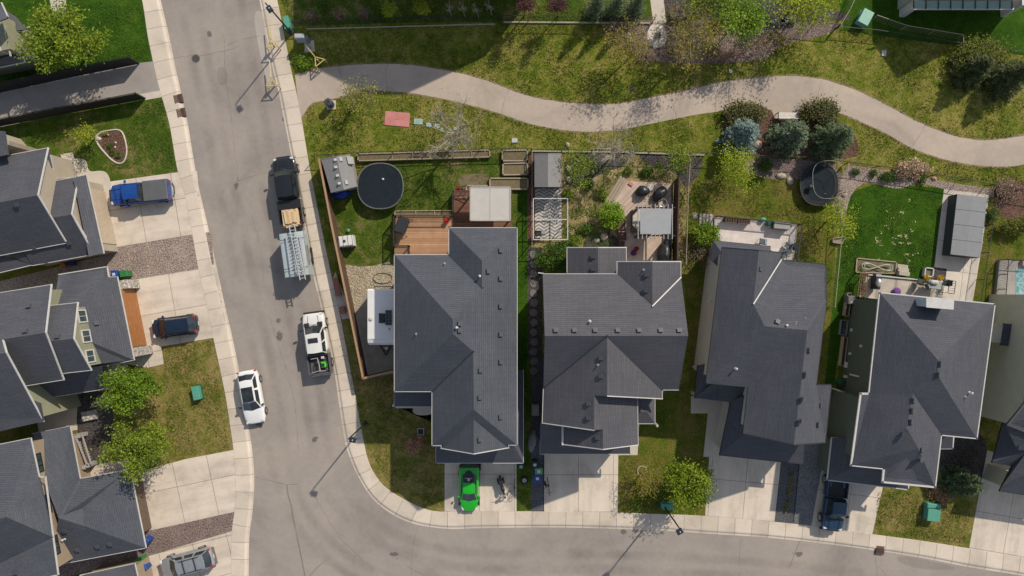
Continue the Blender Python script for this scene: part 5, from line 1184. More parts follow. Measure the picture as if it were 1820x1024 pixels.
# ---- raised beds
def rbed(label,pts,h=.35,w=.11,cross=()):
    th=thing('raised_bed',label,'planter',W(*lerp2(pts[0],pts[2],.5))); mb=MB(); n=len(pts)
    for a,b in zip(pts,pts[1:]+pts[:1]):
        A,B=W(*a,h/2),W(*b,h/2); d=(B-A).normalized()*w/2; mb.beam(A-d,B+d,w,h)
    for a,b in cross: mb.beam(W(*a,h-.05),W(*b,h-.05),.06,.08)
    mb.build('frame',pale_wood,th); mb=MB(); mb.prism([W(*p)[:2] for p in pts],T,T+h-.1); mb.build('soil',soil,th); return th
rbed('longest raised bed, split in sections along the back fence',[(637,275),(870,268),(871,280),(638,287)],.35,.1,[((698,274),(698,285)),((734,272),(734,284)),((838,269),(839,281))])
rbed('upper square raised bed in the back corner beside the shed yard',[(893,269),(937,268),(937,287),(893,287)])
rbed('lower square raised bed in the back corner beside the shed yard',[(894,292),(937,291),(938,311),(894,312)])
rbed('wide raised bed behind the white gazebo',[(871,318),(938,318),(938,337),(871,337)])
rbed('narrow raised bed left behind the white gazebo',[(829,331),(868,331),(868,340),(829,340)])
rbed('narrow planter along the outside of the cedar deck rail',[(703,376),(806,375),(806,383),(703,384)],.4,.07,[((740,376),(740,383)),((773,376),(773,383))])
mb=MB(); mb.prism(smooth_poly([W(*p)[:2] for p in ((815,312),(868,306),(872,332),(815,334))],2),T,T+.012); tag(mb.build('soil_patch',soil),'bare soil patch beside the raised beds','soil')
# ---- shed in house 1's yard
def shed(label,pts,ridge,he,hr,m,walls_m,nm='garden_shed'):
    "pts: four eave corners px (nw,ne,se,sw); ridge: two px"
    th=thing(nm,label,'shed',P(*lerp2(pts[0],pts[2],.5))); e=lambda p:(p[0],p[1],he); a=(ridge[0][0],ridge[0][1],hr);b=(ridge[1][0],ridge[1][1],hr)
    roof(th,[[e(pts[0]),a,b,e(pts[3])],[e(pts[1]),e(pts[2]),b,a]],m,'roof',.06); trim(th,[[e(pts[0]),a,e(pts[1])],[e(pts[3]),b,e(pts[2])]],m,.05,.08,'rake_trim',-.02)
    walls(th,pts,he,walls_m,.12); gable(th,[a,e(pts[0]),e(pts[1])],walls_m); gable(th,[b,e(pts[3]),e(pts[2])],walls_m); return th
plas=mat('grey_resin',(.21,.207,.20),(.18,.178,.174),3,.7); plas2=mat('taupe_resin',(.30,.28,.25),None,3,.7)
s=shed('grey resin shed at the corner of the cedar fence beside the trampoline',[(571,283),(622,275),(634,331),(588,342)],[(598,278),(611,337)],2.0,2.45,plas,plas2)
for k,(x,y) in enumerate(((596,284),(597,297),(600,312),(603,326))): mb=MB(); mb.box(P(x,y,2.45),(.22,.2,.12),.2); mb.build('ridge_cap',white,s)
for x,y in ((606,283),(616,324)): mb=MB(); mb.box(P(x,y,2.38),(.22,.34,.14),.2); mb.build('roof_light',white,s)
mb=MB(); mb.prism([P(x,y,2.1)[:2] for x,y in ((616,278),(627,279),(629,292),(620,292))],1.8,2.25); mb.build('side_flap',mat('pale_resin',(.45,.43,.4)),s)
s=shed('small grey shed with a lit right roof half next to the herringbone patio',[(950,273),(998,273),(998,332),(950,332)],[(974,273),(974,332)],2.0,2.5,plas,mat('dark_resin',(.05,.05,.055)),'garden_shed')
# blue tarp
mb=MB(); rr=random.Random(4); mb.rock((0,0,.25),(.85,.4,.35),5); o=tag(at(mb.build('tarp_bundle',mat('blue_tarp',(.015,.05,.33),(.01,.03,.22),3,.4),None,False),W(608,346),.3),'bright blue tarp bundle below the corner shed','tarp')
# ---- trampolines
net_m=mat('trampoline_mat',(.009,.015,.020),(.014,.021,.027),2,.8,0,.15); pad_m=mat('trampoline_pad',(.016,.019,.022),(.024,.027,.03),3,.75,0,.2)
def trampoline(label,px,py,R,sx,sy,rz_,mat_off=(0,0),matr=.78,netoff=0,hgt=.9,padw=.955,ringm=None):
    c=P(px,py,hgt); th=thing('trampoline',label,'trampoline',(c.x,c.y,T),rz_)
    n=48; E=lambda r,z,ox=0,oy=0:[(ox+r*sx*math.copysign(abs(math.cos(t))**.86,math.cos(t)),oy+r*sy*math.copysign(abs(math.sin(t))**.86,math.sin(t)),z) for t in [2*math.pi*k/n for k in range(n)]]
    mb=MB(); mb.face(E(R*.985,hgt-.0)); mb.build('jumping_mat',net_m,th,False)
    mb=MB(); a=E(R,hgt+.02);b=E(R*padw,hgt+.03)
    for k in range(n): j=(k+1)%n; mb.face([a[k],a[j],b[j],b[k]])
    mb.build('safety_pad',pad_m,th,False)
    mb=MB(); mb.tube(E(R*1.01,hgt)+E(R*1.01,hgt)[:1],.024,6,cap=False); mb.build('frame_ring',ringm or galv,th,False)
    mb=MB(); 
    for k in range(96): t=2*math.pi*k/96; q=E(1,0)[0]; ct,st=math.copysign(abs(math.cos(t))**.86,math.cos(t)),math.copysign(abs(math.sin(t))**.86,math.sin(t)); mb.beam((R*.97*sx*ct,R*.97*sy*st,hgt+.045),(R*1.02*sx*ct,R*1.02*sy*st,hgt+.045),.025,.02)
    mb.build('springs',ringm or galv,th,False)
    for k in range(6):
        t=2*math.pi*(k+.5)/6; x,y=R*sx*math.cos(t),R*sy*math.sin(t); mb=MB(); mb.tube([(x,y,0),(x*1.01,y*1.01,hgt)],.03,6); mb.build('leg',galv,th,False)
    return th
trampoline('round black trampoline with a small white ball on it',676.5,331,1.98,1,1,0)
t2=trampoline('oval dark trampoline with a pale hooped net at the back fence',1455,328,1.85,.9,1.0,.05,hgt=.6,padw=.80,ringm=mat('dull_tube',(.10,.10,.10)))
mb=MB(); n=40; pts=[(.2+1.52*.9*math.copysign(abs(math.cos(t))**.7,math.cos(t)),.18+1.62*math.copysign(abs(math.sin(t))**.7,math.sin(t)),2.0) for t in [2*math.pi*k/n for k in range(n+1)]]; mb.tube(pts,.016,6,cap=False); mb.build('net_hoop',galv,t2,False)
for k in range(6):
    t=2*math.pi*(k+.5)/6; mb=MB(); mb.tube([(1.8*.9*math.cos(t),1.8*math.sin(t),.5),(.1+1.66*.9*math.cos(t),.09+1.72*math.sin(t),1.4),(.2+1.52*.9*math.cos(t),.18+1.62*math.sin(t),2.0)],.016,5); mb.build('net_pole',dark,t2,False)
mb=MB(); mb.rock((0,0,.1),(.28,.24,.2),9); tag(at(mb.build('cloth_bundle',dark,None,False),P(1441,333,.95)),'black cloth bundle lying on the oval trampoline','bundle')
mb=MB(); mb.lathe((0,0,.11),[(.02,-.11),(.08,-.08),(.11,0),(.08,.08),(.02,.11)],12); tag(at(mb.build('ball',white,None,False,True),P(681,319,.92)),'small white ball on the round trampoline','ball')
# ---- IBC tank and small things in house 1's yard
th=thing('water_tank','white caged plastic water tank on the corner lawn inside the cedar fence',"tank",W(620,430),.12)
mb=MB(); mb.bbox((0,0,.62),(1.28,.92,1.05),.09); mb.build('tank',mat('white_plastic',(.66,.66,.63),None,3,.4),th,False)
mb=MB(); mb.lathe((-.12,.0,1.15),[(.12,0),(.12,.05),(.09,.06)],14); mb.build('cap',dark,th,False)
mb=MB()
for k in range(4): 
    mb.box((-.6+k*.4,0,1.17),(.03,.96,.03)); mb.box((-.6+k*.4,.47,.62),(.03,.03,1.1)); mb.box((-.6+k*.4,-.47,.62),(.03,.03,1.1))
for z in (.3,.7): mb.box((0,.47,z),(1.3,.03,.03)); mb.box((0,-.47,z),(1.3,.03,.03))
mb.build('cage',galv,th,False)
mb=MB(); mb.box((0,0,.05),(1.25,1.0,.1)); mb.build('pallet',pale_wood,th,False)
mb=MB(); mb.lathe((0,0,0),[(.1,0),(.14,.05),(.14,.25),(.05,.3)],12); tag(at(mb.build('bucket',green_u,None,False),W(620,410)),'small green pail on the grass above the white tank','bucket')
mb=MB(); mb.ring((0,0,.05),.85,.018,36,4,1,.55); mb.ring((.02,.02,.07),.83,.015,36,4,1,.56); tag(at(mb.build('hose',dark,None,False),W(680,495)),'thin black hose looped on the gravel above the trailer','hose')
# benches outside the cedar fence
brick=mat('red_brick_planter',(.32,.14,.10),(.24,.10,.07),6,.85)
for lab,x,y,w_,l_ in (('long red box bench on the concrete pad outside the cedar fence',601,510,.5,1.65),('short red box bench on the concrete pad outside the cedar fence',610.5,551,.5,.65)):
    th=thing('box_bench',lab,'bench',W(x,y),math.radians(10)); mb=MB(); mb.bbox((0,0,.42),(w_,l_,.1),.02); 
    mb.build('seat',brick,th,False)
    for s in (-1,1): mb=MB(); mb.bbox((0,s*(l_/2-.12),.19),(w_*.9,.14,.38),.02); mb.build('leg',brick,th,False)
# ---- cedar deck with black rail, upper deck, gazebo
deck_c=boards('cedar_deck',(.41,.235,.13),.15,'Y',.55,.22); deck_b=boards('dark_cedar_deck',(.15,.07,.042),.15,'Y',.5,.25); deck_p=boards('pink_grey_deck',(.47,.36,.29),.145,'Y',.55,.14); deck_w=boards('pale_composite_deck',(.56,.50,.47),.15,'Y',.85,.05)
def deck(label,pts,h,m,ang=0,name='deck'):
    th=thing(name,label,'deck',W(*lerp2(pts[0],pts[2],.5))); mb=MB(); f=uvrot(ang); mb.prism([P(x,y,h)[:2] for x,y in pts],T-.02,h,uvf=f); mb.build('floor',m,th); return th
def rail(th,pts,h0,hh=1.0,m=None,gap=.12,pw=.09,nm='railing',bal=.02):
    m=m or dark
    for a,b in zip(pts,pts[1:]):
        A=P(*a,h0);B=P(*b,h0); u=Vector((0,0,hh)); mb=MB(); mb.beam(A+u,B+u,.08,.05); mb.beam(A+Vector((0,0,.1)),B+Vector((0,0,.1)),.04,.04)
        n=max(2,int((B-A).length/gap))
        for k in range(1,n): q=A.lerp(B,k/n); mb.box(q+Vector((0,0,hh/2)),(bal,bal,hh-.05))
        for q in (A,B): mb.box(q+Vector((0,0,hh/2)),(pw,pw,hh+.06))
        mb.build(nm,m,th)
d1=deck('cedar deck with black railings behind the corner house',[(701,383),(806,383),(806,456),(701,456)],.75,deck_c)
rail(d1,[(703,437),(703,385),(804,385)],.75); rail(d1,[(703,438),(728,438),(728,450)],.75)
d2=deck('darker brown raised deck under the white gazebo',[(806,338),(910,338),(910,408),(798,408),(798,402),(806,402)],.85,deck_b,0)
rail(d2,[(806,378),(806,340)],.85); 
th=thing('gazebo','flat white-topped gazebo on the dark deck','gazebo',P(872,363,.85))
mb=MB(); mb.prism([P(x,y,3.0)[:2] for x,y in ((836,333),(907,333),(907,392),(836,392))],2.9,3.0); mb.build('canopy',mat('off_white_canopy',(.48,.455,.42),(.42,.40,.37),1.0,.7),th)
mb=MB()
for a,b in (((836,333),(907,333)),((907,333),(907,392)),((907,392),(836,392)),((836,392),(836,333))): mb.beam(P(*a,2.94),P(*b,2.94),.1,.18)
mb.beam(P(871,333,3.01),P(871,392,3.01),.04,.02); mb.build('canopy_frame',mat('beige_metal',(.40,.37,.33)),th)
for x,y in ((839,336),(904,336),(904,389),(839,389)): mb=MB(); q=P(x,y,2.9); mb.box((q.x,q.y,1.88),(.12,.12,2.05)); mb.build('post',dark,th)
th=thing('patio_swing','black patio swing seat on the cedar deck','swing seat',P(717,402,.75),math.radians(-20))
mb=MB(); mb.bbox((0,0,.9),(1.0,1.35,.12),.03); mb.build('canopy',dark,th,False); mb=MB(); mb.bbox((.2,0,.42),(.5,1.2,.1),.03); mb.build('seat',dark,th,False)
for s in (-1,1): mb=MB(); mb.tube([(-.55,s*.75,0),(0,s*.72,.9),(.65,s*.75,0)],.025,5); mb.build('leg',dark,th,False)
redm=mat('red_plastic',(.55,.025,.02),None,4,.4)
th=thing('stool','bright red stool on the cedar deck','stool',P(795,393,.75)); mb=MB(); mb.lathe((0,0,.42),[(.2,0),(.23,.02),(.23,.05),(.1,.07)],18); mb.build('seat',redm,th,False)
for k in range(4): t=.78+k*1.57; mb=MB(); mb.tube([(.2*math.cos(t),.2*math.sin(t),0),(.14*math.cos(t),.14*math.sin(t),.43)],.014,5); mb.build('leg',galv,th,False)
def pot(label,x,y,h0,r,m,fl=None,n=90,hh=.3):
    th=thing('flower_pot',label,'plant pot',P(x,y,h0)); mb=MB(); mb.lathe((0,0,0),[(r*.7,0),(r,hh),(r*.88,hh),(r*.8,hh-.05)],14); mb.build('pot',m,th,False)
    mb=MB(); mb.lathe((0,0,hh-.06),[(r*.86,0),(r*.5,.02)],12); mb.build('soil',soil,th,False)
    if fl: b=P(x,y,h0); quads('plant',np.array([[b.x,b.y,h0+hh+.08]])+RNG.normal(size=(n,3))*np.array([r*.5,r*.5,.07]),.11,fl,th)
    return th
clay=mat('clay_pot',(.30,.13,.08),None,4,.8); redleaf=leafmat('red_flower',(.30,.02,.03),(.5,.05,.05)); purleaf=leafmat('purple_flower',(.12,.03,.12),(.28,.08,.26))
pot('white pot of red flowers at the corner of the dark deck',816.5,334,.11,.16,white,redleaf)
pot('black pot beside the red flowers at the dark deck corner',825,335,.11,.18,dark)
pot('white pot next to the gazebo edge',837,333,.11,.17,white)
th=thing('bicycle_rack','dark bicycle-like frame on the dark deck beside the gazebo','deck clutter',P(821,345,.85)); 
mb=MB()
for x in (-.3,.15,.45): mb.ring((x,0,.3),.2,.025,18,5)
mb.build('wheel_stack',dark,th,False); mb=MB(); mb.beam((-.5,-.35,.1),(.55,-.3,.5),.05,.05); mb.beam((.3,.1,.3),(.5,-.6,.1),.04,.04); mb.build('frame',pale_wood,th,False)
# ---- herringbone yard frame (white pipe)
th=thing('pipe_frame','white rectangular pipe frame standing over the herringbone patio','frame',P(978,390))
hF=2.0; cs=[(948,353),(1009,353),(1009,426),(948,426)]; mb=MB()
for a,b in zip(cs,cs[1:]+cs[:1]): mb.beam(P(*a,hF),P(*b,hF),.07,.07)
mb.beam(P(948,390,hF),P(1009,390,hF),.07,.07); mb.build('top_frame',white,th)
for a in cs+[(948,390),(1009,390)]: q=P(*a,hF); mb=MB(); mb.box((q.x,q.y,1.05),(.06,.06,1.9)); mb.build('post',galv,th)
th=thing('barbecue','small black cart at the lower corner of the herringbone patio','cart',W(956,416)); mb=MB(); mb.bbox((0,0,.75),(.55,.45,.3),.06); mb.build('lid',dark,th,False); mb=MB(); mb.bbox((.45,0,.6),(.35,.4,.06),.01); mb.build('shelf',galv,th,False)
for s in (-1,1):
    for t in (-1,1): mb=MB(); mb.tube([(s*.24,t*.18,0),(s*.24,t*.18,.62)],.025,5); mb.build('leg',dark,th,False)
# ---- pergola deck of house 2
d=deck('pinkish board deck with a grey-shaded pergola and hot tub',[(1101,470),(1101,395),(1083,372),(1116,322),(1193,326),(1194,470)],.45,deck_p,math.radians(45))
for k in range(3):
    a,b=(1083-k*4,370-k*3),(1114-k*4,320-k*3); mb=MB(); mb.beam(P(*a,.36-.12*k),P(*b,.36-.12*k),.32,.12); mb.build('step',pale_wood,d)
dbr=mat('red_brown_fence',(.085,.042,.03),(.06,.03,.02),5,.8)
board_fence('red-brown privacy screen along the right side of the pergola deck',[(1199,322),(1197,400),(1196,470)],1.7,dbr,rw=.12,cat='screen',name='privacy_screen')
th=thing('pergola','black pergola with a flat grey shade cloth over the hot tub','pergola',P(1165,393,.45))
mb=MB(); mb.prism([P(x,y,2.9)[:2] for x,y in ((1138,371),(1194,371),(1192,416),(1138,416))],2.86,2.9); mb.build('shade_cloth',mat('grey_shade_cloth',(.30,.31,.325),(.27,.28,.295),2,.8),th)
mb=MB()
for k in range(9): x=1134+k*7.6; mb.beam(P(x,363,2.78),P(x,425,2.78),.06,.14)
mb.build('rafter',galv,th)
for y in (369,419): mb=MB(); mb.beam(P(1130,y,2.64),P(1200,y,2.64),.1,.16); mb.build('crossbeam',dark,th)
for x,y in ((1136,369),(1195,369),(1195,419),(1136,419)): q=P(x,y,2.6); mb=MB(); mb.box((q.x,q.y,1.5),(.13,.13,2.2)); mb.build('post',dark,th)
th=thing('hot_tub','cream covered hot tub half under the grey shade cloth','hot tub',P(1140,394,.45)); mb=MB(); mb.bbox((0,0,.42),(1.9,1.95,.84),.12); mb.build('tub',mat('dark_tub_side',(.12,.10,.08)),th,False); mb=MB(); mb.lathe((0,0,.84),[(1.0,0),(1.03,.05),(1.0,.11),(.9,.13)],8,rz=.39); mb.build('cover',mat('cream_cover',(.50,.45,.37),None,2,.6),th,False)
vin=mat('black_cover_vinyl',(.015,.015,.017),(.03,.03,.033),3,.4)
for lab,x,y,rz_,sx,sy in (('black covered patio chair at the top left of the pergola deck',1141,341,.1,.62,.5),('black covered patio chair against the red-brown screen on the pergola deck',1171,346,.8,.75,.5)):
    th=thing('covered_chair',lab,'covered chair',P(x,y,.45),rz_); mb=MB(); mb.rock((0,0,.35),(sx,sy,.48),3,n=10,m=6); mb.build('cover',vin,th,False,True); mb=MB(); mb.ring((0,0,.02),.5,.03,20,5,sx/.62,sy/.62); mb.build('hem',vin,th,False)
mb=MB(); mb.lathe((0,0,0),[(.22,0),(.22,.4),(.26,.42),(.26,.46)],16); tag(at(mb.build('side_table',white,None,False),P(1153,335,.45)),'small white side table between the two black covered chairs','table')
mb=MB(); mb.ring((0,0,.5),.36,.03,24,5); mb.ring((0,0,.05),.3,.03,24,5); mb.tube([(.3,0,.05),(.36,0,.5)],.02,5); mb.tube([(-.3,0,.05),(-.36,0,.5)],.02,5); mb.tube([(0,.3,.05),(0,.36,.5)],.02,5); tag(at(mb.build('fire_ring',galv,None,False),P(1176,362,.45)),'round metal ring stand just above the pergola','stand')
for i,(x,y,w_,h_) in enumerate(((1105,401,.3,.55),(1105,420,.32,.32),(1104,434,.22,.2))):
    th=thing('planter_box',('largest brown planter box at the left edge of the pergola deck','square brown planter box at the left edge of the pergola deck','smallest brown planter box near the bump-out roof')[i],'planter',P(x,y,.45)); mb=MB()
    for s in (-1,1): mb.box((s*w_,0,.2),(.06,h_*2,.4)); mb.box((0,s*h_,.2),(w_*2,.06,.4))
    mb.build('frame',pale_wood if i==0 else brown_wood,th,False); mb=MB(); mb.box((0,0,.15),(w_*1.9,h_*1.9,.28)); mb.build('soil',mat('red_soil',(.12,.06,.045)),th,False)
pot('purple-red flower pot, lower of the two on the pergola deck',1125,450,.45,.24,dark,purleaf,160); pot('dark red flower pot, upper of the two on the pergola deck',1130,443,.45,.2,dark,redleaf,120)
mb=MB(); mb.bbox((0,0,.05),(.45,.3,.1),.02); tag(at(mb.build('cushion',mat('pink_cushion',(.5,.2,.18)),None,False),P(1121,327,.46),-.6),'pink cushion at the top of the deck steps','cushion')
th=thing('outdoor_sofa','large black covered sofa in the lower right corner of the pergola deck','covered sofa',P(1179,452,.45)); mb=MB(); mb.rock((0,-.1,.4),(.62,1.0,.5),6,n=12,m=6); mb.build('cover',vin,th,False,True); mb=MB(); mb.bbox((.3,.9,.3),(.5,.6,.6),.05); mb.build('arm',vin,th,False)
# ---- pale deck of house 3
d=deck('pale deck with planters, a grey box sofa and black railings',[(1270,385),(1418,399),(1410,462),(1388,462),(1366,440),(1270,440)],.65,deck_w,math.radians(-5.5))
rail(d,[(1271,386),(1418,400),(1410,460)],.65,.95)
for k in range(4): x=1264-k*6; mb=MB(); q=P(x,391.5-k*.3,.55-.13*k); mb.box((q.x,q.y,q.z/2+.05),(.29,1.05,q.z-.0),math.radians(-4)); mb.build('step',galv if 0 else conc_m,d)
for i,x in enumerate((1296,1319)):
    th=thing('planter_box',('brown slatted planter box, left of two on the pale deck','brown slatted planter box, right of two on the pale deck')[i],'planter',P(x,392+i*2.2,.65),math.radians(-5),'planter boxes on the pale deck'); mb=MB()
    for k in range(5): mb.box((-.44+k*.22,0,.28),(.17,.36,.56))
    mb.build('box',brown_wood,th,False); mb=MB(); mb.box((0,.2,.3),(1.0,.05,.62)); mb.box((0,-.2,.3),(1.0,.05,.6)); mb.build('frame',pale_wood,th,False)
th=thing('storage_box','long grey storage box on the pale deck by the railing','storage box',P(1384,402,.65),math.radians(-6)); mb=MB(); mb.bbox((0,0,.38),(1.35,.6,.72),.04); mb.build('box',mat('dark_grey_box',(.10,.10,.10)),th,False); mb=MB(); mb.bbox((0,0,.77),(1.42,.66,.08),.03); mb.build('lid',mat('grey_lid',(.30,.295,.28)),th,False)
mb=MB(); mb.lathe((0,0,0),[(.2,0),(.24,.3),(.24,.45),(.14,.55)],16); tag(at(mb.build('barrel_pot',mat('dark_green_pot',(.02,.10,.05),None,4,.4),None,False),P(1363,398,.65)),'dark green round pot beside the grey storage box','pot')
mb=MB(); mb.rock((0,0,.2),(.27,.2,.2),4); tag(at(mb.build('cushion',mat('teal_cloth',(.06,.33,.22)),None,False),P(1354,391,.7)),'bright teal cushion against the pale deck railing','cushion')
mb=MB(); mb.lathe((0,0,0),[(.14,0),(.18,.3),(.1,.34)],12); tag(at(mb.build('small_pot',mat('grey_green_pot',(.06,.12,.09)),None,False),P(1402,402,.65)),'small grey-green pot right of the grey storage box','pot')
def chair(label,x,y,h0,rz_,m,group=None):
    th=thing('patio_chair',label,'chair',P(x,y,h0),rz_,group); mb=MB(); mb.bbox((0,0,.42),(.5,.5,.06),.02); mb.build('seat',m,th,False); mb=MB(); mb.bbox((-.24,0,.7),(.06,.5,.5),.02); mb.build('backrest',m,th,False)
    for s in (-1,1): mb=MB(); mb.bbox((0,s*.27,.62),(.5,.05,.04),.01); mb.build('armrest',m,th,False)
    for s in (-1,1):
        for t in (-1,1): mb=MB(); mb.tube([(s*.22,t*.22,0),(s*.22,t*.22,.42)],.018,5); mb.build('leg',m,th,False)
steel=mat('blue_grey_fabric',(.09,.12,.14),(.06,.08,.10),4,.7)
chair('blue-grey patio chair by the roof edge on the pale deck',1352,430,.65,1.4,steel); chair('blue-grey patio chair at the right end of the pale deck',1397,437,.65,2.6,steel); chair('dark blue patio chair leaning on the deck railing',1409,439,.65,.3,mat('navy_fabric',(.03,.05,.07))); chair('small grey patio chair tucked at the roof corner of the pale deck',1391,452,.65,-1.2,steel)
# trellis below the tree between the lawns
th=thing('planter','wooden frame round a bare bed below the golden tree between the lawns','planter',W(1487,425)); mb=MB()
for a,b in (((1479,424),(1500,421)),((1500,421),(1494,434)),((1494,434),(1478,431)),((1478,431),(1479,424))): mb.beam(W(*a,.15),W(*b,.15),.06,.25)
mb.build('frame',pale_wood,th); mb=MB(); mb.prism([W(*p)[:2] for p in ((1479,424),(1500,421),(1494,434),(1478,431))],T,T+.1); mb.build('soil',dirt_m,th)
# ---- house 4's patio
d=deck('pale plank patio with dining things behind the box-chimney house',[(1540,488),(1680,502),(1671,545),(1528,528)],.4,boards('plank_patio',(.44,.38,.32),1.6,'X',.6,.05),math.radians(-7))
mb=MB(); mb.beam(P(1541,488,.5),P(1680,502,.5),.1,.1); mb.build('edge_board',white,d)
rbed('wood-edged bed of brown mulch with a coiled hose behind the patio',[(1522,459),(1592,466),(1590,486),(1520,484)],.15,.09)
hz=mat('pale_hose',(.42,.46,.38),None,4,.5); mb=MB()
for o_ in (0,1):
    pts=[]
    for k in range(61):
        t=2*math.pi*k/60; x=1556+(27-o_*4)*math.sin(t); y=474.5+(7.5-o_)*math.sin(2*t)*.75+(x-1556)*.07; pts.append(W(x,y,.3+.02*o_))
    mb.tube(pts,.035,5,cap=False)
tag(mb.build('garden_hose',hz),'pale green garden hose coiled in a figure eight on the mulch bed','hose')
th=thing('lattice_screen','brown lattice screen with vines at the left end of the patio','lattice',W(1524,505)); mb=MB()
for k in range(5): mb.beam(W(1519+k*3.4,486,1.0),W(1514+k*3.4,527,1.0),.05,.05)
for k in range(9): mb.beam(W(1519-k*.6,486+k*4.8,1.0),W(1534-k*.6,488+k*4.8,1.0),.04,.04)
mb.build('lattice',mat('brown_lattice',(.20,.10,.07)),th)
for q in ((1519,486),(1533,488),(1514,527),(1528,529)): mb=MB(); mb.box(W(*q,.5),(.08,.08,1.0)); mb.build('post',brown_wood,th)
p0=P(1523,507); quads('vine',np.array([[p0.x,p0.y,1.0]])+RNG.normal(size=(420,3))*np.array([.15,.6,.12]),.11,L_shr,th)
th=thing('grill','black barbecue grill with a silver lid on the plank patio','grill',P(1551,503,.4),math.radians(83)); mb=MB(); mb.bbox((0,0,.55),(1.1,.5,.75),.03); mb.build('cabinet',dark,th,False); mb=MB(); mb.lathe((0,0,.9),[(.36,0),(.36,.12),(.28,.24),(.1,.3)],14,sx=1.1,sy=.66); mb.build('hood',mat('silver_hood',(.55,.55,.54),None,3,.3,.5),th,False); mb=MB(); mb.bbox((.62,0,.85),(.3,.45,.05),.01); mb.build('side_shelf',galv,th,False)
mb=MB(); mb.bbox((0,0,.25),(.45,.45,.5),.03); tag(at(mb.build('stool_box',steel,None,False),P(1555,492,.4),-.1),'blue-grey box seat above the black grill','box')
for k in range(2): mb=MB(); mb.bbox((0,0,.15+k*.15),(.95-k*.1,.42,.12),.02); mb.build
th=thing('patio_steps','pale timber steps from the patio to the lush lawn','steps',W(1602,481),math.radians(-7))
for k in range(3): mb=MB(); mb.bbox((0,.35-k*.32,.08+k*.11),(.95,.36,.14+k*.2),.02); mb.build('tread',kerb_m,th,False)
th=thing('dining_table','cluttered grey patio table near the wire rack','table',P(1653,506,.4),math.radians(-8)); mb=MB(); mb.bbox((0,0,.72),(1.15,.75,.05),.02); mb.build('tabletop',mat('grey_tabletop',(.33,.35,.33),(.24,.27,.27),5,.5),th,False)
for s in (-1,1):
    for t in (-1,1): mb=MB(); mb.tube([(s*.5,t*.3,0),(s*.5,t*.3,.7)],.025,5); mb.build('leg',galv,th,False)
mb=MB(); mb.rock((0,0,.1),(.4,.22,.15),8); tag(at(mb.build('cloth_pile',white,None,False),P(1660,502,1.15)),'white cloth heap on the cluttered patio table','cloth')
chair('dark green patio chair on the plank patio left of the table',1630,501,.4,1.2,mat('dark_green_fabric',(.05,.07,.06))); chair('grey patio chair next to the cluttered table',1644,508,.4,.4,mat('mid_grey_fabric',(.15,.16,.16))); chair('dark green patio chair by the wire rack',1676,503,.4,3.0,mat('dark_green_fabric',(.05,.07,.06)))
th=thing('wire_rack','black wire rack at the right end of the plank patio','rack',P(1680,510,.4),math.radians(-8)); mb=MB()
for k in range(6): mb.beam((-.2,-.55+k*.22,.8),(.35,-.55+k*.22,.8),.03,.03)
for s in (-.2,.35): mb.beam((s,-.55,.8),(s,.55,.8),.04,.04); 
mb.build('rack',dark,th,False)
for s in (-.2,.35):
    for t in (-.55,.55): mb=MB(); mb.tube([(s,t,0),(s,t,.8)],.02,4); mb.build('leg',dark,th,False)
mb=MB(); mb.lathe((0,0,0),[(.3,0),(.38,.16),(.25,.3),(.05,.34)],14); tag(at(mb.build('ottoman',mat('purple_fabric',(.14,.05,.22)),None,False),P(1592,518.5,.4)),'purple round cushion at the roof edge of the plank patio','cushion')
th=thing('planter_box','white square frame with dark soil beside the patio','planter',W(1647,484),math.radians(-7)); mb=MB()
for s in (-1,1): mb.box((s*.36,0,.2),(.09,.82,.4)); mb.box((0,s*.36,.2),(.8,.09,.4))
mb.build('frame',white,th,False); mb=MB(); mb.box((0,0,.12),(.66,.66,.22)); mb.build('soil',soil,th,False)
yel=leafmat('yellow_flower',(.45,.28,.01),(.62,.42,.02))
for i,(x,y) in enumerate(((1643,494),(1667,495))): pot(('yellow flower pot below the white square planter','yellow flower pot next to the concrete pad')[i],x,y,.3,.22,clay,yel,200)
# boxes and frames along the dark green wall
for i,(x,y,l_) in enumerate(((1503,547,1.5),(1500,620,1.9))):
    th=thing('planter_box',('narrow brown planter along the green wall, upper one','narrow brown planter along the green wall, lower one')[i],'planter',W(x-i*4,y-6+i*10),math.radians(-7)); mb=MB()
    for s in (-1,1): mb.box((s*.17,0,.25),(.05,l_*1.35,.5)); mb.box((0,s*l_*.67,.25),(.38,.05,.5))
    mb.build('frame',pale_wood,th,False); mb=MB(); mb.box((0,0,.2),(.3,l_*1.3,.36)); mb.build('soil',mat('dark_soil',(.06,.04,.03)),th,False)
th=thing('air_conditioner','grey air conditioner unit at the corner of the green wall','air conditioner',W(1507,533)); mb=MB(); mb.bbox((0,0,.4),(.75,.75,.8),.05); mb.build('case',mat('ac_grey',(.14,.14,.14)),th,False); mb=MB(); mb.ring((0,0,.81),.28,.02,24,5); mb.ring((0,0,.81),.16,.015,20,5); mb.build('fan_guard',galv,th,False)
th=thing('window_well','grey framed window well beside the green wall','window well',W(1497,582),math.radians(-7)); mb=MB()
for s in (-1,1): mb.box((s*.3,0,.2),(.05,1.3,.3)); mb.box((0,s*.65,.2),(.65,.05,.3))
mb.build('frame',galv,th,False); mb=MB(); mb.box((0,0,.06),(.6,1.28,.05)); mb.build('pane',win_glass,th,False)
mb=MB(); mb.lathe((0,0,0),[(.25,0),(.3,.6),(.3,.75),(.1,.8)],16); tag(at(mb.build('rain_barrel',mat('dark_green_barrel',(.02,.10,.06),None,4,.4),None,False),W(1489,678)),'dark green barrel at the lower end of the green wall','barrel')
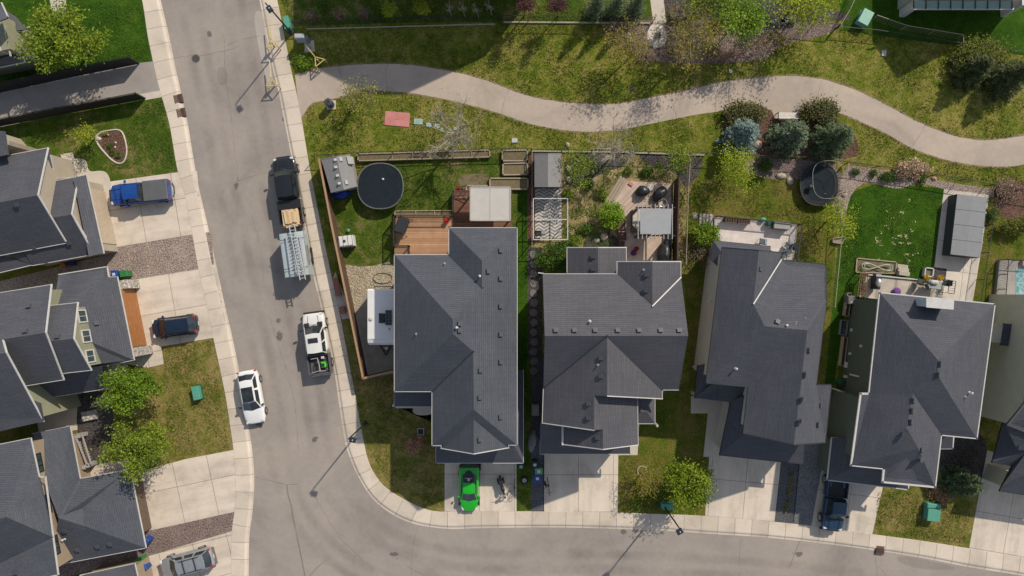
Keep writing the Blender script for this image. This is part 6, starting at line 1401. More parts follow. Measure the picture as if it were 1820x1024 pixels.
board_fence('low white-capped gate fence between the two right middle houses',[(1478,690),(1500,697),(1522,708)],1.5,mat('white_gate',(.5,.48,.44)),rw=.09,bt=.02,cat='gate',name='side_gate',rails=False)
# ---- grey cover on the concrete pad
th=thing('swim_spa','long grey four-panel covered swim spa on the concrete pad','swim spa',W(1705,404),math.radians(-6.5))
cv=mat('grey_vinyl_cover',(.22,.225,.235),(.19,.195,.205),1.5,.55); sk_=mat('dark_cabinet',(.045,.047,.05),None,4,.6)
mb=MB(); mb.bbox((0,0,.6),(2.55,5.3,1.2),.03); mb.build('cabinet',sk_,th,False)
for k in range(4):
    y=-1.98+k*1.32; mb=MB(); vs=[]
    for yy in (y-.645,y+.645): vs+= [(-1.3,yy,1.2),(1.3,yy,1.2),(1.3,yy,1.27),(0,yy,1.34),(-1.3,yy,1.27)]
    mb.grid(vs,[(0,1,2,3,4),(9,8,7,6,5),(4,3,8,9),(3,2,7,8),(0,4,9,5),(1,6,7,2),(0,5,6,1)]); mb.build('cover_panel',cv,th,False)
mb=MB(); 
for k in range(3): mb.box((1.36,-1.3+k*1.3,1.1),(.1,.12,.3))
mb.build('cover_latch',galv,th,False)
# ---- pool at the right edge
th=thing('swimming_pool','aqua swimming pool with tile pattern and a black mesh fence at the right edge','pool',W(1830,495))
mb=MB(); mb.prism([W(*p)[:2] for p in ((1772,462),(1900,470),(1900,560),(1764,542))],T-.02,T+.35); mb.build('deck_slab',mat('pool_deck',(.30,.28,.26),(.24,.225,.21),1.5,.8),th)
m_,nt_,b_=nodes('pool_water',.12,0,.5); vv=coord(nt_); vo=N(nt_,'ShaderNodeTexVoronoi',feature='DISTANCE_TO_EDGE'); vo.inputs['Scale'].default_value=2.2; nt_.links.new(vv,vo.inputs['Vector']); nt_.links.new(ramp(nt_,vo.outputs['Distance'],[(0,(.32,.42,.42)),(.12,(.13,.28,.31)),(.5,(.10,.25,.29))]),b_.inputs['Base Color'])
mb=MB(); mb.prism([W(*p)[:2] for p in ((1800,476),(1900,480),(1900,538),(1800,530))],T,T+.36); mb.build('water',m_,th)
mb=MB(); mb.bbox(W(1818,468,.5),(1.0,.5,.35),.04); mb.build('step_box',mat('pinkish_step',(.5,.36,.33)),th)
wire_fence('black framed pool fence at the right edge',[(1768,540),(1774,462),(1860,468)],1.3,dark,1.15,.2)
# ---- park furniture
th=thing('park_bench','white slatted park bench between the juniper bushes','bench',W(1396,206),math.radians(-1)); wp=mat('bench_paint',(.62,.58,.52),None,3,.5)
mb=MB()
for k in range(4): mb.box((0,.12-k*.13,.46),(1.65,.1,.04))
mb.build('seat',wp,th,False); mb=MB()
for k in range(2): mb.box((0,-.42,.62+k*.16),(1.65,.04,.1))
mb.build('backrest',wp,th,False)
for s in (-1,1): mb=MB(); mb.box((s*.86,-.1,.62),(.06,.6,.05)); mb.build('armrest',dark,th,False)
for s in (-1,1):
    for t in (.12,-.38): mb=MB(); mb.box((s*.86,t,.3),(.06,.06,.62)); mb.build('leg',dark,th,False)
th=thing('park_table','dark-topped concrete picnic table on the flagstone pad','table',W(1166,68)); mb=MB(); mb.bbox((0,0,.7),(.55,.5,.06),.02); mb.build('tabletop',dark,th,False); mb=MB(); mb.lathe((0,0,0),[(.2,0),(.12,.1),(.12,.66)],10); mb.build('pedestal',conc_m,th,False)
th=thing('litter_bin','dark blue-grey litter bin beside the path entrance','litter bin',W(589,187)); mb=MB(); mb.lathe((0,0,0),[(.3,0),(.33,.1),(.33,.95),(.36,.98),(.36,1.05),(.26,1.12)],8,rz=.2); mb.build('bin',mat('bin_metal',(.06,.07,.085),(.045,.05,.06),4,.5),th,False); mb=MB(); mb.lathe((0,0,1.12),[(.14,0),(.14,.02)],8); mb.build('opening',black_f,th,False); mb=MB(); mb.bbox((0,0,.04),(.8,.8,.08),.01); mb.build('base',conc_m,th,False)
# street lamps: pole and a long arm
def lamp(label,bx,by,hx,hy,H=6.5):
    b=W(bx,by); h=P(hx,hy,H); th=thing('street_lamp',label,'street lamp',b,0,'street lamps'); mb=MB(); mb.tube([b,b+Vector((0,0,1)),b+Vector((0,0,H-.1))],[.10,.075,.055],10); mb.build('pole',dark,th)
    mb=MB(); mb.lathe(b,[(.2,0),(.2,.12),(.11,.2)],12); mb.build('base',dark,th); t=b+Vector((0,0,H-.1)); d=(h-t); d.z=0; mb=MB(); mb.tube([t-Vector((0,0,.3)),t+Vector((0,0,.05)),h-d.normalized()*.2],.04,8); mb.build('arm',dark,th)
    R=math.atan2(d.y,d.x); mb=MB(); mb.bbox(h,(.52,.42,.18),.05,R); hd=mb.build('lamp_head',mat('lamp_blue_black',(.02,.03,.045),None,5,.4),th); mb=MB(); mb.box(h-Vector((0,0,.1)),(.34,.26,.03),R); mb.build('lens',lamp_l,hd); mb=MB(); mb.lathe(h+Vector((0,0,.09)),[(.06,0),(.06,.08),(.03,.1)],8); mb.build('photocell',galv,hd)
lamp('black street lamp by the mailbox at the top of the street',518,59,479,16); lamp('black street lamp at the inner curve of the sidewalk',650,752,627,782); lamp('black street lamp leaning over the lower street beside a green box',1179,898,1208,945)
def ubox(label,x,y,w_,l_,h_,rz_,name='utility_box',two=False,m=None):
    th=thing(name,label,'utility box',W(x,y),rz_); mb=MB(); mb.bbox((0,0,h_/2),(w_,l_,h_),.05); mb.build('cabinet',m or green_u,th,False); mb=MB(); mb.bbox((0,0,h_+.02),(w_+.06,l_+.06,.05),.02); mb.build('lid',m or green_u,th,False); mb=MB(); mb.box((0,0,.02),(w_+.2,l_+.2,.1)); mb.build('base',green_d,th,False)
    if two: mb=MB(); mb.bbox((.05,l_/2+.25,h_*.4),(w_+.15,.42,h_*.85),.05); mb.build('annex',m or green_u,th,False)
    return th
ubox('green utility box next to the street lamp and mailbox',514,46,.42,1.05,.75,math.radians(9)); ubox('green utility box standing on the dry lawn by the left sidewalk',353.5,697,.55,1.15,.6,math.radians(12)); ubox('green utility box next to the lamp post above the lower street',1183.5,896.5,.95,.42,.7,math.radians(-4)); ubox('large two-part green utility box on the lower right lawn',1650.5,911,1.05,1.0,.75,math.radians(-6),two=True)
ubox('mint green utility box with rounded top on the top right lawn',1532,36,.9,1.25,.7,math.radians(-28),m=mat('mint_paint',(.22,.45,.35),None,3,.5))
th=thing('mailbox','silver community mailbox on a concrete pad near the top of the street','mailbox',W(541,75),math.radians(2)); mb=MB(); mb.bbox((0,0,.95),(.85,.4,1.2),.05); mb.build('cabinet',mat('mailbox_silver',(.5,.52,.54),None,4,.35,.3),th,False)
for s in (-1,1): mb=MB(); mb.box((s*.28,0,.18),(.08,.3,.36)); mb.build('leg',galv,th,False)
mb=MB(); mb.bbox((.52,-.05,.8),(.25,.35,.9),.04); mb.build('parcel_locker',mat('mailbox_dark',(.2,.21,.23)),th,False)
ypaint=mat('yellow_paint',(.55,.44,.17),(.46,.36,.13),5,.6)
def barrier(label,bx,by,tx,ty,pale=False,rz_=0):
    b=W(bx,by); t=W(tx,ty); th=thing('swing_gate',label,'barrier gate',b,0,'yellow swing gates at the path entrance'); mb=MB(); mb.tube([b+Vector((0,0,0)),b+Vector((0,0,1.1))],.06,8); mb.build('post',ypaint,th)
    d=(t-b); d.z=0; s=Vector((-d.y,d.x,0)).normalized(); u=d.normalized(); mb=MB()
    q1,q2=b+s*.5-u*.35,b-s*.5-u*.35; z=Vector((0,0,.95))
    for a,c in ((q1,q2),(q2,b+u*.35),(b+u*.35,q1)): mb.beam(a+z,c+z,.07,.07)
    for a in (q1,q2): mb.beam(a,a+z,.07,.07)
    mb.build('frame',ypaint,th); mb=MB(); mb.beam(b+z+u*.3,t+Vector((0,0,.95)),.07,.07); mb.build('arm',mat('pale_yellow_paint',(.60,.52,.36),None,4,.6) if pale else ypaint,th)
barrier('yellow swing gate on the sidewalk near the top street lamp',489,83,485,42); barrier('yellow swing gate with a pale arm on the lower part of the sidewalk',489,151,486,113,True); barrier('yellow swing gate on the grass below the mailbox',570,113,548,86)
mb=MB(); pts=[W(531,176,.008),W(533,176,.008),W(533,171,.008),W(531,167,.008),W(530,168,.008),W(531.5,172,.008)]; 
# ---- bins
def bin_(label,x,y,m,rz_,group='wheeled bins',mark=True):
    th=thing('wheeled_bin',label,'bin',W(x,y),rz_,group); mb=MB(); mb.box((0,0,.5),(.46,.5,.95),0,0,1.18); mb.build('body',m,th,False); mb=MB(); mb.bbox((0,.02,1.02),(.58,.66,.09),.04); l=mb.build('lid',m,th,False)
    if mark: mb=MB(); mb.box((0,0,1.071),(.26,.24,.006)); mb.build('label_panel',mat('bin_white_mark',(.5,.53,.56)),l,False)
    for s in (-1,1): mb=MB(); mb.tube([(s*.2-.03,-.26,.1),(s*.2+.03,-.26,.1)],.1,10); mb.build('wheel',tyre_m,th,False)
    mb=MB(); mb.tube([(-.24,-.34,.98),(.24,-.34,.98)],.02,5); mb.build('handle',m,th,False)
bl=mat('bin_blue',(.012,.06,.26),None,4,.5); gn=mat('bin_green',(.03,.18,.05),None,4,.5); bk=mat('bin_black',(.012,.013,.015),None,4,.5); gn2=mat('bin_pale_green',(.10,.27,.13),None,4,.5)
bin_('blue bin beside the green bin at the top of the sage house garage',214.5,488,bl,math.radians(5)); bin_('green bin beside the blue bin at the top of the sage house garage',230.5,487,gn,math.radians(-80),mark=False)
bin_('blue bin with a white panel against the brown gravel strip',268,957,bl,math.radians(-30)); bin_('round-topped green bin in the gap below the tan house garage',257,990,gn,math.radians(-60),mark=False); bin_('blue bin with a white panel above the silver car driveway',264,1003,bl,math.radians(-60))
bin_('black bin between the two middle driveways',950,821,bk,0); bin_('pale green bin between the two middle driveways',957,832.5,gn2,math.radians(90)); bin_('blue bin with a white panel between the two middle driveways',954.5,845,bl,math.radians(180))
mb=MB(); mb.bbox((0,0,.2),(.3,.25,.4),.03); tag(at(mb.build('meter_box',mat('blue_white_box',(.3,.42,.5)),None,False),W(926,828)),'small pale blue box on the grass strip by the garage','box')
orange=mat('orange_plastic',(.45,.13,.04),None,4,.5)
mb=MB(); mb.lathe((0,0,0),[(.2,0),(.24,.5),(.26,.52),(.2,.55)],12); tag(at(mb.build('bucket',orange,None,False),W(118,472)),'orange bucket in the shaded gap below the pickup house','bucket')
mb=MB(); mb.bbox((0,0,.3),(.6,.4,.6),.04); tag(at(mb.build('storage_tub',mat('dark_blue_tub',(.02,.035,.12)),None,False),W(131,468)),'dark blue tub in the shaded gap below the pickup house','tub')
# stored canoe between the houses
th=thing('boat','overturned grey canoe in the shaded gap between the two middle houses','boat',W(946,783),math.radians(82)); mb=MB(); prof=[]; n=14; vs=[];fs=[]
for i in range(n+1):
    t=i/n; x=-1.05+2.1*t; w_=.38*(math.sin(math.pi*t)**.6)+.01
    for k in range(7): a=math.pi*k/6; vs.append((x,w_*math.cos(a),.1+.38*math.sin(a)*(.5+.5*math.sin(math.pi*t)**.4)))
for i in range(n):
    for k in range(6): fs.append((i*7+k,(i+1)*7+k,(i+1)*7+k+1,i*7+k+1))
mb.grid(vs,fs); mb.build('hull',mat('grey_hull',(.20,.20,.20),None,3,.5),th,False,True); mb=MB(); mb.tube([(-.6,.0,.5),(.6,.0,.5)],.02,5); mb.ring((0,0,.49),.45,.02,24,5,1.2,.3); mb.build('rim',galv,th,False)
mb=MB(); mb.bbox((0,0,.4),(.65,.9,.8),.05); tag(at(mb.build('air_conditioner',mat('ac_beige',(.33,.31,.28)),None,False),W(951,727)),'pale box unit in the shaded gap between the two middle houses','air conditioner')
# loose wheel
th=thing('car_wheel','loose car wheel with a silver rim lying on the grass strip','wheel',W(932,853)); mb=MB(); mb.lathe((0,0,0),[(.26,0),(.34,.05),(.34,.17),(.28,.22),(.2,.2)],24); mb.build('tyre',tyre_m,th,False); mb=MB(); mb.lathe((0,0,.19),[(.2,0),(.2,.02)],20)
for k in range(5): t=k*1.2566; mb.box((.1*math.cos(t),.1*math.sin(t),.22),(.2,.05,.03),t)
mb.build('rim',rim_m,th,False)
# tree ring
mb=MB(); mb.ring((0,0,.06),.42,.06,28,6); tag(at(mb.build('tree_ring',mat('pale_ring',(.40,.36,.28)),None,False),W(1141,837)),'pale round edging ring on the front lawn beside the olive tree','edging ring')
th=thing('window_well','square pale-framed drain cover on the corner lawn','drain',W(748,767)); mb=MB()
for s in (-1,1): mb.box((s*.27,0,.06),(.06,.6,.1)); mb.box((0,s*.27,.06),(.48,.06,.1))
mb.build('frame',galv,th,False); mb=MB(); mb.box((0,0,.03),(.5,.5,.04)); mb.box((0,0,.06),(.5,.04,.05)); mb.box((0,0,.06),(.04,.5,.05)); mb.build('grate',dark,th,False)
# wall trellis and low items by the porch of house D
mb=MB(); mb.bbox((0,0,.15),(1.3,.85,.3),.03); tag(at(mb.build('stone_planter',stone,None,False),W(161,738),.2),'pale stone block in the shaded bed left of the street trees','stone block')
mb=MB(); mb.beam((-.55,0,.9),(.55,0,.9),.07,.07); mb.beam((-.5,0,0),(-.5,0,.9),.07,.07); mb.beam((.5,0,0),(.5,0,.9),.07,.07); tag(at(mb.build('porch_rail',white,None,False),W(192,672),.1),'white porch rail beside the sage house steps','rail')
# ================================================================ vehicles
def paint(name,c,c2=None,rough=.28,metal=0): return mat(name,c,c2 or tuple(x*.93 for x in c),2.5,rough,metal,.5,coat=.35)
def loft(mb,st,crown=.035,mi=0):
    "st: (x, half width, z bottom, z shoulder, z top)"
    n=None; vs=[]; fs=[]
    for x,hw,zb,zs,zt in st:
        half=[(0,zb),(hw*.86,zb),(hw*.985,zb+.13),(hw,zb+(zs-zb)*.5),(hw*.985,zs-.05),(hw*.95,zs),(hw*.80,zt),(hw*.42,zt+crown*.8),(0,zt+crown)]
        ring=half+[(-y,z) for y,z in half[-2:0:-1]]; n=len(ring)
        vs+=[(x,y,z) for y,z in ring]
    for i in range(len(st)-1):
        for k in range(n): fs.append((i*n+k,(i+1)*n+k,(i+1)*n+(k+1)%n,i*n+(k+1)%n))
    fs.append(tuple(range(n))); fs.append(tuple((len(st)-1)*n+k for k in range(n))[::-1])
    mb.grid(vs,fs,mi)
def rounded(o,l=2):
    m=o.modifiers.new('rounded','SUBSURF'); m.levels=l; m.render_levels=l; return o
def wheel(th,x,y,r=.34,w=.24):
    s=1 if y>0 else -1; mb=MB(); M=Matrix.Rotation(math.pi/2*-s,3,'X'); 
    def lat(prof,n,m,nm,par):
        mb=MB(); vs=[];fs=[]
        for rr_,z in prof:
            for k in range(n): t=2*math.pi*k/n; vs.append(M@Vector((rr_*math.cos(t),rr_*math.sin(t),z))+Vector((x,y,r)))
        for i in range(len(prof)-1):
            for k in range(n): fs.append((i*n+k,i*n+(k+1)%n,(i+1)*n+(k+1)%n,(i+1)*n+k))
        fs.append(tuple(range(n))[::-1]); fs.append(tuple((len(prof)-1)*n+k for k in range(n))); mb.grid(vs,fs); return mb.build(nm,m,par,False,True if nm=='tyre' else False)
    t=lat([(r*.9,-w/2),(r,-w/2+.04),(r,w/2-.05),(r*.92,w/2),(r*.7,w/2-.01)],20,tyre_m,'wheel',th)
    rm=MB(); lat([(r*.68,w/2-.015),(r*.62,w/2+.002),(r*.15,w/2+.012)],10,rim_m,'rim',t)
def cabin(th,body,x0,x1,x2,x3,wb,wt,zb,zr,glass_m,roof_m,pil=.07,mid=(),crown=.05,roof_name='roof',curve=.10):
    "x0 windscreen base, x1 roof front, x2 roof rear, x3 rear glass base"
    zr0=zr-.03
    mb=MB(); B=[(x0,wb*.92),(x3,wb*.9)]; 
    vs=[(x0+curve,0,zb),(x0,wb*.9,zb),(x3,wb*.88,zb),(x3-curve*.6,0,zb),(x3,-wb*.88,zb),(x0,-wb*.9,zb),(x1+curve*.5,0,zr0+crown*.6),(x1,wt*.94,zr0),(x2,wt*.92,zr0),(x2-curve*.4,0,zr0+crown*.6),(x2,-wt*.92,zr0),(x1,-wt*.94,zr0)]
    mb.grid(vs,[(0,1,7,6),(5,0,6,11),(1,2,8,7),(2,3,9,8),(3,4,10,9),(4,5,11,10),(6,7,8,9),(6,9,10,11)]); 
    mb.build('cabin_frame',roof_m if roof_m is not None else body,th,False)
    def panel(nm,quad,off,m,sh=.07,shv=.08,par=None):
        q=[Vector(p) for p in quad]; c=sum(q,Vector())/len(q); n=(q[1]-q[0]).cross(q[-1]-q[0]).normalized()
        if n.dot(c-Vector(((x0+x3)/2,0,zb)))<0: n=-n
        q2=[c+(p-c)*(1-sh)+n*off for p in q]; mb=MB(); mb.face(q2); mb.face([p-n*off*.9 for p in q2[::-1]])
        for a,b in zip(q2,q2[1:]+q2[:1]): mb.face([a,b,b-n*off*.9,a-n*off*.9])
        return mb.build(nm,m,par or th,False)
    # windscreen and rear glass as two-quad bent panels
    def bent(nm,xa,xb,ca,cb,wa,wt_,m):
        mb=MB(); o=.014*(1 if xa>xb else -1); e=.06; f=lambda p,q,t:p+(q-p)*t
        za,zb_=f(zb,zr0,e),f(zr0,zb,e*.8); xa_,xb_=f(xa,xb,e),f(xb,xa,e*.8)
        vs=[(xa_+o,wa*.90*.93,za+.012),(xa_+ca+o,0,za+.012),(xa_+o,-wa*.90*.93,za+.012),(xb_+o,-wt_*.88,zb_+.012),(xb_+cb+o,0,zb_+crown*.6+.012),(xb_+o,wt_*.88,zb_+.012)]
        mb.grid(vs,[(0,1,4,5),(1,2,3,4)]); return mb.build(nm,m,th,False)
    bent('windshield',x0,x1,curve,curve*.5,wb,wt,glass_m); bent('rear_window',x3,x2,-curve*.6,-curve*.4,wb,wt,glass_m)
    cuts=[0]+list(mid)+[1]
    for s in (-1,1):
        for a,b in zip(cuts,cuts[1:]):
            f=lambda t,z:(lambda xb,xt,wb_,wt_:(xb+(xt-xb)*z,s*(wb_+(wt_-wb_)*z),zb+(zr0-zb)*z))(x0+(x3-x0)*t,x1+(x2-x1)*t,wb*.9+(wb*.88-wb*.9)*t,wt*.94+(wt*.92-wt*.94)*t)
            g=.02; panel('side_window',[f(a+g+.015,.1),f(b-g-.015,.1),f(b-g-.01,.88),f(a+g+.01,.88)],.012,glass_m,.02)
    if roof_m is not None or True:
        mb=MB(); nx,ny=6,6; vs=[]; 
        for i in range(nx+1):
            for j in range(ny+1):
                u=i/nx*2-1; v=j/ny*2-1; xm=(x1+x2)/2; hx=(x1-x2)/2*.99; y=v*wt*.90; x=xm+u*hx+ (curve*.45*(1-v*v))*(1 if u>0 else -.8)*abs(u); vs.append((x,y,zr0+.018+crown*(1-v*v*.95)*(1-.5*u*u)))
        mb.grid(vs,[(i*(ny+1)+j,i*(ny+1)+j+1,(i+1)*(ny+1)+j+1,(i+1)*(ny+1)+j) for i in range(nx) for j in range(ny)]); mb.build(roof_name,roof_m or body,th,False,True)
def mirrors(th,x,w,z,m,l=.22):
    for s in (-1,1): mb=MB(); mb.bbox((x,s*(w+l*.55),z),(.14,l,.17),.04,s*.25); mb.build('mirror',m,th,False)
def lights(th,xf,xr,w,zf,zr,tl=(.12,.34,.16),hl=(.2,.36,.14),af=.35):
    for s in (-1,1):
        mb=MB(); mb.bbox((xf,s*w*.74,zf),hl,.04,-s*af); mb.build('headlight',lamp_l,th,False)
        mb=MB(); mb.bbox((xr,s*w*.78,zr),tl,.04,s*af); mb.build('taillight',red_l,th,False)
def veh(name,label,cat,cx,cy,ang,z=.004,h=.7):
    p=P(cx,cy,h); return thing(name,label,cat,(p.x,p.y,z),math.radians(ang))
def plate(th,x,z): mb=MB(); mb.box((x,0,z),(.03,.34,.14)); mb.build('licence_plate',white,th,False)
def seam(th,body_dark,segs,nm='panel_gap'):
    mb=MB()
    for a,b in segs: mb.beam(a,b,.014,.012)
    mb.build(nm,body_dark,th,False)
# --- white sedan
wp_=paint('white_car_paint',(.74,.74,.73)); th=veh('parked_car','white coupe-like sedan with a black glass roof parked at the left kerb','car',447,706,-80,.05)
mb=MB(); loft(mb,[(2.36,.50,.30,.52,.56),(2.28,.72,.24,.62,.66),(2.0,.88,.2,.68,.74),(1.5,.94,.19,.76,.84),(1.0,.945,.19,.83,.90),(.2,.93,.19,.86,.93),(-.8,.935,.19,.89,.95),(-1.5,.95,.2,.90,.98),(-2.05,.90,.24,.88,1.0),(-2.3,.76,.3,.84,.96),(-2.38,.6,.36,.74,.84)]); b=rounded(mb.build('body',wp_,th,False,True))
cabin(th,wp_,1.02,.28,-1.52,-2.08,.90,.62,.90,1.43,car_glass,wp_,mid=(.55,),curve=.16)
mb=MB(); vs=[]; 
for i in range(5):
    for j in range(5): u=i/4;v=j/4*2-1; x=.27+(-.98-.27)*u; vs.append((x+.05*(1-v*v)*(1-u),v*.50,1.425+.05*(1-v*v)+.022))
mb.grid(vs,[(i*5+j,i*5+j+1,(i+1)*5+j+1,(i+1)*5+j) for i in range(4) for j in range(4)]); mb.build('glass_roof',car_glass,th,False,True)
mirrors(th,.75,.88,.98,dark); lights(th,2.16,-2.24,.88,.66,.86)
for x in (1.42,-1.42): wheel(th,x,.86); wheel(th,x,-.86)
plate(th,-2.37,.62); mb=MB(); mb.box((2.33,0,.42),(.08,.8,.16)); mb.build('grille',dark,th,False)
# --- dark hatchback
dp=paint('dark_blue_black_paint',(.006,.014,.032),(.009,.02,.042),.15); th=veh('parked_car','dark blue-black hatchback on the driveway of the sage house','car',312,580,187.5,T)
mb=MB(); loft(mb,[(2.06,.45,.3,.58,.62),(1.98,.68,.25,.66,.72),(1.7,.82,.2,.74,.84),(1.2,.875,.19,.84,.92),(.6,.88,.19,.9,.97),(-.5,.88,.19,.92,.98),(-1.4,.89,.2,.93,1.0),(-1.85,.82,.25,.9,.98),(-2.02,.66,.32,.8,.88)]); rounded(mb.build('body',dp,th,False,True))
cabin(th,dp,1.15,.42,-1.45,-1.92,.85,.63,.93,1.48,car_glass,dp,mid=(.36,.68),curve=.14); mirrors(th,.82,.83,1.0,dp); lights(th,1.86,-1.86,.82,.72,.95,(.2,.22,.24))
for x in (1.28,-1.25): wheel(th,x,.80,.31); wheel(th,x,-.80,.31)
plate(th,-2.04,.6)
# --- silver SUV with rack
sp_=paint('silver_paint',(.36,.38,.40),(.31,.33,.355),.3,.45); th=veh('parked_car','silver wagon with black roof racks on the lowest left driveway','car',334,1000,195,T)
mb=MB(); loft(mb,[(2.38,.5,.34,.62,.68),(2.3,.75,.28,.72,.80),(1.95,.9,.22,.82,.92),(1.4,.945,.2,.90,1.0),(.7,.95,.2,.97,1.05),(-.6,.95,.2,1.0,1.08),(-1.7,.95,.22,1.02,1.1),(-2.2,.88,.28,.98,1.06),(-2.4,.72,.34,.86,.95)]); rounded(mb.build('body',sp_,th,False,True))
cabin(th,sp_,1.25,.55,-1.85,-2.25,.91,.68,1.02,1.62,car_glass,sp_,mid=(.34,.66),curve=.15)
for s in (-1,1): mb=MB(); mb.tube([(.25,s*.55,1.66),(.1,s*.55,1.73),(-1.45,s*.55,1.73),(-1.6,s*.55,1.66)],.025,6); mb.build('roof_rail',dark,th,False)
for x in (-.15,-1.15): mb=MB(); mb.beam((x,-.62,1.75),(x,.62,1.75),.07,.04); mb.build('roof_rack_bar',dark,th,False)
mirrors(th,.9,.9,1.08,sp_); lights(th,2.16,-2.22,.9,.8,1.05,(.16,.2,.34))
for x in (1.42,-1.42): wheel(th,x,.86,.36); wheel(th,x,-.86,.36)
plate(th,-2.42,.75); mb=MB(); mb.bbox((-2.38,0,.55),(.18,1.5,.22),.05); mb.build('bumper',mat('bumper_grey',(.12,.12,.12)),th,False)
# --- green sports car
gp_=paint('vivid_green_paint',(.012,.40,.020),(.010,.34,.016),.22); th=veh('sports_car','vivid green low sports car on the driveway under the corner house','sports car',834,866,-90,T,.5)
mb=MB(); loft(mb,[(2.1,.30,.22,.40,.44),(2.02,.55,.16,.46,.52),(1.75,.76,.13,.56,.62),(1.3,.86,.12,.64,.70),(.8,.87,.12,.68,.74),(0,.85,.12,.70,.76),(-.7,.87,.12,.74,.84),(-1.3,.91,.13,.80,.88),(-1.75,.90,.16,.82,.88),(-2.0,.82,.22,.78,.84),(-2.08,.7,.3,.7,.76)]); rounded(mb.build('body',gp_,th,False,True))
cabin(th,gp_,1.0,.30,-.55,-1.65,.78,.56,.73,1.17,car_glass,gp_,curve=.16)
mb=MB(); pts=[(-.62,.36),(-.62,-.36),(-1.05,-.42),(-1.35,-.36),(-1.58,-.16),(-1.62,0),(-1.58,.16),(-1.35,.36),(-1.05,.42)]; z=lambda x:1.20-(-.55-x)/1.1*.30; mb.face([(x,y,z(x)+.03) for x,y in pts[::-1]]); mb.build('engine_cover',mat('engine_cover_black',(.02,.022,.03),None,4,.35),th,False)
mb=MB(); mb.box((-.98,0,z(-.98)+.045),(.05,.62,.02)); mb.lathe((-.86,0,z(-.86)+.03),[(.11,0),(.11,.03)],14); mb.build('engine_detail',mat('engine_pale',(.5,.46,.46)),th,False)
mb=MB(); mb.bbox((-1.98,0,.98),(.26,1.7,.05),.02); [mb.box((-1.9,s*.6,.9),(.1,.05,.16)) for s in (-1,1)]; mb.build('rear_spoiler',dark,th,False)
mirrors(th,.72,.82,.86,gp_,.16); lights(th,1.82,-2.0,.8,.58,.72,hl=(.34,.14,.06)); mb=MB(); mb.bbox((-2.08,0,.45),(.12,1.5,.3),.05); mb.build('rear_bumper',dark,th,False)
for x in (1.28,-1.25): wheel(th,x,.80,.33,.26); wheel(th,x,-.80,.34,.28)
mb=MB(); mb.bbox((0,0,.3),(.25,.5,.6),.08); tag(at(mb.build('backpack',mat('navy_fabric_bag',(.02,.03,.07)),None,False),P(852.5,828)),'dark blue bag standing behind the green sports car','bag')
# --- pickups
def pickup(label,cx,cy,ang,z,L,body,cab=(.95,.35,-.85,-1.05),hood=2.75,roof_m=None,bed=None,W_=1.0,extras=True,cover=None,bx=-1.12,bedm=None):
    s=L/5.7; th=veh('pickup_truck',label,'pickup truck',cx,cy,ang,z,.9)
    S=lambda st:[(x*s,hw*W_,a,b,c) for x,hw,a,b,c in st]; mb=MB()
    loft(mb,S([(2.82,.62,.42,.82,.88),(2.74,.86,.36,.95,1.02),(2.4,.96,.34,1.04,1.10),(1.8,.99,.33,1.09,1.14),(1.0,.99,.33,1.12,1.17),(max(-.3,bx+.3),.98,.33,1.13,1.17),(bx+.02,.98,.33,1.13,1.17)]),.03); rounded(mb.build('body',body,th,False,True))
    cabin(th,body,cab[0]*s,cab[1]*s,cab[2]*s,cab[3]*s,.95*W_,.70*W_,1.16,1.86,car_glass,roof_m or body,mid=(.5,),curve=.13)
    # open box: floor, two walls, tailgate
    x0,x1=bx*s,-2.78*s; mb=MB(); mb.box(((x0+x1)/2,0,.62),(x0-x1,1.9*W_,.5)); 
    for k in (-1,1): mb.bbox(((x0+x1)/2,k*.94*W_,.98),(x0-x1,.11,.42),.03); mb.box(((x0+x1)/2-.2,k*.62*W_,.9),(.85,.24,.16))
    mb.bbox((x1+.05,0,.98),(.1,1.8*W_,.42),.03); mb.bbox((x0-.04,0,.98),(.08,1.8*W_,.42),.02); mb.build('bed',[bedm or body],th,False)
    lin=bed or mat('bed_liner',(.03,.03,.032),(.05,.05,.052),6,.8); mb=MB(); mb.box(((x0+x1)/2,0,.885),(x0-x1-.2,1.72*W_,.03))
    for k in range(9): mb.box(((x0+x1)/2,-.72*W_+k*.18*W_,.905),(x0-x1-.25,.06,.025))
    mb.build('bed_liner',lin,th,False)
    if cover: mb=MB(); mb.bbox(((x0+x1)/2,0,1.25),(x0-x1-.02,1.86*W_,.10),.05); mb.build('bed_cover',cover,th,False)
    mirrors(th,(cab[0]-.25)*s,.95*W_,1.22,body if extras else dark,.28); lights(th,2.62*s,-2.77*s,.95*W_,.95,.95,(.1,.16,.36),(.22,.3,.2),.2)
    for x in (1.85*s,-1.85*s): wheel(th,x,.90*W_,.40,.28); wheel(th,x,-.90*W_,.40,.28)
    mb=MB(); mb.bbox((2.84*s,0,.52),(.2,1.85*W_,.26),.06); mb.build('bumper',galv if extras else dark,th,False)
    mb=MB(); mb.bbox((-2.86*s,0,.52),(.18,1.8*W_,.2),.04); mb.build('bumper',galv,th,False)
    mb=MB(); mb.box((2.82*s,0,.82),(.08,1.1*W_,.3)); mb.build('grille',dark,th,False); plate(th,-2.97*s,.55)
    mb=MB()
    for k in (-1,1): mb.beam(((cab[0]+.14)*s,k*.5*W_,1.2),(2.6*s,k*.42*W_,1.115),.02,.02)
    mb.beam(((cab[0]+.16)*s,-.8*W_,1.185),((cab[0]+.16)*s,.8*W_,1.185),.03,.015); mb.build('hood_crease',mat('gap_black',(.01,.01,.01)) if body is not bkp else mat('gap_grey',(.05,.05,.055)),th,False)
    return th,s
bkp=paint('black_pickup_paint',(.010,.012,.015),(.014,.017,.021),.16)
